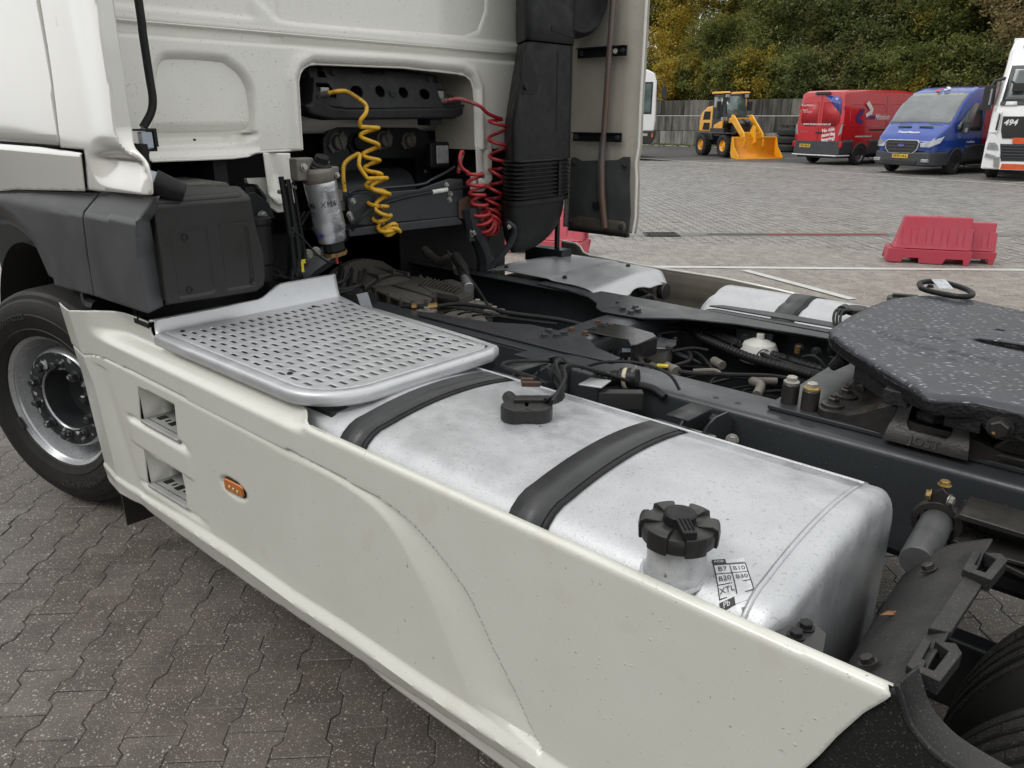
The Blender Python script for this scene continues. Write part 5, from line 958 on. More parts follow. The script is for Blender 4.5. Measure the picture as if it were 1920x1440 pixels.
def fz(x, y):
    d = poly_sd(fo, x, y)[0]; z = FZ-.010*sstep(-.02, .0, d)-.018*sstep(3.3, 3.9, x); 
    rx, ry = x-3.1, y-1.33
    for k, (cx_, cy_, ang, ln) in enumerate(((3.02, 1.21, .15, .10), (3.10, 1.17, .22, .13), (3.17, 1.10, .12, .09), (3.12, 1.27, .3, .07), (3.24, 1.15, .35, .10), (3.08, 1.33, -.2, .05))):
        c, s = math.cos(ang), math.sin(ang); u = (x-cx_)*c-(y-cy_)*s*1; v = (x-cx_)*s+(y-cy_)*c+.01*np.sin(u*40+k); z = z-.004*np.exp(-(v/.0045)**2)*np.exp(-(u/ln)**2)+.0018*np.exp(-((v-.009)/.005)**2)*np.exp(-(u/ln)**2)
    d2 = poly_sd(slot, x, y)[0]; z = z+.003*np.exp(-((d2-.02)/.012)**2)
    return z
mb = MB(); sheet(mb, fo, .0075, lambda x, y: (x, y, fz(x, y)), [slot, hole])
plate_m = mat('worn greasy coupling plate', (.052, .055, .066), .38, col2=(.034, .036, .044), nscale=11, namt=1.2, rvar=.12, bump=.35, bscale=80, bdist=.003)
nt = plate_m.node_tree; b_ = nt.nodes['Principled BSDF']; vo = nt.nodes.new('ShaderNodeTexVoronoi'); vo.inputs['Scale'].default_value = 150; mp = nt.nodes.new('ShaderNodeMapping'); mp.inputs['Scale'].default_value = (.30, 1, 1); mp0 = nt.nodes.new('ShaderNodeMapping'); mp0.inputs['Rotation'].default_value = (0, 0, -.55); tcn = nt.nodes.new('ShaderNodeTexCoord'); dn_ = nt.nodes.new('ShaderNodeTexNoise'); dn_.inputs['Scale'].default_value = 5; vm_ = nt.nodes.new('ShaderNodeVectorMath'); vm_.operation = 'MULTIPLY_ADD'; vm_.inputs[1].default_value = (.06, .06, 0); nt.links.new(tcn.outputs['Object'], dn_.inputs['Vector']); nt.links.new(dn_.outputs['Color'], vm_.inputs[0])
nt.links.new(tcn.outputs['Object'], vm_.inputs[2]); nt.links.new(vm_.outputs[0], mp0.inputs['Vector']); nt.links.new(mp0.outputs[0], mp.inputs['Vector']); nt.links.new(mp.outputs[0], vo.inputs['Vector']); lt_ = nt.nodes.new('ShaderNodeMath'); lt_.operation = 'LESS_THAN'; lt_.inputs[1].default_value = .25; nt.links.new(vo.outputs['Distance'], lt_.inputs[0])
sc_n = nt.nodes.new('ShaderNodeSeparateColor'); nt.links.new(vo.outputs['Color'], sc_n.inputs[0]); g_ = nt.nodes.new('ShaderNodeMath'); g_.operation = 'GREATER_THAN'; g_.inputs[1].default_value = .5; nt.links.new(sc_n.outputs[0], g_.inputs[0]); ml_ = nt.nodes.new('ShaderNodeMath'); ml_.operation = 'MULTIPLY'; nt.links.new(lt_.outputs[0], ml_.inputs[0]); nt.links.new(g_.outputs[0], ml_.inputs[1])
lk = b_.inputs['Base Color'].links[0].from_socket; mxn = nt.nodes.new('ShaderNodeMixRGB'); mxn.inputs[2].default_value = (.42, .43, .46, 1); m08 = nt.nodes.new('ShaderNodeMath'); m08.operation = 'MULTIPLY'; m08.inputs[1].default_value = .75; nt.links.new(ml_.outputs[0], m08.inputs[0]); nt.links.new(m08.outputs[0], mxn.inputs[0]); nt.links.new(lk, mxn.inputs[1]); nt.links.new(mxn.outputs[0], b_.inputs['Base Color'])
fw = mb.build('coupling_plate', plate_m, T, solid=.004, smooth=50)
# thick ragged rim under the plate
mb = MB(); P = []; 
for k in range(len(fo)):
    p, q = fo[k], fo[(k+1) % len(fo)]; L_ = math.hypot(q[0]-p[0], q[1]-p[1]); ns_ = max(1, int(L_/.012))
    for i in range(ns_): P.append((p[0]+(q[0]-p[0])*i/ns_, p[1]+(q[1]-p[1])*i/ns_))
c_ = Vector((3.35, 1.32)); rows = []
def depth(x, y):
    if y < 1.15 and x > 3.32: return .056
    if y < 1.15 and x > 3.09: return .036+.004*math.sin(x*60)
    if y < 1.17: return .034
    if y < 1.22: return .062+.012*math.sin(y*90)
    return .045
for r_, (ins, fr) in enumerate(((0, .0), (-.0015, .06), (-.002, .16), (.0, .38), (.001, .60), (.002, .80), (.006, .95), (.020, 1.0))):
    row = []
    for x, y in P:
        d_ = Vector((x, y))-c_; L_ = d_.length; e = (ins+float(lump(x, y, r_*3)))*(1 if r_ else 0); k = 1-e/L_; dz = depth(x, y); row.append((c_.x+d_.x*k, c_.y+d_.y*k, float(fz(np.array([x]), np.array([y]))[0])-.001-dz*fr-(.002*math.sin(x*130+y*90) if r_ else 0)))
    rows.append(row)
m_ = len(P); mb.add([p for r in rows for p in r], [(i*m_+k, i*m_+(k+1) % m_, (i+1)*m_+(k+1) % m_, (i+1)*m_+k) for i in range(len(rows)-1) for k in range(m_)])
mb.build('greasy_rim', grease, fw, smooth=60)
mb = MB(); mb.prism([(3.0, 1.06), (3.05, 1.05), (3.14, .93), (3.9, .90), (3.9, 1.72), (3.1, 1.72), (2.95, 1.55)], 'z', 1.075, 1.12); mb.build('plate_ribs', grease, fw, bevel=.01)
mb = MB(); n = len(slot); mb.add([(x, y, FZ-.002) for x, y in slot]+[(x, y, FZ-.09) for x, y in slot], [(k, (k+1) % n, n+(k+1) % n, n+k) for k in range(n)]); mb.add([(x, y, FZ-.085) for x, y in slot], [tuple(range(n))]); mb.build('slot_lining', grease, fw)
mb = MB(); mb.bx(3.115, 3.170, .862, .93, 1.083, 1.118); mb.prism([(3.0, 1.02), (3.04, .975), (3.10, .92), (3.12, .93), (3.06, 1.0), (3.02, 1.05)], 'z', 1.072, 1.12); mb.lathe([(.030, 0), (.026, -.008), (.029, -.016), (.026, -.024), (.029, -.032), (.025, -.042)], (3.212, .908, 1.118), (0, 0, 1), 26, wob=lambda a, h: 1+.04*math.sin(9*a+h*300)); mb.lathe([(.036, 0), (.036, -.020), (.030, -.024), (0, -.024)], (3.212, .908, 1.078), (0, 0, 1), 6)
mb.bx(3.248, 3.318, .842, .93, 1.070, 1.118); mb.bx(3.33, 4.0, .838, .90, 1.078, 1.13); mb.build('bearing_block', grease, fw, bevel=.012, seg=3)
bolt(fw, (3.352, .836, 1.098), (0, -1, 0), .022, cast_iron); bolt(fw, (3.41, .842, 1.10), (0, -1, 0), .012, grease)
mb = MB(); mb.lathe([(.0032, 0), (.0032, .001), (0, .0015)], (3.345, .8165, 1.090), (0, -1, 0), 8); mb.build('paint_mark', gold_nut, fw)
mb = MB(); mb.cyl((3.05, 1.02, 1.075), (3.035, .985, 1.065), .007, n=8); mb.lathe([(.012, 0), (.012, .008), (0, .009)], (3.035, .985, 1.065), (-.4, -.9, -.2), 10); mb.cyl((2.905, 1.21, 1.07), (2.89, 1.19, 1.055), .010, .016, n=8); mb.cyl((2.93, 1.16, 1.08), (2.90, 1.16, 1.045), .022, .012, n=8); mb.build('grease_nipple', grease, fw, bevel=.002)
mb = MB(); mb.prism([(3.31, .90), (3.45, .90), (3.70, .905), (3.70, 1.10), (3.31, 1.10)], 'z', .9975, 1.02); mb.prism([(3.33, 1.02), (3.36, 1.06), (3.42, 1.07), (3.56, 1.02)], 'y', .90, 1.05); mb.build('rear_foot', cast_iron, T, bevel=.01)
# release handle beyond the plate
mb = MB(); mb.tube(spline([(2.93, 1.83, 1.165), (2.915, 1.88, 1.168), (2.94, 1.925, 1.17), (3.0, 1.905, 1.172), (3.065, 1.85, 1.17), (3.085, 1.80, 1.165), (3.05, 1.775, 1.162), (2.98, 1.79, 1.162), (2.94, 1.815, 1.163), (2.93, 1.83, 1.165)], 8), .0088, 10); hnd = mb.build('release_handle', black_plastic, T, smooth=90)
mb = MB(); mb.box((2.985, 1.86, 1.178), (.045, .075, .002), Matrix.Rotation(R_(35), 3, 'Z') @ Matrix.Rotation(R_(12), 3, 'X')); mb.build('tag_plate', mat('scratched metal tag', (.55, .60, .62), .3, metal=.5, col2=(.35, .37, .38), nscale=60), hnd, bevel=.001); bolt(hnd, (2.96, 1.82, 1.17), (0, 0, 1), .010, black_plastic)
# ---- rear mudguard, support tube, side piece
MG = [(3.262, .50), (3.266, .66), (3.275, .78), (3.292, .865), (3.322, .925), (3.358, .965), (3.395, .990), (3.418, 1.002)]
mgp = spline([(x, 0, z) for x, z in MG], 6)
def mgs(t):       # t in 0..1 along the section
    k = t*(len(mgp)-1); return np.interp(k, range(len(mgp)), [p.x for p in mgp]), np.interp(k, range(len(mgp)), [p.z for p in mgp])
ts = np.linspace(0, 1, 50); ys = np.linspace(.012, .53, 60); TT, YY = np.meshgrid(ts, ys, indexing='ij'); X, Z = mgs(TT)
for yc in (.115, .44): Z = Z+.010*np.exp(-((YY-yc)/.035)**2)*sstep(.80, .9, TT); 
Z = Z-.008*np.exp(-(np.hypot((X-3.345), (YY-.115))/.016)**2)-.008*np.exp(-(np.hypot((X-3.345), (YY-.43))/.016)**2); X = X+.004*np.sin(YY*9)
mb = MB(); mb.grid(X, YY, Z); mud = mb.build('rear_mudguard', dusty_plastic, T, solid=.004, smooth=60)
for y in (.115, .43): bolt(mud, (3.346, y, .958), (-.5, 0, .85), .012, cast_iron)
mb = MB(); mb.prism([(3.398, .19), (3.425, .20), (3.432, .36), (3.405, .375)], 'z', .990, 1.003)
for yc in (.115, .415):
    mb.prism([(3.400, yc-.045), (3.418, yc-.05), (3.418, yc-.018), (3.412, yc-.018), (3.412, yc+.03), (3.400, yc+.03)], 'z', 1.000, 1.014); mb.prism([(3.412, yc-.05), (3.442, yc-.052), (3.450, yc+.028), (3.438, yc+.045), (3.415, yc+.03), (3.435, yc+.020), (3.430, yc-.035), (3.412, yc-.036)], 'z', .992, 1.016)
mb.build('guard_hooks', dusty_plastic, mud, bevel=.002)
sp2 = [(3.275, .42), (3.285, .60), (3.30, .74), (3.325, .86), (3.355, .94), (3.392, 1.0), (3.405, 1.028), (3.413, 1.010), (3.428, .980), (3.452, .960), (3.478, .950), (3.53, .943), (3.62, .940), (3.75, .945), (3.75, .42)]
mb = MB(); sheet(mb, sp2, .010, lambda x, z: (x, .006+.02*sstep(.9, .5, z)+0*x, z)); mb.build('side_guard', dusty_plastic, T, solid=.004)
top_ = [(3.405, 1.028), (3.413, 1.010), (3.428, .980), (3.452, .960), (3.478, .950), (3.53, .943), (3.62, .940), (3.75, .945)]
rs = spline([(x, 0, z) for x, z in top_], 5); mb = MB(); mb.tube([(p.x, .004, p.z) for p in rs], .0045, 8)
a = [(p.x, .005, p.z) for p in rs]; b = [(p.x+.012-.003*i/len(rs), .052, p.z+.004) for i, p in enumerate(rs)]; c2 = [(p.x+.014, .056, p.z-.02) for i, p in enumerate(rs)]; n = len(rs)
mb.add(a+b+c2, [(k, k+1, n+k+1, n+k) for k in range(n-1)]+[(n+k, n+k+1, 2*n+k+1, 2*n+k) for k in range(n-1)]); mb.build('guard_flange', dusty_plastic, T, solid=.003)
mb = MB(); mb.cyl((3.312, .50, .925), (3.300, .72, .925), .030, n=24); mb.build('support_tube', mat('grey painted tube', (.12, .122, .125), .35, metal=.2, col2=(.09, .09, .092), nscale=20, bump=.2, bscale=200), T, bevel=.003)
mb = MB(); mb.lathe([(.034, 0), (.046, .0), (.048, .012), (.046, .025), (.034, .025)], (3.302, .675, .925), (-.05, 1, 0), 28); mb.prism([(3.270, .945), (3.285, .985), (3.300, 1.005), (3.318, .985), (3.335, .945)], 'y', .676, .70)
mb.prism([(3.33, .955), (3.34, .968), (3.75, .965), (3.75, .955)], 'y', .66, .76); mb.prism([(3.33, .89), (3.34, .90), (3.75, .93), (3.75, .92)], 'y', .66, .74); mb.prism([(3.33, .90), (3.34, .91), (3.60, .86), (3.75, .83), (3.75, .82)], 'y', .66, .74); mb.bx(3.33, 3.75, .745, .75, .82, .96)
cl = mb.build('tube_clamp', cast_iron, T, bevel=.004, smooth=40)
bolt(cl, (3.283, .672, .985), (-1, -.2, 0), .010, gold_nut); bolt(cl, (3.316, .672, .985), (1, -.2, 0), .010, steel); bolt(cl, (3.300, .69, 1.005), (0, 0, 1), .011, gold_nut)
mb = MB(); lf_ = [(0, 0), (.012, .006), (.028, .005), (.036, .001), (.026, -.006), (.012, -.005)]; mb.add([(3.315+x*.8+y*.3, .275+x*.7-y, .935+.006*math.sin(x*90)) for x, y in lf_], [tuple(range(6))]); tag(mb.build('fallen_leaf', leaf_dry, None, solid=.0006), 'small dry brown leaf lying on the rear mudguard by the tank end', 'leaf').location = OFF[0]
# dual rear wheel
def rear_tyre(y0, par, name):
    c = Vector((3.90, y0, .5)); mb = MB(); pr = [(.29, .04), (.33, .012), (.40, .0), (.455, .015), (.475, .030), (.488, .045), (.4955, .07)]
    for g in (.085, .125, .165, .205): pr += [(.4975, g-.0055), (.485, g-.004), (.485, g+.004), (.4975, g+.0055)]
    pr += [(.4955, .225), (.488, .25), (.475, .265), (.455, .28), (.40, .295), (.33, .283), (.29, .25)]
    mb.lathe(pr, c, (0, 1, 0), 128); ty = mb.build(name, rubber, par, smooth=25)
    bl = MB(); gs = [.052, .085, .125, .165, .205, .243]
    for b in range(5):
        ya, yb = gs[b]+.0075, gs[b+1]-.0075
        for k in range(64):
            a0 = 2*math.pi*(k+.25*b)/64; a1 = a0+2*math.pi/64*.93; r0, r1 = .490, .5005 if 0 < b < 4 else .4965
            sk_ = .012 if b % 2 else -.012
            v = [c+Vector((-r*math.cos(a+(sk_ if y == ya else 0)), y, r*math.sin(a+(sk_ if y == ya else 0)))) for r in (r0, r1) for a in (a0, (a0+a1)/2, a1) for y in (ya, yb)]
            bl.add(v, [(6, 7, 9, 8), (8, 9, 11, 10), (0, 6, 8, 2), (2, 8, 10, 4), (1, 3, 9, 7), (3, 5, 11, 9), (0, 1, 7, 6), (4, 10, 11, 5)])
    o = bl.build('tread_blocks', tread_rubber, ty, smooth=30); o['kind'] = 'stuff'; return ty
rear_tyre(.115, T, 'rear_tyre'); rear_tyre(.445, T, 'rear_tyre')
# ---- gearbox
gz = .985
k1 = lambda p: (3.55-(3.55-p[0])*(1.7-gz)/.7, -.88+(p[1]+.88)*(1.7-gz)/.7)
go = [k1(p) for p in ((.901, 1.111), (.857, 1.225), (.861, 1.337), (.959, 1.371), (1.034, 1.358), (1.10, 1.30), (1.26, 1.20), (1.365, 1.059), (1.324, 1.002), (1.223, 1.014), (1.067, 1.047))]
mb = MB(); mb.prism(go, 'z', gz-.016, gz); c_g = Vector((sum(p[0] for p in go)/len(go), sum(p[1] for p in go)/len(go))); mb.prism([(c_g.x+(x-c_g.x)*.93, c_g.y+(y-c_g.y)*.93) for x, y in go], 'z', gz-.10, gz-.016); mb.bx(.75, 1.30, 1.06, 1.50, .60, gz-.08); gb = mb.build('gearbox', gear_alu, T, bevel=.006)
sl = [k1(p) for p in ((1.017, 1.172), (1.16, 1.155), (1.318, 1.128), (1.330, 1.118), (1.17, 1.138), (1.02, 1.150))]; mb = MB(); mb.prism(sl, 'z', gz-.002, gz+.0015); mb.build('pressed_groove', dark_void, gb)
for k in range(14):
    t = k/14; i = int(t*len(go)); p, q = go[i], go[(i+1) % len(go)]; f = t*len(go)-i; x, y = p[0]+(q[0]-p[0])*f, p[1]+(q[1]-p[1])*f; x, y = c_g.x+(x-c_g.x)*.975, c_g.y+(y-c_g.y)*.975
    mb = MB(); mb.lathe([(.014, -.05), (.014, .002), (.0085, .003), (.0085, .010), (0, .010)], (x, y, gz), (0, 0, 1), 10); mb.build('cover_bolt', gear_alu, gb)
    mb = MB(); dx, dy = x-c_g.x, y-c_g.y; mb.box((x-.01*dx, y-.01*dy, gz-.055), (.006, .030, .07), math.atan2(dy, dx)+math.pi/2 if k % 2 else math.atan2(dy, dx)); mb.build('casting_rib', gear_alu, gb)
fq = [k1(p) for p in ((1.03, 1.345), (1.14, 1.335), (1.34, 1.305), (1.385, 1.199), (1.231, 1.190), (1.085, 1.250))]; mb = MB(); mb.prism(fq, 'z', gz-.02, gz+.004); ffb = mb.build('finned_cover', gear_alu, gb, bevel=.002)
for k in range(11):
    t = k/10; a = Vector(k1((1.06+.25*t, 1.335-.02*t))); b = Vector(k1((1.12+.25*t, 1.235-.03*t))); mb = MB(); d_ = (b-a); mb.box(((a.x+b.x)/2, (a.y+b.y)/2, gz+.010), (d_.length, .005, .016), math.atan2(d_.y, d_.x)); mb.build('fin', gear_alu, ffb, bevel=.001)
gp = [k1(p) for p in ((1.10, 1.385), (1.122, 1.424), (1.304, 1.376), (1.40, 1.26), (1.413, 1.184), (1.36, 1.21), (1.33, 1.30), (1.22, 1.34))]; mb = MB(); mb.prism(gp, 'z', gz-.05, gz+.002); mb.build('side_cover', gear_alu, gb, bevel=.004)
mb = MB(); mb.lathe([(.17, -.02), (.24, .0), (.25, .02), (.24, .04), (.26, .05), (.28, .22), (.30, .24), (.30, .28)], (.93, 1.25, .76), (-1, 0, .0), 40); bh = mb.build('bell_housing', gear_alu, T, smooth=40)
mb = MB(); mb.tube([(.90, 1.25+.252*math.cos(a), .76+.252*math.sin(a)) for a in np.linspace(.1, 3.0, 40)], .006, 8); mb.build('housing_pipe', black_plastic, bh)
for k in range(9):
    a = .2+k*.32; mb = MB(); mb.cyl((.70, 1.25+.285*math.cos(a), .76+.285*math.sin(a)), (.66, 1.25+.285*math.cos(a), .76+.285*math.sin(a)), .018, n=12); mb.bx(.68, .90, 1.25+.27*math.cos(a)-.006, 1.25+.27*math.cos(a)+.006, .75+.24*math.sin(a), .76+.275*math.sin(a)); mb.build('lug', gear_alu, bh, bevel=.003)
mb = MB(); mb.lathe([(.05, .14), (.10, .12), (.13, .08), (.14, 0), (.12, -.05)], (1.36, 1.22, .80), (.9, .1, .1), 24); mb.lathe([(.03, 0), (.03, .03), (.018, .03), (.016, .01)], (1.44, 1.20, .89), (.5, -.6, .4), 18); mb.box((1.52, 1.19, .87), (.13, .09, .05), .2); mb.build('gearbox_output', cast_alu, T, bevel=.006)
mb = MB(); mb.tube(spline([(1.29, .985, .985), (1.378, 1.035, .985), (1.412, 1.075, .99), (1.448, 1.139, .992), (1.55, 1.177, .99), (1.68, 1.19, .985), (1.85, 1.30, .965), (2.0, 1.36, .94)], 8), .0085, 10); pp = mb.build('gearbox_air_pipe', black_plastic, T)
mb = MB(); mb.tube(spline([(1.44, 1.12, .98), (1.55, 1.150, .975), (1.66, 1.170, .97), (1.84, 1.28, .952)], 8), .006, 8); mb.build('gearbox_air_pipe', black_plastic, T)
for p, q in (((1.335, 1.000, .987), (1.35, 1.012, .988)), ((1.385, 1.04, .988), (1.408, 1.066, .99))): mb = MB(); mb.cyl(p, q, .0145, n=8); mb.build('brass_fitting', brass, pp)
for x, y, z in ((1.395, 1.02, .985), (1.50, 1.20, 1.0), (1.60, 1.19, .99)): mb = MB(); mb.box((x, y, z-.01), (.07, .05, .012), .3); mb.build('clip_plate', cast_alu, pp, bevel=.002); bolt(pp, (x, y, z-.003), (0, 0, 1), .013, steel)
for k in range(6):
    random.seed(60+k); mb = MB(); x = 1.30+.06*k; mb.tube(spline([(x, 1.05+.02*k, .96), (x+.04, 1.12, .975), (x+.02, 1.20+.02*k, .95), (x-.05, 1.30, .93)], 6), .0045, 7); mb.build('wire', black_plastic, T)
# chrome-ended lever behind the gearbox
mb = MB(); mb.tube([(1.16, 1.41, 1.11), (1.25, 1.365, 1.08), (1.33, 1.30, 1.055)], [.024, .024, .022], 14); mb.build('exhaust_sleeve', black_plastic, T, bevel=.002); mb = MB(); mb.cyl((1.33, 1.30, 1.055), (1.40, 1.252, 1.03), .021, .023, n=18); mb.build('bright_sleeve', alu_filter, T, bevel=.003)
mb = MB(); mb.tube(spline([(1.12, 1.40, 1.13), (1.20, 1.39, 1.07), (1.27, 1.33, 1.10), (1.42, 1.27, 1.04), (1.55, 1.20, 1.0), (1.62, 1.16, .97)], 8), .005, 8); mb.build('cable', black_plastic, T)
mb = MB(); mb.tube(spline([(.8, 1.55, 1.08), (.95, 1.50, 1.05), (1.10, 1.45, 1.09), (1.22, 1.37, 1.06)], 6), .022, 12); mb.build('heat_shield_hose', gear_alu, T)
# ---- valves and hoses between the rails
mb = MB(); zV = .90; vo_ = [(2.085, 1.44), (2.10, 1.50), (2.13, 1.55), (2.17, 1.545), (2.195, 1.565), (2.23, 1.50), (2.235, 1.44), (2.205, 1.42), (2.17, 1.395), (2.12, 1.405)]
mb.prism(vo_, 'z', zV-.006, zV); vpl = mb.build('valve_cover', mat('wet metal cover', (.30, .31, .33), .12, metal=.6, col2=(.22, .23, .24), nscale=20), T, bevel=.002)
for x, y in vo_[::2]+[(2.13, 1.548)]: bolt(vpl, (x+(2.16-x)*.08, y+(1.48-y)*.08, zV), (0, 0, 1), .009, chassis)
mb = MB(); mb.prism([(x+(2.16-x)*.15, y+(1.48-y)*.15) for x, y in vo_], 'z', zV-.09, zV-.006); mb.cyl((2.19, 1.40, .83), (2.24, 1.36, .83), .020, n=12); mb.cyl((2.13, 1.40, .84), (2.08, 1.33, .83), .022, n=12); mb.box((2.10, 1.38, .82), (.09, .07, .06), .3); mb.build('relay_valve', cast_alu, T, bevel=.006)
mb = MB(); mb.lathe([(.0, .012), (.035, .010), (.052, .0), (.052, -.02), (.048, -.03)], (2.045, 1.205, .905), (0, 0, 1), 28); mb.tube(spline([(2.01, 1.17, .915), (2.045, 1.205, .925), (2.08, 1.24, .915)], 6), .003, 6); mb.build('reservoir_cap', cast_alu, T)
for k in range(7): mb = MB(); mb.box((2.10+.020*k, 1.24+.012*k, .885), (.006, .09, .05), .5); mb.build('cooling_fin', black_plastic, T)
mb = MB(); mb.box((2.215, 1.195, .945), (.034, .038, .004), .6); mb.build('sensor_plate', mat('blue grey plate', (.20, .22, .27), .3), T, bevel=.001); mb = MB(); mb.tube([(2.235, 1.20, .94), (2.30, 1.19, .90), (2.36, 1.16, .86)], .009, 10); mb.box((2.215, 1.20, .935), (.05, .05, .015), .6); mb.build('sensor_cable', black_plastic, T)
mb = MB(); mb.box((2.30, 1.29, .885), (.04, .022, .008), .5); mb.build('cable_tag', yellow_tag, T, bevel=.002)
mb = MB(); mb.cyl((2.29, 1.335, .87), (2.325, 1.315, .87), .017, n=12); mb.cyl((2.325, 1.315, .87), (2.35, 1.30, .87), .021, n=12); mb.cyl((2.42, 1.50, .86), (2.37, 1.53, .86), .017, n=12); mb.build('air_fitting', cast_alu, T, bevel=.002)
def line(name, pts, r, m=black_plastic, n=8): mb = MB(); mb.tube(spline(pts, 8), r, n); return mb.build(name, m, T)
line('air_line', [(2.33, 1.31, .87), (2.40, 1.325, .872), (2.50, 1.40, .87), (2.62, 1.50, .865), (2.75, 1.55, .85)], .008)
line('air_line', [(2.20, 1.53, .87), (2.28, 1.535, .875), (2.34, 1.50, .875), (2.41, 1.43, .87), (2.43, 1.42, .865)], .006)
line('air_line', [(2.24, 1.55, .87), (2.29, 1.50, .875), (2.32, 1.44, .87), (2.31, 1.36, .87)], .008)
line('air_line', [(2.37, 1.38, .86), (2.43, 1.42, .865), (2.46, 1.41, .86)], .007, cast_alu)
line('air_line', [(2.10, 1.57, .90), (2.16, 1.62, .91), (2.22, 1.61, .91)], .008)
line('air_line', [(2.23, 1.47, .88), (2.28, 1.53, .89), (2.33, 1.56, .885)], .006)
ca1 = [(2.06, 1.60, .88), (2.10, 1.69, .90), (2.17, 1.70, .91), (2.25, 1.64, .905), (2.35, 1.60, .90), (2.50, 1.56, .89), (2.67, 1.545, .885), (2.80, 1.56, .87), (2.95, 1.58, .86)]
ca2 = [(2.14, 1.755, .91), (2.20, 1.74, .92), (2.30, 1.685, .915), (2.42, 1.64, .91), (2.55, 1.615, .90), (2.68, 1.61, .89), (2.9, 1.63, .87)]
ca3 = [(2.12, 1.70, .90), (2.24, 1.67, .92), (2.38, 1.62, .915), (2.52, 1.585, .905), (2.66, 1.57, .89), (2.9, 1.60, .87)]
def conduit(name, pts, r, smooth_to):
    P = spline(pts, 40); rs = [r*(1+.09*(math.sin(i*1.7) if i/len(P) > smooth_to else 0)) for i in range(len(P))]; mb = MB(); mb.tube(P, rs, 10); return mb.build(name, black_plastic, T, smooth=50)
conduit('corrugated_hose', ca1, .0165, .30); conduit('corrugated_hose', ca2, .0165, .05); line('rubber_hose', ca3, .009)
for p in ((2.27, 1.655, .908), (2.42, 1.605, .900), (2.53, 1.58, .893), (2.60, 1.58, .890)):
    mb = MB(); mb.lathe([(.032, -.003), (.033, 0), (.032, .003)], p, (.9, -.4, 0), 18); mb.build('cable_tie', black_plastic, T, solid=.0015)
mb = MB(); mb.lathe([(.0, .048), (.014, .048), (.014, .028), (.03, .026), (.055, .014), (.066, -.01), (.066, -.05)], (2.49, 1.635, .915), (0, 0, 1), 32); mb.build('white_reservoir', white_plastic, T, bevel=.002)
for x in (2.43, 2.49, 2.63, 2.69): bolt(T, (x, 1.64 if x > 2.6 else 1.645, .935), (0, -1, .1), .016, chassis_dark)
mb = MB(); mb.bx(2.39, 2.53, 1.647, 1.655, .88, .965); mb.build('backing_plate', chassis_dark, T, bevel=.003)
mb = MB(); mb.prism([(2.13, 1.56), (2.30, 1.50), (2.36, 1.46), (2.20, 1.50)], 'z', .862, .866); mb.build('bracket_plate', chassis, T)
line('rusty_stub', [(2.64, 1.60, .93), (2.642, 1.60, .955)], .010, brass); line('air_line', [(2.66, 1.60, .92), (2.70, 1.60, .93), (2.74, 1.60, .90), (2.76, 1.6, .86)], .006)
mb = MB(); mb.box((2.45, 1.30, .80), (.28, .12, .03), .45); mb.cyl((2.40, 1.24, .83), (2.42, 1.25, .845), .018, n=14); mb.build('axle_bracket', cast_alu, T, bevel=.006)
line('bent_pipe', [(2.62, 1.35, .84), (2.60, 1.42, .85), (2.56, 1.45, .85), (2.62, 1.50, .85)], .016, cast_alu, 12); line('air_line', [(2.40, 1.27, .84), (2.47, 1.25, .84), (2.55, 1.26, .84)], .007)
for k in range(12):
    random.seed(80+k); x = 2.15+.055*k; mb = MB(); mb.tube(spline([(x, 1.12+.1*random.random(), .80+.06*random.random()), (x+.06, 1.25+.1*random.random(), .82), (x+.02, 1.40, .80+.05*random.random()), (x+.1, 1.55, .82)], 6), .004+.004*random.random(), 7); mb.build('air_line', black_plastic, T)
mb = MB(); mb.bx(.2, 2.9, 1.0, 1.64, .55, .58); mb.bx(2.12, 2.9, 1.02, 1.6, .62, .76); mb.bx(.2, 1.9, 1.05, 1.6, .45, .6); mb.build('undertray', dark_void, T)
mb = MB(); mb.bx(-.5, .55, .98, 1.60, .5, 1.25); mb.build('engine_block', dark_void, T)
mb = MB(); mb.cyl((3.9, .76, .5), (3.9, 1.90, .5), .11, n=24); mb.lathe([(.0, -.2), (.12, -.19), (.22, -.1), (.24, 0), (.2, .12), (.1, .2)], (3.9, 1.32, .52), (1, 0, 0), 24); mb.build('rear_axle', chassis_dark, T)
mb = MB(); mb.bx(3.2, 4.3, .80, .86, .42, .60); mb.cyl((3.62, .82, .60), (3.62, .82, .80), .12, n=24); mb.build('air_suspension', chassis_dark, T, bevel=.01)
# ---- far side: aluminium cover, skirt, tank, intake stack
def cov_z(X, Y): return 1.0+.006*(sstep(1.12, 1.15, X))-.006*sstep(1.44, 1.47, X)+.012*np.sin((Y-1.7)*5)-.045*sstep(1.66, 1.80, X)**2-.02*(1-sstep(1.0, 1.12, X))+.004*np.sin(Y*40)*sstep(1.72, 1.78, X)
co = [(1.015, 1.715), (1.02, 1.95), (1.034, 2.242), (1.30, 2.246), (1.574, 2.249), (1.72, 2.225), (1.785, 2.17), (1.80, 2.10), (1.792, 2.02), (1.775, 1.99), (1.778, 1.90), (1.800, 1.80), (1.815, 1.70), (1.81, 1.655), (1.76, 1.65), (1.72, 1.672), (1.60, 1.705), (1.45, 1.712), (1.20, 1.718)]
mb = MB(); sheet(mb, co, .012, lambda x, y: (x, y, cov_z(x, y))); cvo = mb.build('battery_cover', alu_cover, T, solid=.005, smooth=50)
for x, y in ((1.145, 1.76), (1.168, 2.19), (1.50, 1.76), (1.56, 2.18)): bolt(cvo, (x, y, 1.008), (0, 0, 1), .011, black_plastic)
mb = MB()
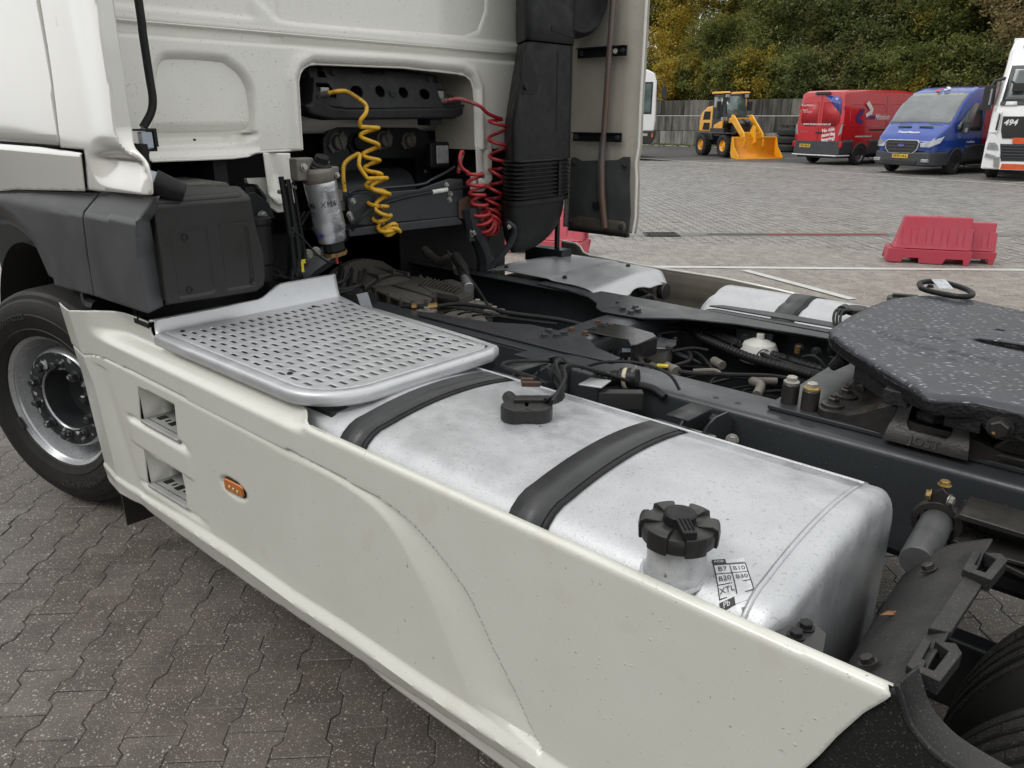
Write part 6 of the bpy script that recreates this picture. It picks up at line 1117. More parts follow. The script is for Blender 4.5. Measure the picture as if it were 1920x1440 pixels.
for txt, x, y, s_ in (('80', 1.24, 1.93, .09), ('117', 1.38, 1.90, .06), ('DAF', 1.42, 2.10, .06), ('ooo', 1.22, 2.10, .05)): mb.text(txt, Matrix.Translation((x, y, 1.0115)) @ Matrix.Rotation(R_(10), 4, 'Z'), size=s_, ext=.003)
mb.build('embossing', alu_cover, cvo)
mb = MB(); mb.bx(1.10, 1.70, 1.80, 2.20, .60, .965); mb.build('battery_carrier', chassis_dark, T, bevel=.01)
for k, (a, b) in enumerate((((1.72, 1.76, .93), (1.74, 1.95, .86)), ((1.72, 1.95, .93), (1.74, 1.80, .84)), ((1.70, 2.05, .94), (1.74, 2.14, .88)), ((1.73, 1.86, .90), (1.74, 2.10, .90)))): mb = MB(); mb.tube([a, b], .014, 8); mb.build('carrier_strut', cast_iron, T)
mb = MB(); mb.lathe([(.04, 0), (.04, .03), (0, .03)], (1.78, 2.13, .93), (1, 0, 0), 20); mb.box((1.80, 1.93, .84), (.06, .07, .06), .4); mb.build('carrier_roller', cast_iron, T, bevel=.004)
fs_o = [(.90, 1.022), (1.0, 1.018), (1.03, 1.005), (1.055, .975), (1.10, .963), (1.42, .950), (1.90, .948), (2.16, .933), (2.62, .895), (3.2, .88), (3.2, .40), (.90, .40)]
mb = MB(); sheet(mb, fs_o, .02, lambda x, z: (x, 2.50-.012*sstep(.80, .84, z)+.012*sstep(.90, .93, z), z)); mb.build('far_skirt', mat('grimy brown skirt inside', (.17, .155, .125), .6, col2=(.07, .06, .048), nscale=5, namt=1.4), T, solid=.005)
mb = MB(); mb.tube([(x, 2.497, z+.002) for x, z in fs_o[:10]], .006, 6); mb.build('far_skirt_bead', skirt_paint, T)
ft2 = tank('far_tank', 2.085, 3.6, 1.845, 2.40, .40, .985, .20, alu_tank, T)
def fband(xa, xb, g, m, name, z1=.985):
    ra = tank_ring(xa, 1.845-g, 2.40+g, .40-g, z1+g, .20+g); rb = tank_ring(xb, 1.845-g, 2.40+g, .40-g, z1+g, .20+g); n = len(ra); mb = MB(); mb.add(ra+rb, [(k, (k+1) % n, n+(k+1) % n, n+k) for k in range(n)]); return mb.build(name, m, ft2, solid=.004, smooth=50)
fband(2.40, 2.475, .006, strap_rubber, 'tank_strap'); fband(2.468, 2.492, .004, black_plastic, 'strap_lining')
mb = MB(); mb.prism([(2.20, 1.79), (2.24, 1.83), (2.48, 1.86), (2.9, 1.85), (2.9, 1.80)], 'z', .985, .992); mb.build('rail_shelf', chassis, T, bevel=.003)
mb = MB(); mb.lathe([(.045, 0), (.045, .02), (.04, .025), (0, .025)], (2.70, 1.985, 1.005), (0, 0, 1), 24); mb.cyl((2.73, 1.97, 1.02), (2.83, 1.95, 1.02), .018, n=12); mb.cyl((2.66, 1.97, 1.02), (2.66, 1.93, 1.02), .02, n=10); mb.build('far_sender', wet_black, ft2, bevel=.003)
mb = MB(); mb.lathe([(.0195, 0), (.0195, .01)], (2.76, 1.963, 1.02), (.98, -.2, 0), 14); mb.build('green_seal', mat('green seal', (.03, .25, .18), .4), ft2, solid=.001)
for k in range(3): mb = MB(); mb.tube(spline([(2.67+.01*k, 1.95, 1.02), (2.655+.012*k, 1.89, 1.03), (2.665+.012*k, 1.84, 1.01), (2.69+.012*k, 1.80, .985)], 6), .005, 7); mb.build('sender_cable', black_plastic, ft2)
mb = MB(); mb.lathe([(.058, 0), (.06, .028), (0, .03)], (2.815, 2.13, 1.032), (0, 0, 1), 24); mb.box((2.815, 2.13, 1.066), (.085, .024, .012), .3); mb.lathe([(.05, -.04), (.05, 0)], (2.815, 2.13, 1.03), (0, 0, 1), 20); mb.build('far_cap', wet_black, ft2, bevel=.003)
# air intake stack
def loft(mb, rings):
    n = len(rings[0]); mb.add([p for r in rings for p in r], [(i*n+k, i*n+(k+1) % n, (i+1)*n+(k+1) % n, (i+1)*n+k) for i in range(len(rings)-1) for k in range(n)]); return mb
def rrect(x0, x1, y0, y1, r, z, n=5, sh=.80):
    o = []
    for ax, ay, a in ((x1-r, y1-r, 0), (x0+r, y1-r, 90), (x0+r, y0+r, 180), (x1-r, y0+r, 270)):
        for i in range(n+1): t = R_(a+90*i/n); xx = ax+r*math.cos(t); o.append((xx, ay+r*math.sin(t)+(1.22-xx)*sh, z))
    return o
mb = MB(); loft(mb, [rrect(1.0, 1.22, 1.72+.0*z, 2.158, .045, z) if z < 1.65 else rrect(1.0, 1.22, 1.72+(z-1.65)*.26, 2.158, .045, z) for z in (1.50, 1.53, 1.60, 1.65, 1.75, 1.85, 1.95, 1.99, 2.0)])
snk = mb.build('air_intake_duct', black_plastic, T, smooth=40)
mb = MB(); loft(mb, [rrect(1.0+d, 1.23-d, 1.80+d, 2.165-d, .05, z) for z, d in ((2.006, .004), (2.02, .0), (2.1, 0), (2.3, 0), (2.7, 0))]); mb.build('air_intake_head', black_plastic, snk, smooth=40)
mb = MB(); mb.lathe([(.0, .0), (.17, .0), (.19, .012), (.205, .02), (.225, .0), (.23, -.04), (.22, -.16)], (1.18, 2.235, 2.27), (1, 0, .0), 48); mb.build('intake_drum', black_plastic, snk)
mb = MB(); mb.bx(1.218, 1.2215, 2.025, 2.037, 1.63, 1.97); mb.build('duct_slot', dark_void, snk); mb = MB(); mb.prism([(1.965, 2.06), (1.972, 2.072), (2.125, 2.052), (2.13, 2.04), (2.12, 2.034), (1.97, 2.052)], 'x', 1.226, 1.2325); mb.build('duct_slot', dark_void, snk)
pok = [(1.78, 1.965), (1.80, 1.96), (1.84, 1.93), (1.88, 1.86), (1.895, 1.82), (1.885, 1.795), (1.86, 1.785), (1.78, 1.785)]; mb = MB(); mb.prism(pok, 'x', 1.217, 1.2225); mb.build('duct_pocket', dark_void, snk, bevel=.002); bolt(snk, (1.222, 1.80, 1.815), (1, 0, 0), .014, black_plastic)
prf = []; rr_ = []
for i in range(9): z = 1.49-.0185*i; rr_ += [(z, .012), (z-.004, 0), (z-.0095, 0), (z-.0125, .014)]
mb = MB(); loft(mb, [rrect(.99+d, 1.235-d, 1.69+d-.0*z, 2.168-d, .11, z-.006*math.sin(0)) for z, d in [(1.505, .012), (1.498, .006)]+rr_+[(1.325, .012)]]); bel = mb.build('bellows', black_plastic, snk, smooth=35)
mb = MB(); mb.bx(1.225, 1.242, 2.03, 2.045, 1.335, 1.49); mb.build('bellows_rib', black_plastic, bel)
mb = MB(); loft(mb, [rrect(.98, 1.24, 1.685, 2.165, .11, 1.326), rrect(.98, 1.24, 1.685, 2.165, .11, 1.306)]+[rrect(.99+.13*(1-math.cos(t)), 1.23-.10*(1-math.cos(t))*1.0, 1.69-.02*math.sin(t)+.09*(1-math.cos(t)), 2.155-.33*(1-math.cos(t))-.02, .10*(.25+.75*math.cos(t)), 1.304-.235*math.sin(t)) for t in np.linspace(0, 1.5, 10)]); mb.build('intake_elbow', black_plastic, snk, smooth=40)
mb = MB(); mb.tube(spline([(1.20, 1.70, 1.235), (1.215, 1.735, 1.20), (1.20, 1.72, 1.13), (1.15, 1.66, 1.03)], 6), .016, 8); mb.bx(1.12, 1.14, 2.155, 2.175, 1.05, 1.31); mb.build('stack_bracket', chassis_dark, T, bevel=.002); bolt(T, (1.215, 1.70, 1.215), (1, 0, 0), .010, steel)
mb = MB(); mb.bx(.95, 1.20, 2.12, 2.20, .97, 1.05); mb.build('mount_block', chassis_dark, T, bevel=.004)
# far side deflector seen from inside
fd = [(.95, 1.115), (1.395, 1.115), (1.404, 1.20), (1.394, 1.38), (1.382, 1.47), (1.392, 1.55), (1.385, 1.75), (1.387, 2.21), (1.39, 2.7), (.95, 2.7)]
mb = MB(); sheet(mb, fd, .018, lambda x, z: (x, 2.45+.02*np.sin((z-1.2)*2)+.05*sstep(1.30, 1.40, x), z)); fdo = mb.build('far_deflector', grimy_cream, cabo, solid=.005)
mb = MB(); mb.tube([(x+.002, 2.47+.02*math.sin((z-1.2)*2)-.008, z) for x, z in fd[1:9]], .007, 6); mb.build('deflector_edge', cab_paint, fdo)
ig = [(1.0, 1.115), (1.385, 1.115), (1.39, 1.22), (1.375, 1.38), (1.372, 1.50), (1.325, 1.50), (1.30, 1.483), (1.07, 1.47), (1.04, 1.487), (1.005, 1.49)]
mb = MB(); sheet(mb, ig, .02, lambda x, z: (x, 2.438-.006*np.sin(x*8)+0*z, z)); ipn = mb.build('lower_inner_panel', mat('dark grey inner panel', (.075, .08, .08), .5, col2=(.05, .052, .052), nscale=6), fdo, solid=.006, bevel=.003)
mb = MB(); sheet(mb, [(1.005, 1.118), (1.372, 1.118), (1.375, 1.165), (1.36, 1.182), (1.06, 1.184), (1.05, 1.172), (1.005, 1.172)], .02, lambda x, z: (x, 2.428+0*z, z)); mb.build('stained_strip', mat('stained strip', (.12, .105, .08), .55, col2=(.06, .05, .04), nscale=9, namt=1.4), ipn, solid=.004)
mb = MB(); mb.prism([(1.165, 1.265), (1.205, 1.265), (1.208, 1.24), (1.20, 1.225), (1.172, 1.225), (1.162, 1.24)], 'y', 2.418, 2.426); mb.build('dark_patch', print_black, ipn)
for x, z in ((1.03, 1.46), (1.345, 1.46), (1.02, 1.15), (1.345, 1.15)): bolt(ipn, (x, 2.425, z), (0, -1, 0), .012, chassis)
mb = MB(); mb.tube([(1.252, 2.405, 2.7), (1.252, 2.405, 2.22), (1.238, 2.405, 1.90), (1.228, 2.405, 1.60)], .0155, 14); mb.tube([(1.228, 2.405, 1.60), (1.222, 2.405, 1.54), (1.22, 2.405, 1.45), (1.235, 2.40, 1.30), (1.255, 2.41, 1.14)], [.0155, .018, .020, .018, .018], 14); mb.build('stay_tube', rust_stain, fdo)
for x0, x1, z0, z1 in ((1.035, 1.332, 1.968, 2.016), (1.02, 1.325, 1.569, 1.615)):
    mb = MB(); mb.bx(x0, x1, 2.418, 2.428, z0, z1); mb.bx(x0, x1, 2.40, 2.42, z1-.006, z1); sbk = mb.build('stay_bracket', black_plastic, fdo, bevel=.003)
    bolt(sbk, (x1-.02, 2.417, (z0+z1)/2), (0, -1, 0), .013, chassis); bolt(sbk, (x0+.03, 2.417, (z0+z1)/2), (0, -1, 0), .013, chassis)
    if z0 > 1.9: mb = MB(); mb.lathe([(.013, 0), (.011, .004), (0, .005)], (1.268, 2.417, 1.992), (0, -1, 0), 16); mb.build('bright_cap', white_plastic, sbk)
mb = MB(); mb.bx(1.0, 1.385, 2.42, 2.45, 1.10, 1.118); mb.build('lower_edge', black_plastic, fdo, bevel=.003)

# ============================================================ YARD
OFF[0] = Vector((0, 0, 0))
# ---- red plastic barriers
bar_red = mat('red barrier plastic', (.42, .028, .055), .42, col2=(.36, .05, .07), nscale=6, namt=1.2, specks=[(30, .68, (.16, .03, .04), .6)], rvar=.08)
bar_pink = mat('sun faded red barrier plastic', (.52, .07, .10), .5, col2=(.44, .09, .11), nscale=6, namt=1.2, specks=[(24, .68, (.24, .04, .05), .5)])
def barrier(label, loc, rz, m, group='red barriers on the yard', sc=(.80, .85, .92)):
    t = thing('safety_barrier', label, 'barrier', loc, rz, group); t.scale = sc
    def hw(z): return float(np.interp(z, [0, .17, .20, .30, .60], [.20, .20, .155, .12, .065]))
    def xl(z): return float(np.interp(z, [0, .17, .20, .60], [-.60, -.58, -.49, -.40]))
    def xr(z): return float(np.interp(z, [0, .17, .20, .60], [.55, .56, .50, .515]))
    mb = MB(); zs = [.195, .25, .32, .45, .595]; r = [[(xl(z), -hw(z), z), (xr(z), -hw(z), z), (xr(z), hw(z), z), (xl(z), hw(z), z)] for z in zs]
    mb.add([p for q in r for p in q], [(i*4+k, i*4+(k+1) % 4, (i+1)*4+(k+1) % 4, (i+1)*4+k) for i in range(4) for k in range(4)]+[(16, 17, 18, 19)]); body = mb.build('upper_body', m, t, bevel=.012, seg=2)
    mb = MB(); bx_ = [(-.60, .03), (-.57, .19), (-.40, .195), (-.34, .185), (.54, .185), (.56, .17), (.53, .0), (.46, .0), (.45, .075), (.22, .075), (.18, .005), (-.14, .005), (-.15, .075), (-.36, .07), (-.38, .01), (-.56, .01)]
    mb.prism(bx_, 'y', -.20, -.175); mb.prism(bx_, 'y', .175, .20); mb.bx(-.58, .55, -.175, .175, .165, .185); mb.bx(-.58, -.54, -.175, .175, .02, .165); mb.bx(.50, .54, -.175, .175, .02, .165); mb.build('base', m, t, bevel=.008)
    for k in range(9):
        big = k % 2 == 0; x = -.35+k*.104; w = .058 if big else .034; zt = .46 if big else .42; d0, d1 = (-.165, -.165+.06) if big else (-.15, -.105)
        for s in (-1, 1):
            mb = MB(); mb.add([(x-w, s*.158, .197), (x+w, s*.158, .197), (x+w-.006, s*(hw(zt)-.002+.012*big), zt), (x-w+.006, s*(hw(zt)-.002+.012*big), zt), (x-w, s*.10, .197), (x+w, s*.10, .197), (x+w-.006, s*.05, zt), (x-w+.006, s*.05, zt)], [(0, 1, 2, 3), (4, 7, 6, 5), (3, 2, 6, 7), (0, 3, 7, 4), (1, 5, 6, 2), (0, 4, 5, 1)]); mb.build('rib', m, t, bevel=.004)
    mb = MB(); mb.lathe([(.035, 0), (.033, .006), (.02, .008), (0, .008)], (.06, 0, .595), (0, 0, 1), 16); mb.build('filler_cap', m, t); return t
barrier('red plastic barrier standing in front of its twin beyond the white line', (1.22, 9.32, 0), R_(24), bar_red)
barrier('lower red plastic barrier mostly hidden behind the front one on the yard', (1.42, 9.62, 0), R_(24), bar_red, sc=(.80, .85, .80))
barrier('faded pinkish red barrier seen behind the air intake and step of the truck', (-2.68, 6.72, 0), R_(20), bar_pink, sc=(1, 1, 1))

# ---- concrete block wall
cbm = [mat('rain streaked concrete block', col=(.15, .142, .12), rough=.75, world=True, col2=(.035, .032, .027), nscale=1.3, namt=.42, stretch=(2.2, 2.2, .22), bump=.3, bscale=30, specks=[(3, .62, (.07, .065, .05), .6)]), mat('pale concrete block', col=(.22, .215, .19), rough=.75, world=True, col2=(.08, .075, .06), nscale=1.2, namt=.42, stretch=(2.4, 2.4, .25), bump=.3, bscale=30), mat('black stained concrete block', col=(.085, .078, .062), rough=.8, world=True, col2=(.018, .017, .014), nscale=1.5, namt=.42, stretch=(2.5, 2.5, .2), bump=.3, bscale=30)]
W0 = Vector((-34.0, 40.85, 0)); wd = Vector((8.7, -.8, 0)).normalized(); wang = math.atan2(wd.y, wd.x)
wall = thing('block_wall', 'long wall of stacked grey concrete blocks streaked black below the trees', 'wall', W0, wang)
BL, BH = 1.62, .825
_bm = {}
for mi_, m_ in enumerate(cbm):
    mb = MB(); mb.bx(0, BL-.018, 0, .8, 0, BH-.014); o = mb.build('x', m_, None, bevel=.02, seg=2); _bm[mi_] = o.data; bpy.data.objects.remove(o)
for row in range(3):
    for k in range(33):
        mi_ = random.choice([0, 0, 1, 1]) if row == 0 else (random.choice([0, 0, 1, 2]) if row == 1 else random.choice([2, 2, 0, 2]))
        o = bpy.data.objects.new('block', _bm[mi_]); COL.objects.link(o); o.parent = wall; o.location = (k*BL+(BL/2 if row == 1 else 0)+random.uniform(-.004, .004), random.uniform(-.012, .012), row*BH)
        k_ = o.modifiers.new('bevel', 'BEVEL'); k_.width = .02; k_.segments = 1
mb = MB(); p0 = W0+Vector((0, -.7, 0)); n_ = Vector((-wd.y, wd.x, 0)); a = W0-n_*.75; 
mb.add([a+wd*0, a+wd*52, a+wd*52+n_*.14, a+wd*0+n_*.14], [(0, 1, 2, 3)]); mb.v = [(x, y, .04) for x, y, z in mb.v]; tag(mb.build('kerb', mat('pale kerb', (.30, .28, .22), .7), None, solid=.08), kind='structure')
# earth bank behind the wall
mb = MB(); n_ = Vector((-wd.y, wd.x, 0)); mb.add([W0+n_*.8+Vector((0, 0, 1.9)), W0+wd*56+n_*.8+Vector((0, 0, 1.9)), W0+wd*80+n_*40+Vector((0, 0, 3.2)), W0-wd*30+n_*40+Vector((0, 0, 3.2)), W0-wd*10+n_*.8+Vector((0, 0, 1.9))], [(0, 1, 2, 3, 4)])
tag(mb.build('bank', mat('dark leaf litter', (.035, .030, .018), .9, col2=(.06, .045, .02), nscale=2), None), kind='structure')
# weeds and dead leaves at the foot of the wall
gm_ = mat('weed green', (.06, .085, .02), .7, col2=(.12, .11, .03), nscale=4)
mb = MB()
for i in range(2600):
    s_ = random.random()**1.5*9+8.5 if i % 3 else random.uniform(0, 34); p = W0+wd*s_-n_*random.uniform(.0, .8); h = random.uniform(.03, .16); a = random.uniform(0, 6.3); w = random.uniform(.02, .05); dx, dy = math.cos(a)*w, math.sin(a)*w
    mb.add([(p.x-dx, p.y-dy, 0), (p.x+dx, p.y+dy, 0), (p.x+dy*1.5, p.y-dx*1.5, h)], [(0, 1, 2)])
tag(mb.build('grass', gm_, None, smooth=180), 'ragged weeds and fallen leaves along the foot of the block wall', 'weeds', kind='stuff')

# ---- trees
def leaf_mat(name, c1, c2, c3):
    m = bpy.data.materials.new(name); m.use_nodes = True; nt = m.node_tree; b = nt.nodes['Principled BSDF']; N = nt.nodes.new; K = nt.links.new
    g = N('ShaderNodeNewGeometry'); n = N('ShaderNodeTexNoise'); n.inputs['Scale'].default_value = .55; n.inputs['Detail'].default_value = 3; K(g.outputs['Position'], n.inputs['Vector'])
    r = N('ShaderNodeValToRGB'); r.color_ramp.elements[0].color = (*c1, 1); r.color_ramp.elements[1].color = (*c2, 1); K(g.outputs['Random Per Island'], r.inputs[0])
    r2 = N('ShaderNodeMapRange'); r2.inputs['From Min'].default_value = .52; r2.inputs['From Max'].default_value = .66; K(n.outputs['Fac'], r2.inputs['Value'])
    mi = N('ShaderNodeMixRGB'); mi.inputs[2].default_value = (*c3, 1); K(r2.outputs[0], mi.inputs[0]); K(r.outputs[0], mi.inputs[1]); K(mi.outputs[0], b.inputs['Base Color'])
    b.inputs['Roughness'].default_value = .5; b.inputs['Specular IOR Level'].default_value = .35; tb_ = N('ShaderNodeBsdfTranslucent'); K(mi.outputs[0], tb_.inputs['Color']); ms = N('ShaderNodeMixShader'); ms.inputs[0].default_value = .52; K(b.outputs[0], ms.inputs[1]); K(tb_.outputs[0], ms.inputs[2]); K(ms.outputs[0], nt.nodes['Material Output'].inputs['Surface'])
    return m
lm = {'green': leaf_mat('mid green leaves', (.13, .17, .045), (.28, .29, .09), (.32, .30, .09)), 'dark': leaf_mat('dark green leaves', (.09, .125, .042), (.20, .22, .08), (.23, .22, .08)),
      'yellow': leaf_mat('autumn yellow leaves', (.34, .27, .04), (.55, .40, .06), (.20, .20, .04)), 'olive': leaf_mat('olive brown leaves', (.24, .21, .09), (.40, .34, .16), (.34, .26, .13)), 'mixed': leaf_mat('green leaves turning yellow', (.09, .13, .03), (.20, .21, .06), (.38, .30, .05))}
bark = mat('tree bark', (.085, .075, .06), .85, col2=(.045, .04, .032), nscale=12, bump=.6, bscale=30)
def make_tree(seed, H, Wd, nleaf, lsz, base=1.2, spray=0):
    rg = np.random.RandomState(seed); rd = random.Random(seed)
    tb = MB(); tips = []
    main = spline([(0, 0, 0), (rd.uniform(-.2, .2), rd.uniform(-.2, .2), H*.3), (rd.uniform(-.4, .4), rd.uniform(-.4, .4), H*.65), (rd.uniform(-.5, .5), rd.uniform(-.5, .5), H*.95)], 6)
    tb.tube(main, [.17*(1-.9*i/(len(main)-1))+.02 for i in range(len(main))], 8)
    for k in range(26):
        t = rd.uniform(.14, .95); p = main[int(t*(len(main)-1))]; a = rd.uniform(0, 6.283); ln = Wd*(.55+.5*rd.random())*(1-.45*t); q = p+Vector((math.cos(a)*ln*.5, math.sin(a)*ln*.5, ln*.30)); e = p+Vector((math.cos(a)*ln, math.sin(a)*ln, ln*rd.uniform(.2, .7)))
        br = spline([p, q, e], 5); tb.tube(br, [.05*(1-.85*i/(len(br)-1)) for i in range(len(br))], 5, caps=False); tips += [br[4], br[7], br[-1]]
        for s in range(3):
            r0 = br[rd.randint(3, len(br)-1)]; e2 = r0+Vector((rd.uniform(-1, 1), rd.uniform(-1, 1), rd.uniform(-.2, .9)))*Wd*.28; tb.tube([r0, (r0+e2)/2+Vector((0, 0, .1)), e2], [.02, .014, .006], 4, caps=False); tips.append(e2)
    tips = np.array([tuple(p) for p in tips]); cl = tips[rg.randint(0, len(tips), nleaf)]
    # leaves gather in loose clumps round the twig ends
    nc = 9; cc = rg.normal(0, Wd*.11, (len(tips), nc, 3)); ti = rg.randint(0, len(tips), nleaf); ci = rg.randint(0, nc, nleaf)
    P = tips[ti]+cc[ti, ci]+rg.normal(0, 1, (nleaf, 3))*np.array([.17, .17, .13])*Wd/2.6; P[:, 2] = np.maximum(P[:, 2], base*.2+rg.uniform(0, .6, nleaf))
    N1 = rg.normal(0, 1, (nleaf, 3)); N1[:, 2] = np.abs(N1[:, 2])+.4; N1 /= np.linalg.norm(N1, axis=1)[:, None]; T1 = np.cross(N1, rg.normal(0, 1, (nleaf, 3))); T1 /= np.linalg.norm(T1, axis=1)[:, None]; B1 = np.cross(N1, T1); s = (lsz*rg.uniform(.6, 1.35, nleaf))[:, None]
    V = np.stack([P-T1*s, P+B1*s*.5-N1*s*.1, P+T1*s, P-B1*s*.5-N1*s*.1], 1).reshape(-1, 3); F = np.arange(nleaf*4).reshape(-1, 4)
    me = bpy.data.meshes.new('crown'); me.vertices.add(len(V)); me.vertices.foreach_set('co', V.ravel()); me.loops.add(len(F)*4); me.loops.foreach_set('vertex_index', F.ravel()); me.polygons.add(len(F)); me.polygons.foreach_set('loop_start', np.arange(len(F))*4); me.polygons.foreach_set('loop_total', np.full(len(F), 4)); me.update(calc_edges=True)
    return tb, me
protos = []
for i, (H, Wd, nl, ls) in enumerate(((8.5, 3.0, 30000, .085), (9.5, 2.8, 30000, .08), (7.0, 3.2, 28000, .085), (10.5, 3.2, 32000, .085))):
    tb, cm = make_tree(11+i, H, Wd, nl, ls); o = tb.build('trunk', bark, None, smooth=60); tm = o.data; bpy.data.objects.remove(o); protos.append((tm, cm))
crown_cache = {}
def tree(name, label, p, rz, sc, pi, lk):
    t = thing(name, label, 'tree', (*p, 1.75), rz, 'trees behind the block wall'); t.scale = (sc, sc, sc); tm, cm = protos[pi]
    o = bpy.data.objects.new('trunk', tm); COL.objects.link(o); o.parent = t
    if (pi, lk) not in crown_cache: c = cm.copy(); c.materials.clear(); c.materials.append(lm[lk]); crown_cache[(pi, lk)] = c
    o = bpy.data.objects.new('crown', crown_cache[(pi, lk)]); COL.objects.link(o); o.parent = t; return t
def W(s, d): p = W0+wd*s+n_*d; return (p.x, p.y)
TL = [(11.3, 4.6, 1.0, 0, 'yellow', 'bright yellow autumn tree right above the white cab at the left end'), (13.0, 8, 1.15, 1, 'yellow', 'taller yellowing tree behind the bright yellow one at the left end'), (14.4, 3.2, .72, 2, 'mixed', 'low bushy tree with yellow patches above the wall left of the loader'),
      (12, 13, 1.3, 3, 'dark', 'dark tree standing at the back behind the yellow trees'), (15.6, 6.5, 1.05, 0, 'green', 'mid green tree over the wall between the white cab and the loader'), (17.4, 3.2, .82, 1, 'green', 'rounded green tree directly behind the loader cab'), (18.6, 9, 1.25, 3, 'green', 'tall green tree rising behind the loader'),
      (20.2, 3.8, .95, 2, 'dark', 'dense dark green tree between loader and red van'), (22.2, 7, 1.2, 0, 'green', 'large green tree above the tail of the red van'), (23.9, 3.4, .95, 1, 'dark', 'dark shaded tree right behind the red van roof'), (25.2, 8, 1.3, 3, 'green', 'tall green tree at the back above the red van'),
      (27.2, 3.6, 1.05, 0, 'mixed', 'light green tree with curled yellowish leaves over the red van front'), (28.6, 6, 1.2, 2, 'olive', 'olive green tree over the gap between both vans'), (30.2, 2.8, .9, 1, 'olive', 'low olive tree above the blue van windscreen'), (31.6, 7.5, 1.3, 0, 'olive', 'brownish olive tree high above the blue van'),
      (33.2, 3.0, .95, 3, 'olive', 'thin twigged olive tree behind the red rear part of the blue van'), (35, 5, 1.15, 1, 'olive', 'olive brown tree just left of the white and orange truck'), (37, 3.0, 1.0, 2, 'olive', 'olive tree half hidden by the white and orange truck cab'), (38.5, 8, 1.3, 3, 'olive', 'tall olive tree behind the white and orange truck'),
      (41, 4, 1.1, 0, 'olive', 'olive tree at the right end of the row'), (8.8, 6, 1.2, 2, 'mixed', 'green and yellow tree hidden behind the air intake at the far left'), (20.5, 14, 1.5, 1, 'dark', 'very tall dark tree in the back row above the loader bucket'), (27, 14, 1.5, 0, 'dark', 'very tall dark tree in the back row above the red van'), (33, 14, 1.5, 3, 'olive', 'very tall olive tree in the back row above the blue van'), (16.5, 14, 1.3, 2, 'dark', 'dark back row tree left of the loader cab')]
TL += [(14, 16, 1.5, 0, 'dark', 'dark back row tree above the white truck cab'), (18.5, 17, 1.6, 1, 'dark', 'back row tree closing the gap above the loader cab'), (23.5, 17, 1.6, 2, 'dark', 'back row tree closing the gap over the red van tail'), (30, 17, 1.6, 3, 'olive', 'olive back row tree between the vans'), (36, 17, 1.6, 0, 'olive', 'olive back row tree above the white and orange truck'), (41, 12, 1.5, 1, 'olive', 'olive back row tree at the far right end')]
for i, (s_, d_, sc, pi, lk, lb) in enumerate(TL): tree({'yellow': 'yellow_tree', 'green': 'green_tree', 'dark': 'dark_tree', 'olive': 'olive_tree', 'mixed': 'mixed_tree'}[lk], lb, W(s_, d_), i*1.7, sc, pi, lk)

tb, cm = make_tree(31, 2.6, 1.9, 15000, .075, .3); o = tb.build('stem', bark, None, smooth=60); bt_ = o.data; bpy.data.objects.remove(o); _bc = {}; SL = ['yellow leaved shrub low over the wall top beside the white cab', 'yellow flecked shrub over the wall just right of the white cab mirror', 'green shrub over the wall halfway from white cab to loader', 'yellow flecked shrub over the wall left of the loader cab', 'yellow shrub peeping over the wall behind the loader cab', 'green shrub over the wall above the loader bucket', 'dark green shrub over the wall above the tyre pile', 'dark green shrub over the wall at the tail of the red van', 'green shrub behind the middle of the red van roof', 'yellow flecked shrub behind the front end of the red van', 'green shrub in the gap between red van and blue van', 'dark green shrub behind the blue van windscreen', 'olive brown shrub behind the red rear roof of the blue van', 'olive brown shrub just left of the white and orange truck', 'olive brown shrub behind the mirror of the white and orange truck', 'olive brown shrub hidden right behind the white and orange truck']
for i, (s_, lk) in enumerate(((12.6, 'yellow'), (14.4, 'mixed'), (15.6, 'green'), (16.8, 'mixed'), (18.0, 'yellow'), (19.6, 'green'), (21.0, 'dark'), (22.6, 'dark'), (24.6, 'green'), (26.6, 'mixed'), (28.2, 'green'), (29.8, 'dark'), (31.8, 'olive'), (33.8, 'olive'), (35.4, 'olive'), (37.4, 'olive'))):
    t = thing('shrub', SL[i], 'shrub', (*W(s_, 1.9), 1.75), i*2.1, 'shrubs along the wall top')
    o = bpy.data.objects.new('stem', bt_); COL.objects.link(o); o.parent = t
    if lk not in _bc: c = cm.copy(); c.materials.clear(); c.materials.append(lm[lk]); _bc[lk] = c
    o = bpy.data.objects.new('crown', _bc[lk]); COL.objects.link(o); o.parent = t

# ============================================================ VEHICLES
glass_m = mat('dark vehicle glass', (.02, .026, .028), .06, spec=.9, col2=(.03, .036, .038), nscale=1.5)
glass_pale = mat('windscreen glass', (.19, .205, .205), .07, spec=.8, col2=(.13, .14, .14), nscale=1.2)
van_red = mat('red van paint', (.46, .012, .018), .2, coat=.8, col2=(.42, .012, .018), nscale=2)
van_blue = mat('blue van paint', (.018, .06, .31), .2, coat=.8, col2=(.016, .052, .28), nscale=2)
bumper_m = mat('charcoal bumper plastic', (.03, .032, .035), .5, col2=(.04, .042, .045), nscale=6)
chrome = mat('polished steel tube', (.75, .75, .76), .15, metal=1)
plate_y = mat('yellow number plate', (.68, .43, .03), .4); red_lens = mat('red lamp lens', (.45, .01, .015), .12, coat=1); clear_lens = mat('clear headlamp', (.50, .52, .54), .12, metal=.5, col2=(.16, .17, .18), nscale=9, namt=1.6, coat=1)
wht = mat('white lettering', (.80, .80, .80), .4); navy = mat('dark blue lettering', (.03, .03, .20), .4); logo_red = mat('red lettering', (.60, .05, .05), .4)
orange_m = mat('orange paint', (.68, .10, .02), .25, coat=.6); truck_white = mat('white truck paint', (.76, .76, .75), .2, coat=.8, col2=(.72, .72, .71), nscale=2)
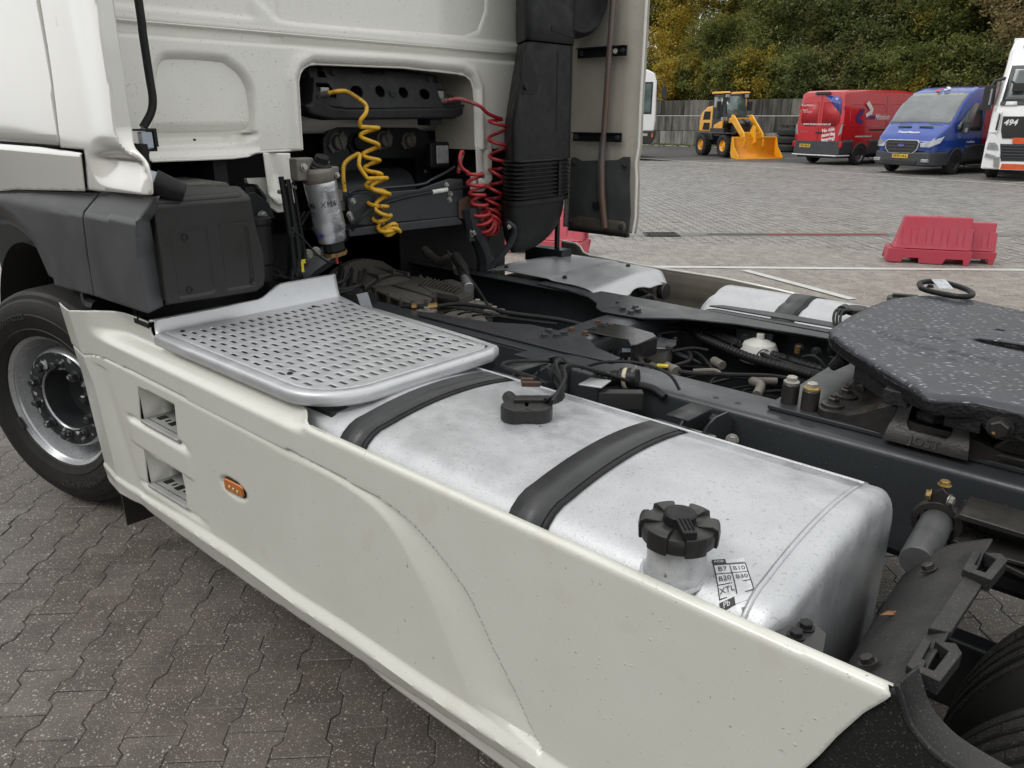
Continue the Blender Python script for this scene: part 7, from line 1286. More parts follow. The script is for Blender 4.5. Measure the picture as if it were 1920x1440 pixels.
def road_wheel(parent, x, y, side, R, w, rim_m, spokes=0, rr=.62):
    """tyre with grooves, rim child; side = outward direction in y"""
    mb = MB(); a = (0, side, 0); mb.lathe([(R*rr, -w*.5), (R*.80, -w*.52), (R*.93, -w*.46), (R*.985, -w*.36), (R, -w*.2), (R, -.02), (R*.985, -.012), (R*.985, .012), (R, .02), (R, w*.2), (R*.985, w*.36), (R*.93, w*.46), (R*.80, w*.52), (R*rr, w*.47), (R*(rr-.04), w*.3)], (x, y, R), a, 40); ty = mb.build('wheel', rubber, parent, smooth=30)
    mb = MB(); mb.lathe([(R*rr, w*.46), (R*(rr-.05), w*.40), (R*(rr-.10), w*.22), (R*.30, w*.26), (R*.22, w*.34), (0, w*.34)], (x, y, R), a, 32)
    if spokes:
        for k in range(spokes):
            an = 2*math.pi*k/spokes; mb.box((x+R*.40*math.cos(an), y+side*w*.33, R+R*.40*math.sin(an)), (R*.36, .03, R*.10), Matrix.Rotation(-an, 3, 'Y'))
    mb.build('rim', rim_m, ty, smooth=40); return ty
class Body:
    """closed vehicle body described by side profile and tumblehome; t runs from one sill over the roof to the other"""
    def __init__(s, xs, roof, sill, hw, tum): s.xs, s.roof, s.sill, s.hwv, s.tum = xs, roof, sill, hw, tum
    def pt(s, x, t, off=0.):
        zr = np.interp(x, s.xs, s.roof); z0 = np.interp(x, s.xs, s.sill); hw = np.interp(x, s.xs, s.hwv); side = np.where(t < .5, -1., 1.); q = 1-np.abs(t-.5)*2
        zz = z0+(zr-z0)*np.clip(q/.72, 0, 1)*.955; k = np.interp(zz, [0.3, .9, 1.2, 1.7, 2.3, 2.6], s.tum); y = hw*k
        r = np.clip((q-.72)/.28, 0, 1); ang = np.minimum(r/.45, 1)*math.pi/2; rc = .13; ytop = np.maximum(y-rc*np.sin(0), 0)
        yv = np.where(q <= .72, y, np.where(r < .45, y-rc*1.2*(1-np.cos(ang)), (y-rc*1.2)*(1-(r-.45)/.55))); zv = np.where(q <= .72, zz, z0+(zr-z0)*.955+((zr-z0)*.045)*np.sin(ang))
        zv = zv+np.where(r > .45, .012*np.sin(np.clip((r-.45)/.55, 0, 1)*math.pi/2), 0)
        return x, side*(yv+np.where(q < .72, off, off*.3)), zv+np.where(q >= .72, off, 0)
    def patch(s, x0, x1, t0, t1, off=0., nx=10, nt=14): X, Tt = np.meshgrid(np.linspace(x0, x1, nx), np.linspace(t0, t1, nt), indexing='ij'); return s.pt(X, Tt, off)
def van(root, front_m, rear_m, split):
    xs = [-1.05, -1.02, -.9, 0, 2.2, 2.9, 3.3, 3.75, 4.25, 4.35, 4.72, 4.83]; roof = [2.30, 2.44, 2.5, 2.535, 2.53, 2.48, 2.35, 2.02, 1.42, 1.36, 1.10, .92]; sill = [.36]*9+[.34, .32, .32]; hw = [.93, .98, 1.0, 1.02, 1.02, 1.02, 1.02, 1.01, .98, .96, .88, .78]
    B = Body(xs, roof, sill, hw, [.97, 1.0, 1.0, .975, .90, .86])
    lim = [x for x in xs if x < split]+[split]; 
    def part(name, x0, x1, m, off=0): 
        mb = MB(); px = sorted(set([x0, x1]+[x for x in xs if x0 < x < x1]+list(np.linspace(x0, x1, 14)))); X, Tt = np.meshgrid(px, np.concatenate([np.linspace(0, .36, 8), np.linspace(.37, .63, 19), np.linspace(.64, 1, 8)]), indexing='ij'); mb.grid(*B.pt(X, Tt, off)); n = Tt.shape[1]
        return mb, name, m
    mb, nm, m_ = part('cargo_body', -1.05, split, rear_m); n = 35; mb.f.append(tuple(range(n))); mb.m.append(0); mb.build(nm, m_, root, smooth=35, bevel=0)
    mb, nm, m_ = part('cab_body', split, 4.83, front_m); k = len(mb.v)-35; mb.f.append(tuple(range(k, k+35))); mb.m.append(0); mb.build(nm, m_, root, smooth=35)
    return B
def van_common(t, B, front_m):
    for y, s in ((-.92, -1), (.92, 1)):
        for x, sp in ((0, 10), (3.75, 0)):
            road_wheel(t, x, y, s, .345, .235, mat('wheel trim', (.22, .22, .22), .4, metal=.5) if sp else bumper_m, sp)
    for x0, x1 in ((-1.07, -.40), (.42, 3.33), (4.17, 4.9)):
        for t0, t1 in ((0, .088), (.912, 1)):
            mb = MB(); mb.grid(*B.patch(x0 if x0 > -1 else -1.05, min(x1, 4.83), t0, t1, .014, 12, 6)); mb.build('lower_cladding', bumper_m, t, solid=.01)
    for xc in (0, 3.75):
        for s in (-1, 1):
            mb = MB(); P = [(xc+.43*math.cos(R_(a)), s*1.036, .345+.43*math.sin(R_(a))) for a in range(0, 181, 12)]; Q = [(xc+.36*math.cos(R_(a)), s*1.036, .345+.36*math.sin(R_(a))) for a in range(0, 181, 12)]; n = len(P); mb.add(P+Q, [(k, k+1, n+k+1, n+k) for k in range(n-1)]); mb.build('arch_trim', bumper_m, t, solid=.02)
            mb = MB(); mb.add([(x, s*.99, z) for x, y, z in Q]+[(x, s*.70, z) for x, y, z in Q], [(k, k+1, n+k+1, n+k) for k in range(n-1)]); mb.add([(x, s*1.028, z) for x, y, z in Q], [tuple(range(n))]); mb.build('arch_well', dark_void, t)
    mb = MB(); mb.bx(-1.0, 4.6, -.85, .85, .24, .40); mb.build('underbody', dark_void, t)
    for s in (-1, 1): mb = MB(); mb.tube([(.5, s*1.04, .25), (.62, s*1.06, .22), (3.1, s*1.06, .22), (3.22, s*1.04, .25)], .03, 10); mb.build('side_bar', chrome, t)
    # windscreen, side windows, mirrors
    mb = MB(); mb.grid(*B.patch(3.36, 4.22, .395, .605, .012, 8, 14)); mb.build('windscreen', glass_pale, t, solid=.004)
    for s in (-1, 1):
        g = [(2.62, 2.02), (3.12, 2.02), (3.50, 1.78), (3.98, 1.36), (3.98, 1.28), (3.70, 1.24), (2.60, 1.24), (2.56, 1.4)]; mb = MB(); k = [float(np.interp(z, [.9, 1.2, 1.7, 2.3], [1.0, 1.0, .975, .90]))*1.02+.012 for x, z in g]; mb.add([(x, s*kk, z) for (x, z), kk in zip(g, k)], [tuple(range(len(g)))]); mb.build('side_window', glass_m, t, solid=.004)
        mb = MB(); mb.box((3.72, s*1.15, 1.36), (.12, .17, .34)); mb.box((3.72, s*1.06, 1.24), (.08, .14, .06)); mr = mb.build('wing_mirror', bumper_m, t, bevel=.03, seg=3); mb = MB(); mb.box((3.79, s*1.19, 1.27), (.04, .08, .12)); mb.build('indicator', clear_lens, mr, bevel=.01)
        mb = MB(); mb.bx(2.68, 2.80, s*1.035-.012, s*1.035+.012, 1.02, 1.06); mb.build('door_handle', bumper_m, t, bevel=.008)
        for x in (2.50, 3.62): mb = MB(); mb.tube([(x, s*1.0365, .45), (x, s*1.0365, 1.2), (x, s*.995, 1.7), (x, s*.975, 2.05)] if x < 3 else [(x, s*1.0365, .8), (x, s*1.0365, 1.2)], .004, 4); mb.build('door_gap', print_black, t)
        mb = MB(); mb.tube([(1.25, s*1.0365, .45), (1.25, s*1.0365, 1.2), (1.25, s*.998, 1.75), (1.25, s*.925, 2.33)], .004, 4); mb.build('door_gap', print_black, t)
        # pressed panel lines on the sides
        for (x0, x1, z0, z1) in ((-.75, 1.15, 1.30, 2.05), (1.35, 2.40, 1.30, 2.05)):
            P = [(x0, z0+.1), (x0+.08, z0), (x1-.08, z0), (x1, z0+.1), (x1, z1-.1), (x1-.1, z1), (x0+.1, z1), (x0, z1-.1), (x0, z0+.1)]; mb = MB(); mb.tube([(x, s*(float(np.interp(z, [1.2, 1.7, 2.3], [1.0, .975, .90]))*1.02+.002), z) for x, z in P], .009, 5); mb.build('panel_crease', front_m if False else van_red, t)
        mb = MB(); mb.bx(.35, 1.30, s*1.03-.012, s*1.03+.012, 1.165, 1.215); mb.build('door_rail', black_plastic, t, bevel=.006)
def side_text(mb, txt, x, z, s, size, mi=0, shear=.15, bold=0, k=1.028):
    # lettering on the flank; s=-1 right side reads towards the front
    Tm = Matrix(((1 if s < 0 else -1, 0, 0, x), (0, .06*s*-1*0, s, s*k), (0, 1, 0, z), (0, 0, 0, 1))); mb.text(txt, Tm, size=size, ext=.001, shear=shear, bold=bold, mi=mi)
def chevrons(mb, Tm, s, m_white=0, m_dark=1):
    def chev(cx, cy, d, mi):
        w = .16*s; a = .42*s; pts = [(cx-d*a*.55, cy+a*.55), (cx-d*a*.55+d*w*.9, cy+a*.75), (cx+d*a*.5, cy+.05*s), (cx+d*a*.42, cy-.12*s), (cx-d*a*.30, cy-a*.55), (cx-d*a*.42, cy-a*.28), (cx+d*a*.12, cy)]; mb.add([Tm @ Vector((x, y, .001)) for x, y in pts], [tuple(range(7))], mi)
    chev(.24*s, .12*s, 1, m_white); chev(-.22*s, -.12*s, -1, m_dark)
# ---- red van seen from behind
rv = thing('delivery_van', 'red delivery van parked tail towards the camera beside the yellow loader', 'van', (-6.842, 28.5, 0), R_(72.2), 'red and blue delivery vans')
B = van(rv, van_blue, van_red, 2.95); van_common(rv, B, van_blue)
yr = -1.0
def rear_T(y, z, sc=1): return Matrix(((0, 0, -1, -1.068), (-1, 0, 0, y), (0, 1, 0, z), (0, 0, 0, 1)))
mb = MB(); mb.prism([(-.98, .36), (.98, .36), (.99, .80), (.96, .82), (-.96, .82), (-.99, .80)], 'x', -1.085, -1.03); mb.build('rear_bumper', bumper_m, rv, bevel=.02, seg=3)
for s in (-1, 1):
    mb = MB(); mb.add([(-1.056, s*.012, .50), (-1.056, s*.90, .50), (-1.056, s*.905, 1.2), (-1.056, s*.86, 1.75), (-1.056, s*.79, 2.20), (-1.056, s*.70, 2.30), (-1.056, s*.012, 2.36)], [tuple(range(7))]); dr = mb.build('rear_door', van_red, rv, solid=.014, bevel=.012, seg=3)
    P = [(.10, 1.30), (.66, 1.30), (.78, 1.40), (.82, 1.52), (.76, 2.02), (.70, 2.10), (.10, 2.12)]; mb = MB(); n = len(P); a = [(-1.0725, s*y, z) for y, z in P]; mb.add(a, [tuple(range(n))]); mb.build('door_inset', mat('red inset panel', (.42, .018, .024), .4) , dr, solid=.003); mb = MB(); mb.tube([Vector(p) for p in a]+[Vector(a[0])], .008, 6); mb.build('inset_rim', van_red, dr)
    mb = MB(); mb.prism([(s*.84, .86), (s*.99, .86), (s*1.0, 1.30), (s*.965, 1.44), (s*.90, 1.44), (s*.86, 1.2)], 'x', -1.085, -.93); lp_ = mb.build('tail_lamp', red_lens, rv, bevel=.015, seg=2); mb = MB(); mb.prism([(s*.86, 1.0), (s*.985, 1.08), (s*.99, 1.36), (s*.955, 1.40), (s*.88, 1.14)], 'x', -1.092, -.99); mb.build('clear_segment', clear_lens, lp_, bevel=.005)
    mb = MB(); mb.box((-1.05, s*.99, .70), (.09, .13, .18)); mb.build('reflector', red_lens, rv, bevel=.02)
    for z in (1.95, .95): mb = MB(); mb.box((-1.05, s*.93, z), (.07, .07, .10)); mb.build('hinge', van_red, rv, bevel=.015)
mb = MB(); mb.prism([(-.30, 2.36), (.30, 2.36), (.27, 2.46), (-.27, 2.46)], 'x', -1.12, -.98); mb.build('high_brake_lamp', wet_black, rv, bevel=.02)
mb = MB(); mb.add([(-1.0735, -.10, 2.34), (-1.0735, -.70, 2.29), (-1.0735, -.80, 2.16), (-1.0735, -.855, 1.70)], [(0, 1, 2, 3)]); mb.build('blue_corner', van_blue, rv, solid=.002)
mb = MB(); mb.tube([(-1.02, .98, .34), (-1.14, .96, .33), (-1.14, -.93, .33), (-1.05, -1.0, .33), (-.60, -1.04, .33)], .032, 12); mb.build('rear_bar', chrome, rv)
mb = MB(); mb.box((-1.092, .50, .64), (.006, .50, .115)); pl_ = mb.build('number_plate', plate_y, rv, bevel=.004); mb = MB(); mb.text('VJO-28-R', rear_T(.485, .64) @ Matrix.Translation((0, 0, .0285)), size=.105, bold=.003); mb.build('plate_number', print_black, pl_); mb = MB(); mb.box((-1.096, .735, .64), (.003, .03, .11)); mb.build('plate_band', navy, pl_)
mb = MB(); mb.box((-1.08, -.02, 1.10), (.03, .26, .07)); mb.build('handle', wet_black, rv, bevel=.02)
mb = MB(); RT = lambda y, z: rear_T(y, z) @ Matrix.Translation((0, 0, .009))
mb.text('TransMission', RT(.60, 2.02), size=.10, shear=.15); mb.text('Zwolle:', RT(.66, 1.86), size=.07); mb.text('038 - 46 55 40', RT(.56, 1.79), size=.06); mb.text('www.trans-mission.nl', RT(.10, 1.385), size=.115, bold=.002, sp=1.15)
for txt, dz, y in (('Nu óók', .15, -.42), ('zaterdag', 0, -.44), ('levering!', -.15, -.46)): mb.text(txt, RT(y, 1.04+dz) @ Matrix.Rotation(R_(9), 4, 'Z'), size=.165, bold=.004)
mb.build('lettering', wht, rv)
mb = MB(); mb.text('TRANSIT', RT(.60, 1.12), size=.07, sp=1.3); mb.lathe([(.075, 0), (.07, .008), (0, .009)], (-1.076, -.40, .80), (-1, 0, 0), 20); mb.v = [(x, (y if z > .95 else -.40+(y+.40)), (z if z > .95 else .80+(z-.80)*.45)) for x, y, z in mb.v]; mb.build('badge', chrome, rv)
mb = MB(); side_text(mb, 'Mission', 1.00, 1.62, -1, .27, 0, .12, .004, 1.008); side_text(mb, 'Trans', .33, 1.62, -1, .27, 1, .12, .004, 1.008); side_text(mb, 'www.trans-mission.nl', .06, .98, -1, .105, 0, .15, .001, 1.038)
chevrons(mb, Matrix(((1, 0, 0, -.02), (0, 0, -1, -1.012), (0, 1, 0, 1.72), (0, 0, 0, 1))), 1.0, 0, 1); mb.build('side_lettering', [wht, navy], rv)
# ---- blue nosed van facing the camera
bv = thing('delivery_van', 'blue fronted red delivery van facing the camera between red van and truck', 'van', (-3.15+3.75*math.cos(R_(75.4)), 25.582+3.75*math.sin(R_(75.4)), 0), R_(-104.6), 'red and blue delivery vans')
B = van(bv, van_blue, van_red, 2.42); van_common(bv, B, van_blue)
def front_T(y, z, x=4.9): return Matrix(((0, 0, 1, x), (1, 0, 0, y), (0, 1, 0, z), (0, 0, 0, 1)))
mb = MB(); mb.prism([(4.62, -.99), (4.86, -.82), (4.97, -.45), (4.99, 0), (4.97, .45), (4.86, .82), (4.62, .99), (4.15, 1.04), (4.15, -1.04)], 'z', .27, .66); mb.build('front_bumper', bumper_m, bv, bevel=.05, seg=3)
mb = MB(); mb.prism([(4.60, -.93), (4.80, -.80), (4.92, -.42), (4.935, 0), (4.92, .42), (4.80, .80), (4.60, .93)], 'z', .66, .99); mb.build('nose', van_blue, bv, bevel=.06, seg=3)
gr = [(-.50, .92), (-.44, .98), (.44, .98), (.50, .92), (.47, .74), (.36, .63), (-.36, .63), (-.47, .74)]; mb = MB(); mb.prism([(y*1.07, .80+(z-.80)*1.12) for y, z in gr], 'x', 4.90, 4.985); gl = mb.build('grille_surround', chrome, bv, bevel=.012); mb = MB(); mb.prism(gr, 'x', 4.93, 4.99); mb.build('grille', wet_black, gl)
for k in range(3): mb = MB(); mb.bx(4.985, 5.005, -.45+.03*k, .45-.03*k, .90-.09*k-.018, .90-.09*k+.018); mb.build('grille_bar', bumper_m, gl, bevel=.008)
mb = MB(); mb.lathe([(.12, 0), (.115, .012), (0, .014)], (5.004, 0, .84), (1, 0, 0), 28); mb.v = [(x, y, .84+(z-.84)*.42) for x, y, z in mb.v]; em = mb.build('emblem', navy, gl); mb = MB(); mb.text('Ford', front_T(0, .838, 5.0195), size=.085, shear=.25); mb.build('badge', chrome, gl)
for s in (-1, 1):
    mb = MB(); mb.add([(4.93, s*.55, .80), (4.86, s*.80, .80), (4.62, s*.955, .92), (4.45, s*.97, 1.12), (4.60, s*.92, 1.06), (4.84, s*.72, .96), (4.93, s*.54, .92)], [tuple(range(7))]); mb.v = [(x+.035, y*1.015, z) for x, y, z in mb.v]; mb.build('headlamp', clear_lens, bv, solid=.03, bevel=.008)
    mb = MB(); mb.box((4.90, s*.74, .42), (.10, .22, .10)); fg = mb.build('fog_lamp', clear_lens, bv, bevel=.02)
mb = MB(); mb.bx(4.96, 4.998, -.52, .52, .33, .42); mb.build('lower_grille', wet_black, bv, bevel=.01)
mb = MB(); mb.box((5.0, 0, .535), (.008, .52, .115)); pl_ = mb.build('number_plate', plate_y, bv, bevel=.004); mb = MB(); mb.text('VHV-14-L', front_T(.015, .535, 5.0055), size=.105, bold=.003); mb.build('plate_number', print_black, pl_); mb = MB(); mb.box((5.005, -.245, .535), (.003, .03, .11)); mb.build('plate_band', navy, pl_)
hT = Matrix.Translation((4.62, -.06, 1.205)) @ Matrix.Rotation(R_(90), 4, 'Z') @ Matrix.Rotation(R_(38), 4, 'X'); mb = MB(); mb.text('TransMission', hT, size=.13, shear=.2, bold=.003); mb.build('bonnet_lettering', wht, bv)
mb = MB(); rT = Matrix.Translation((3.235, 0, 2.425)) @ Matrix.Rotation(R_(90), 4, 'Z') @ Matrix.Rotation(R_(24), 4, 'X'); chevrons(mb, rT, .46, 0, 1); mb.build('roof_logo', [wht, logo_red], bv)
for y in (-.33, .33): mb = MB(); mb.box((4.40, y, 1.365), (.05, .42, .012), Matrix.Rotation(R_(35), 3, 'Y')); mb.build('bonnet_vent', wet_black, bv)
for y, a in ((-.35, -.22), (.45, -.12)): mb = MB(); mb.tube([(4.28, y+.3, 1.40), (4.24, y+a, 1.435)], .012, 6); mb.build('wiper', wet_black, bv)
mb = MB(); mb.tube([(3.1, .35, 2.46), (3.0, .35, 2.66)], .006, 6); mb.build('aerial', wet_black, bv)
mb = MB(); mb.box((4.03, .38, 1.66), (.002, .12, .10), Matrix.Rotation(R_(40), 3, 'Y')); mb.build('screen_sticker', wht, bv)
mb = MB(); side_text(mb, 'TransMission', 3.1, .93, 1, .09, 0, .15, .001, 1.04); side_text(mb, 'Mission', .9, 1.62, 1, .27, 0, .12, .004, 1.008); side_text(mb, 'www.trans-mission.nl', 1.6, .98, 1, .105, 0, .15, .001, 1.038); mb.build('side_lettering', wht, bv)

# ---- white and orange truck at the right edge
mt = thing('parked_truck', 'white truck with orange bands and number 494 cut by the right edge', 'truck', (-.08, 25.169, 0), R_(-84.4)); F_ = 1.45
fp = [(F_, .30), (F_+.02, 1.0), (F_, 1.75), (F_-.10, 2.05), (F_-.42, 2.95), (F_-.62, 3.35), (F_-1.0, 3.62), (-.8, 3.7), (-.8, .95), (.55, .95), (.62, .30)]
mb = MB(); ys_ = [-1.22, -1.19, -1.10, -.9, -.5, 0, .5, .9, 1.10, 1.19, 1.22]; ins = [.20, .10, .035, .012, .004, 0, .004, .012, .035, .10, .20]; n = len(fp)
vs = []
for y, i_ in zip(ys_, ins):
    for x, z in fp: top = max(0, (z-1.9)/1.8); vs.append((x-(i_*1.6 if x > .9 else 0), y*(1-.10*top), z-(i_*.4 if z > 3.3 else 0)))
mb.add(vs, [(a*n+k, a*n+(k+1) % n, (a+1)*n+(k+1) % n, (a+1)*n+k) for a in range(len(ys_)-1) for k in range(n)]+[tuple(range(n)), tuple((len(ys_)-1)*n+k for k in range(n))[::-1]]); mb.build('cab_shell', truck_white, mt, smooth=40, bevel=.01)
def fx(z): return float(np.interp(z, [.3, 1.0, 1.75, 2.05, 2.95, 3.35], [F_, F_+.02, F_, F_-.10, F_-.42, F_-.62]))
def fpan(name, pts, m, o=.012, sol=.02, bev=.01, parent=None):
    mb = MB(); mb.add([(fx(z)+o-.035*max(0, (abs(y)-.85)/.3)**2*1.0, y, z) for y, z in pts], [tuple(range(len(pts)))]); return mb.build(name, m, parent or mt, solid=sol, bevel=bev)
ws = [(-1.10, 1.98), (-1.04, 2.02)]; 
mb = MB(); Yg, Zg = np.meshgrid(np.linspace(-1.04, 1.04, 17), np.linspace(2.02, 2.93, 8), indexing='ij'); X = np.vectorize(fx)(Zg)+.016-1.6*np.interp(np.abs(Yg), [0, .5, .9, 1.1], [0, .004, .012, .035]); mb.grid(X, Yg*(1-.08*(Zg-1.9)/1.8), Zg); mb.build('windscreen', mat('grey windscreen', (.07, .085, .09), .07, spec=.8, col2=(.04, .05, .052), nscale=1), mt, solid=.004)
fpan('scuttle', [(-1.05, 1.93), (1.05, 1.93), (1.05, 2.03), (-1.05, 2.03)], wet_black, .016); fpan('paper', [(-.93, 1.93), (-.66, 1.93), (-.68, 2.03), (-.92, 2.03)], wht, .03, .004, 0)
fpan('orange_band', [(-.42, 1.70), (1.0, 1.70), (1.0, 1.915), (-.38, 1.915)], orange_m, .008, .012); fpan('grille_panel', [(-.84, 1.10), (.84, 1.10), (.92, 1.66), (-.92, 1.66), (-.90, 1.3)], mat('gloss black panel', (.012, .012, .014), .1, coat=1), .012, .02)
gpx = fx(1.5)+.030; mb = MB(); mb.text('494', front_T(-.72, 1.50, gpx), size=.20, shear=.2, bold=.006); mb.build('fleet_number', wht, mt); mb = MB(); mb.text('MAN', front_T(-.02, 1.28, gpx), size=.26, bold=.02, sp=1.1); mb.build('badge', chrome, mt)
fpan('orange_band', [(-.58, .97), (.9, .97), (.9, 1.12), (-.60, 1.12)], orange_m, .028, .012); fpan('radiator_grille', [(-.83, .52), (.83, .52), (.86, .96), (-.88, .96)], mat('blue grey grille', (.025, .03, .037), .5), .006, .02)
for k in range(5): fpan('grille_slat', [(-.80, .60+.075*k), (.80, .60+.075*k), (.80, .635+.075*k), (-.80, .635+.075*k)], bumper_m, .035, .03, .006)
for s in (-1, 1):
    fpan('corner_panel', [(s*1.20, .32), (s*.74, .32), (s*.76, .52), (s*.86, .98), (s*1.02, 1.20), (s*1.12, 1.20), (s*1.20, 1.0)], truck_white, .035, .05, .02); fpan('wind_corner', [(s*1.18, 1.24), (s*.98, 1.24), (s*.96, 1.78), (s*1.05, 1.80), (s*1.14, 1.74)], truck_white, .045, .05, .02); fpan('corner_slot', [(s*1.03, 1.32), (s*.985, 1.30), (s*.975, 1.70), (s*1.02, 1.74)], wet_black, .062, .01, 0)
    fpan('headlamp', [(s*1.15, .82), (s*.86, .80), (s*.90, .92), (s*.98, 1.0), (s*1.12, 1.0)], clear_lens, .055, .02, .008); fpan('fog_lamp', [(s*1.16, .62), (s*.90, .58), (s*.90, .66), (s*1.14, .72)], clear_lens, .055, .02, .006); fpan('bare_corner', [(s*.90, .36), (s*.77, .35), (s*.80, .62), (s*.93, .62)], mat('grey filler panel', (.26, .25, .23), .5), .062, .01, .004)
    mb = MB(); mb.tube([(fx(2.6)-.10, s*1.08, 2.62), (fx(2.6)+.03, s*1.28, 2.55), (fx(2.6)+.05, s*1.34, 2.42)], .045, 10); mb.box((fx(2.2)+.04, s*1.36, 2.12), (.18, .24, .62)); mir = mb.build('mirror_housing', wet_black, mt, bevel=.035, seg=3); mb = MB(); mb.bx(fx(2.2)+.135, fx(2.2)+.15, s*1.30-.02, s*1.30+.02, 1.95, 2.35); mb.build('mirror_trim', mat('grey trim', (.3, .31, .32), .3), mir)
    mb = MB(); mb.box((1.0, s*1.226, 2.25), (.75, .006, .60)); mb.build('side_window', glass_m, mt)
mb = MB(); mb.tube([(fx(2.5)-.02, -.92, 2.55), (fx(2.5)+.10, -.82, 2.48)], .02, 8); mb.box((fx(2.4)+.14, -.72, 2.38), (.10, .26, .20)); mb.build('front_mirror', wet_black, mt, bevel=.03, seg=3)
fpan('orange_block', [(-.74, .31), (-.18, .31), (-.16, .46), (-.72, .46)], orange_m, .045, .02); fpan('bumper_strip', [(-.76, .30), (.76, .30), (.76, .50), (-.76, .50)], truck_white, .03, .03, .01)
mb = MB(); mb.bx(fx(3.4)-.03, fx(3.4)+.0, -.84, -.70, 3.38, 3.41); mb.build('roof_marker', wet_black, mt)
for s in (-1, 1): road_wheel(mt, 0, s*1.02, s, .50, .30, rim_silver)
mb = MB(); mb.bx(-5.5, .6, -.40, .40, .6, .95); mb.build('chassis', chassis, mt); mb = MB(); mb.bx(-9.0, -1.1, -1.24, 1.24, 1.0, 3.75); mb.build('cargo_box', truck_white, mt, bevel=.02)

# ---- white truck behind the cab on the left
p_ = (-15.12, 27.95); wt_ = thing('white_truck', 'white cab with tall side window and black mirror just right of the truck deflector', 'truck', (*p_, 0), R_(30))
mb = MB(); cp = [(-1.2, 1.05), (.75, 1.05), (.80, 1.5), (.76, 3.0), (.66, 3.28), (.35, 3.42), (-1.2, 3.45)]; mb.prism(cp, 'y', -1.15, 1.15); mb.build('cab_shell', truck_white, wt_, bevel=.07, seg=4)
mb = MB(); mb.prism([(-1.25, .60), (.66, .55), (.78, .75), (.82, 1.05), (-1.25, 1.05)], 'y', -1.18, 1.18); mb.build('black_bumper', wet_black, wt_, bevel=.03)
mb = MB(); mb.bx(-.55, .62, -1.156, -1.146, 1.72, 2.95); wf = mb.build('window_frame', wet_black, wt_); mb = MB(); mb.bx(-.48, .56, -1.162, -1.156, 1.79, 2.88); mb.build('pane', mat('greenish glass', (.10, .15, .14), .08, col2=(.05, .08, .08), nscale=2, spec=.8), wf)
mb = MB(); mb.bx(.755, .775, -1.0, 1.0, 1.7, 2.9); mb.build('windscreen', glass_m, wt_)
mb = MB(); mb.tube([(.70, -1.10, 3.05), (.98, -1.22, 3.05), (1.08, -1.25, 2.98), (1.08, -1.25, 1.8), (.80, -1.12, 1.68)], .018, 8); mb.box((1.08, -1.27, 2.55), (.20, .12, .46)); mb.build('mirror_housing', wet_black, wt_, bevel=.02)
mb = MB(); mb.box((.40, -1.19, .92), (.22, .02, .10)); mb.build('side_plate', mat('grey plate', (.4, .4, .4), .4), wt_); mb = MB(); mb.box((.70, -1.19, .90), (.06, .02, .16)); mb.build('amber_lamp', amber, wt_)
for s in (-1, 1): road_wheel(wt_, -.35, s*1.0, s, .50, .28, rim_silver)

# ---- yellow wheel loader
lo_y = mat('yellow loader paint', (.86, .40, .012), .3, coat=.5, col2=(.76, .34, .012), nscale=3); lo_b = mat('orange worn bucket', (.80, .33, .012), .38, col2=(.62, .24, .012), nscale=4, namt=1.4)
wl = thing('wheel_loader', 'small yellow wheel loader with black cab and lowered bucket before the wall', 'loader', (-11.577, 30.445, 0), R_(-31.9)); wl.scale = (1.04, 1.04, 1.05)
for x, y, s in ((0, -.62, -1), (0, .62, 1), (-1.75, -.62, -1), (-1.75, .62, 1)):
    R = .44; w = .34; mb = MB(); mb.lathe([(R*.5, -w*.45), (R*.8, -w*.52), (R*.93, -w*.45), (R*.95, -w*.3), (R*.95, w*.3), (R*.93, w*.45), (R*.8, w*.52), (R*.5, w*.45)], (x, y, R), (0, s, 0), 36)
    for k in range(22):
        a = 2*math.pi*k/22
        for q in (-1, 1): mb.box((x+R*.965*math.cos(a+.14*(q > 0)), y+q*w*.24, R+R*.965*math.sin(a+.14*(q > 0))), (.05, w*.46, .06), Matrix.Rotation(-a, 3, 'Y'))
    ty = mb.build('wheel', rubber, wl, smooth=30); mb = MB(); mb.lathe([(R*.52, w*.44), (R*.48, w*.36), (R*.42, w*.22), (R*.20, w*.26), (R*.18, w*.38), (0, w*.38)], (x, y, R), (0, s, 0), 28); mb.build('rim', lo_y, ty, smooth=40)
mb = MB(); mb.bx(-2.45, .25, -.34, .34, .42, .80); mb.bx(-2.55, -1.1, -.62, .62, .62, .95); mb.build('frame', chassis, wl, bevel=.03)
mb = MB(); mb.prism([(-2.50, .95), (-1.20, .95), (-1.20, 1.20), (-1.45, 1.30), (-1.45, 1.98), (-1.95, 1.92), (-2.40, 1.70), (-2.50, 1.35)], 'y', -.48, .48); hd_ = mb.build('engine_hood', lo_y, wl, bevel=.05, seg=3)
for y in (-.487, .487): 
    for (x0, x1, z0, z1) in ((-2.2, -1.62, 1.42, 1.75), (-2.2, -1.62, 1.02, 1.30)): mb = MB(); mb.prism([(x0, z0), (x1, z0), (x1, z1), (x0+.1, z1)], 'y', y-.006, y+.006); mb.build('hood_opening', dark_void, hd_, bevel=.004)
mb = MB(); mb.prism([(-1.42, 1.05), (-.42, 1.05), (-.30, 1.30), (-.50, 1.75), (-.62, 2.40), (-1.40, 2.40)], 'y', -.52, .52); cb_ = mb.build('cab', wet_black, wl, bevel=.03)
mb = MB(); mb.add([(-.505, -.42, 1.48), (-.505, .42, 1.48), (-.64, .40, 2.32), (-.64, -.40, 2.32)], [(0, 1, 2, 3)]); mb.v = [(x+.12-.09*(z-1.48), y, z) for x, y, z in mb.v]; mb.build('front_window', mat('green tinted glass', (.12, .17, .16), .08, col2=(.06, .09, .085), nscale=2, spec=.8), cb_, solid=.005)
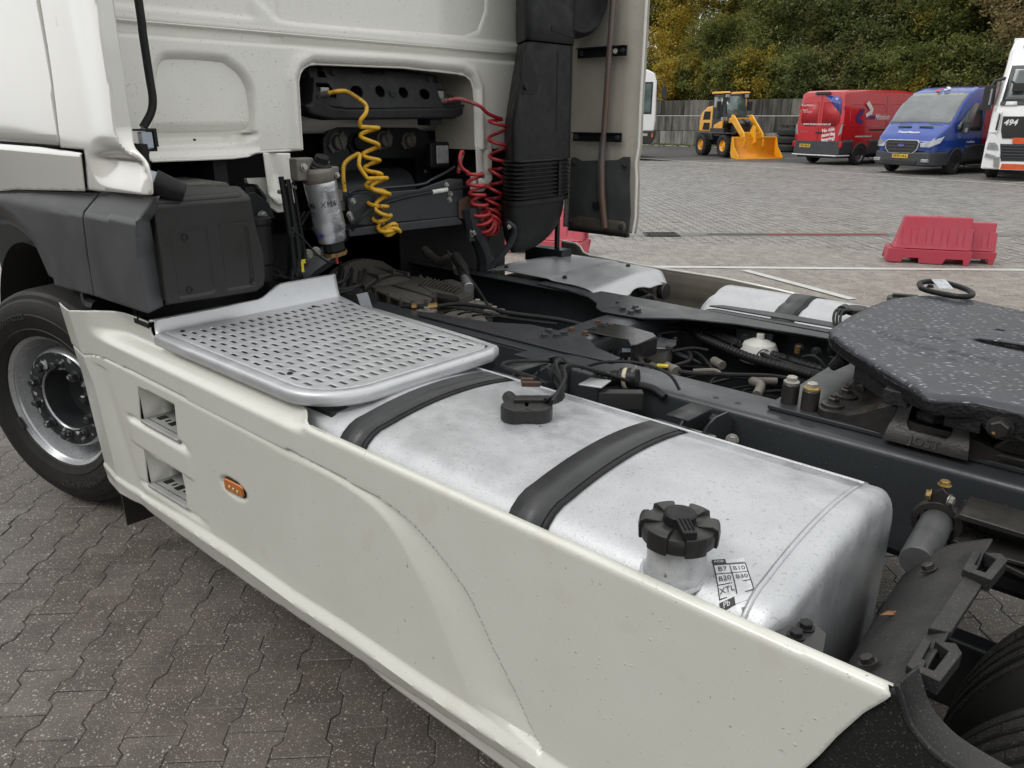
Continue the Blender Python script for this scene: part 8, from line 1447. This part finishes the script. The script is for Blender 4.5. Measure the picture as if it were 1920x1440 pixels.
for s in (-1, 1): mb = MB(); mb.add([(-1.30, s*.527, 1.45), (-.60, s*.527, 1.45), (-.68, s*.527, 2.30), (-1.30, s*.527, 2.30)], [(0, 1, 2, 3)]); mb.build('side_window', mat('tinted glass', (.05, .07, .07), .08, spec=.8), cb_, solid=.005)
for s in (-1, 1): mb = MB(); mb.prism([(-1.45, 2.42), (-.50, 2.42), (-.45, 2.45), (-.55, 2.50), (-1.42, 2.50)], 'y', s*.30, s*.60); mb.build('roof_edge', lo_y, cb_, bevel=.015); mb = MB(); mb.box((-.46, s*.44, 2.33), (.08, .16, .12)); mb.build('roof_lamp', clear_lens, cb_, bevel=.01); mb = MB(); mb.box((-.62, s*.72, 1.95), (.08, .18, .36)); mb.tube([(-.62, s*.52, 2.1), (-.62, s*.72, 2.1)], .02, 6); mb.build('mirror', wet_black, cb_, bevel=.02); mb = MB(); mb.tube([(-.52, s*.50, 1.5), (-.60, s*.50, 2.4)], .022, 6); mb.build('cab_pillar', lo_y if s > 0 else wet_black, cb_)
mb = MB(); mb.bx(-1.42, .58-.9, -.58, -.40, .78, 1.10); mb.bx(-.75, -.35, -.66, .66, .86, .92); mb.bx(-1.2, .50, -.78, -.46, .90, .94); mb.bx(-1.2, .50, .46, .78, .90, .94); mb.build('mudguards', wet_black, wl, bevel=.02)
mb = MB(); mb.prism([(-1.15, 1.08), (-.45, 1.08), (-.42, 1.40), (-.70, 1.35), (-1.10, 1.22)], 'y', -.60, -.535); mb.build('side_cover', lo_y, wl, bevel=.03)
mb = MB(); mb.prism([(-.30, .80), (.35, .80), (.40, 1.30), (.10, 1.45), (-.25, 1.35)], 'y', -.30, .30); mb.build('front_frame', chassis, wl, bevel=.02); mb = MB(); mb.prism([(-.28, 1.30), (-.05, 1.30), (-.02, 1.50), (-.25, 1.50)], 'y', -.42, .42); mb.build('tower_plate', lo_y, wl, bevel=.02)
for s in (-1, 1):
    mb = MB(); mb.prism([(-.10, 1.42), (-.02, 1.62), (.12, 1.60), (.95, .95), (1.08, .62), (1.06, .42), (.90, .42), (.88, .70), (.60, .92)], 'y', s*.42-.035, s*.42+.035); mb.build('lift_arm', lo_y, wl, bevel=.012)
    mb = MB(); mb.cyl((.0, s*.36, .75), (.52, s*.36, 1.02), .05, n=12); mb.cyl((.52, s*.36, 1.02), (.75, s*.38, .95), .028, n=10); mb.build('lift_cylinder', wet_black, wl)
    mb = MB(); mb.tube([(-.2, s*.48, 1.38), (-.15, s*.68, 1.44)], .015, 6); mb.box((-.12, s*.72, 1.46), (.12, .22, .13)); mb.build('work_lamp', clear_lens, wl, bevel=.02)
mb = MB(); mb.bx(.76, .84, -.42, .42, .80, .98); mb.build('arm_crossbar', lo_y, wl, bevel=.02); mb = MB(); mb.prism([(.75, 1.0), (.90, 1.22), (1.0, 1.20), (1.15, .60), (1.02, .50), (.95, .75)], 'y', -.05, .05); mb.build('tilt_lever', lo_y, wl, bevel=.012); mb = MB(); mb.cyl((.05, 0, 1.42), (.60, 0, 1.30), .065, n=12); mb.cyl((.6, 0, 1.30), (.93, 0, 1.18), .03, n=10); mb.build('tilt_cylinder', wet_black, wl)
for k in range(3): mb = MB(); mb.tube(spline([(.05, -.16+.12*k, 1.4), (.25, -.20+.14*k, 1.12), (.42, -.1+.1*k, 1.25), (.3, 0, 1.38)], 6), .014, 6); mb.build('hydraulic_hose', wet_black, wl)
bk = [(1.02, .78), (1.0, .60), (1.02, .25), (1.10, .08), (1.25, .02), (1.62, .015)]; mb = MB(); P = spline([(x, 0, z) for x, z in bk], 5); n = len(P); mb.add([(p.x, -.98, p.z) for p in P]+[(p.x, .98, p.z) for p in P], [(k, k+1, n+k+1, n+k) for k in range(n-1)]); bko = mb.build('bucket', lo_b, wl, solid=.025)
for s in (-1, 1): mb = MB(); mb.prism([(1.0, .80), (1.10, .80), (1.22, .45), (1.50, .20), (1.62, .05), (1.60, .0), (1.10, .02), (1.0, .2)], 'y', s*.98-.012, s*.98+.012); mb.build('bucket_side', lo_y, bko, bevel=.004)
mb = MB(); mb.bx(1.005, 1.045, -.98, .98, .77, .81); mb.build('bucket_lip', lo_y, bko, bevel=.006); mb = MB(); mb.bx(1.56, 1.66, -1.0, 1.0, .004, .03); mb.build('cutting_edge', lo_y, bko, bevel=.004)

# ---- stacks between loader and red van
wood = mat('weathered dark wood', (.075, .065, .05), .8, col2=(.035, .03, .024), nscale=12, stretch=(1, 6, 6), bump=.4)
def bpt(px_, d): return None
c1 = Vector((-11.9, 36.4, 0)); c2 = Vector((-10.55, 36.0, 0))
def pallet(label, p, rz, group='pallets stacked before the wall'):
    t = thing('pallet', label, 'pallet', p, rz, group)
    for k in range(5): mb = MB(); mb.bx(-.6, .6, -.4+k*.19-.05, -.4+k*.19+.05, .122, .144); mb.build('top_board', wood, t)
    for y in (-.37, 0, .37): mb = MB(); mb.bx(-.6, .6, y-.05, y+.05, .0, .022); mb.build('bottom_board', wood, t)
    for x in (-.53, 0, .53):
        for y in (-.37, 0, .37): mb = MB(); mb.bx(x-.07, x+.07, y-.05, y+.05, .022, .122); mb.build('block', wood, t)
    return t
for k in range(5): pallet(('lowest', 'second lowest', 'middle', 'second highest', 'topmost')[k]+' dark wooden pallet of the stack behind the red van tail', (c2.x, c2.y, k*.147), wang+random.uniform(-.04, .04))
def bigtyre(label, p, R=.62, w=.36):
    t = thing('loose_tyre', label, 'tyre', p, 0, 'tyres lying before the wall'); mb = MB(); mb.lathe([(R*.55, .02), (R*.75, 0), (R*.93, .03), (R*.985, w*.15), (R, w*.3), (R*.985, w*.33), (R, w*.36), (R, w*.64), (R*.985, w*.67), (R, w*.7), (R*.985, w*.85), (R*.93, w*.97), (R*.75, w), (R*.55, w*.95)], (0, 0, 0), (0, 0, 1), 48); mb.build('tread', rubber, t, smooth=30); mb = MB(); mb.lathe([(R*.55, w*.95), (R*.53, w*.5), (R*.55, .02)], (0, 0, 0), (0, 0, 1), 32); mb.build('bead', rubber, t); return t
bigtyre('lowest black truck tyre lying flat beside the pallets', (c1.x, c1.y, 0)); bigtyre('middle black truck tyre of the pile behind the bucket', (c1.x, c1.y, .365)); bigtyre('topmost big black tyre of the pile under the brown pallet', (c1.x+.05, c1.y, .73))
pallet('brown pallet lying on top of the tyre pile against the wall', (c1.x+.3, c1.y, 1.10), wang)
# scattered small leaves on the yard
OFF[0] = Vector((0, 0, 0))

# ---- box trailer parked alongside, behind the photographer: only its mirror image shows in the cab door
tl = thing('box_trailer', 'white box trailer parked alongside, mirrored in the glossy cab door', 'trailer', (-2.5, -5.0, 0), 0)
mb = MB(); mb.bx(-5.0, 8.2, -1.25, 1.25, 1.15, 4.0); bxo = mb.build('box', mat('dull white trailer skin', (.42, .42, .40), .35, col2=(.34, .34, .33), nscale=1.5), tl, bevel=.03)
mb = MB(); mb.bx(-4.9, 8.1, -1.0, 1.0, .85, 1.15); mb.build('chassis', chassis, tl)
for k in range(12):
    mb = MB(); mb.bx(-4.9+k*1.09, -4.9+k*1.09+.5, 1.251, 1.254, 1.22, 1.28); mb.build('marking_tape', logo_red, bxo)
mb = MB(); mb.text('TEX', Matrix(((-1, 0, 0, 1.2), (0, 0, 1, 1.256), (0, 1, 0, 2.2), (0, 0, 0, 1))), size=.8); mb.build('lettering', logo_red, bxo)
for x in (-3.6, -2.3, 4.8, 6.1):
    for s in (-1, 1): road_wheel(tl, x, s*1.05, s, .5, .3, rim_silver)
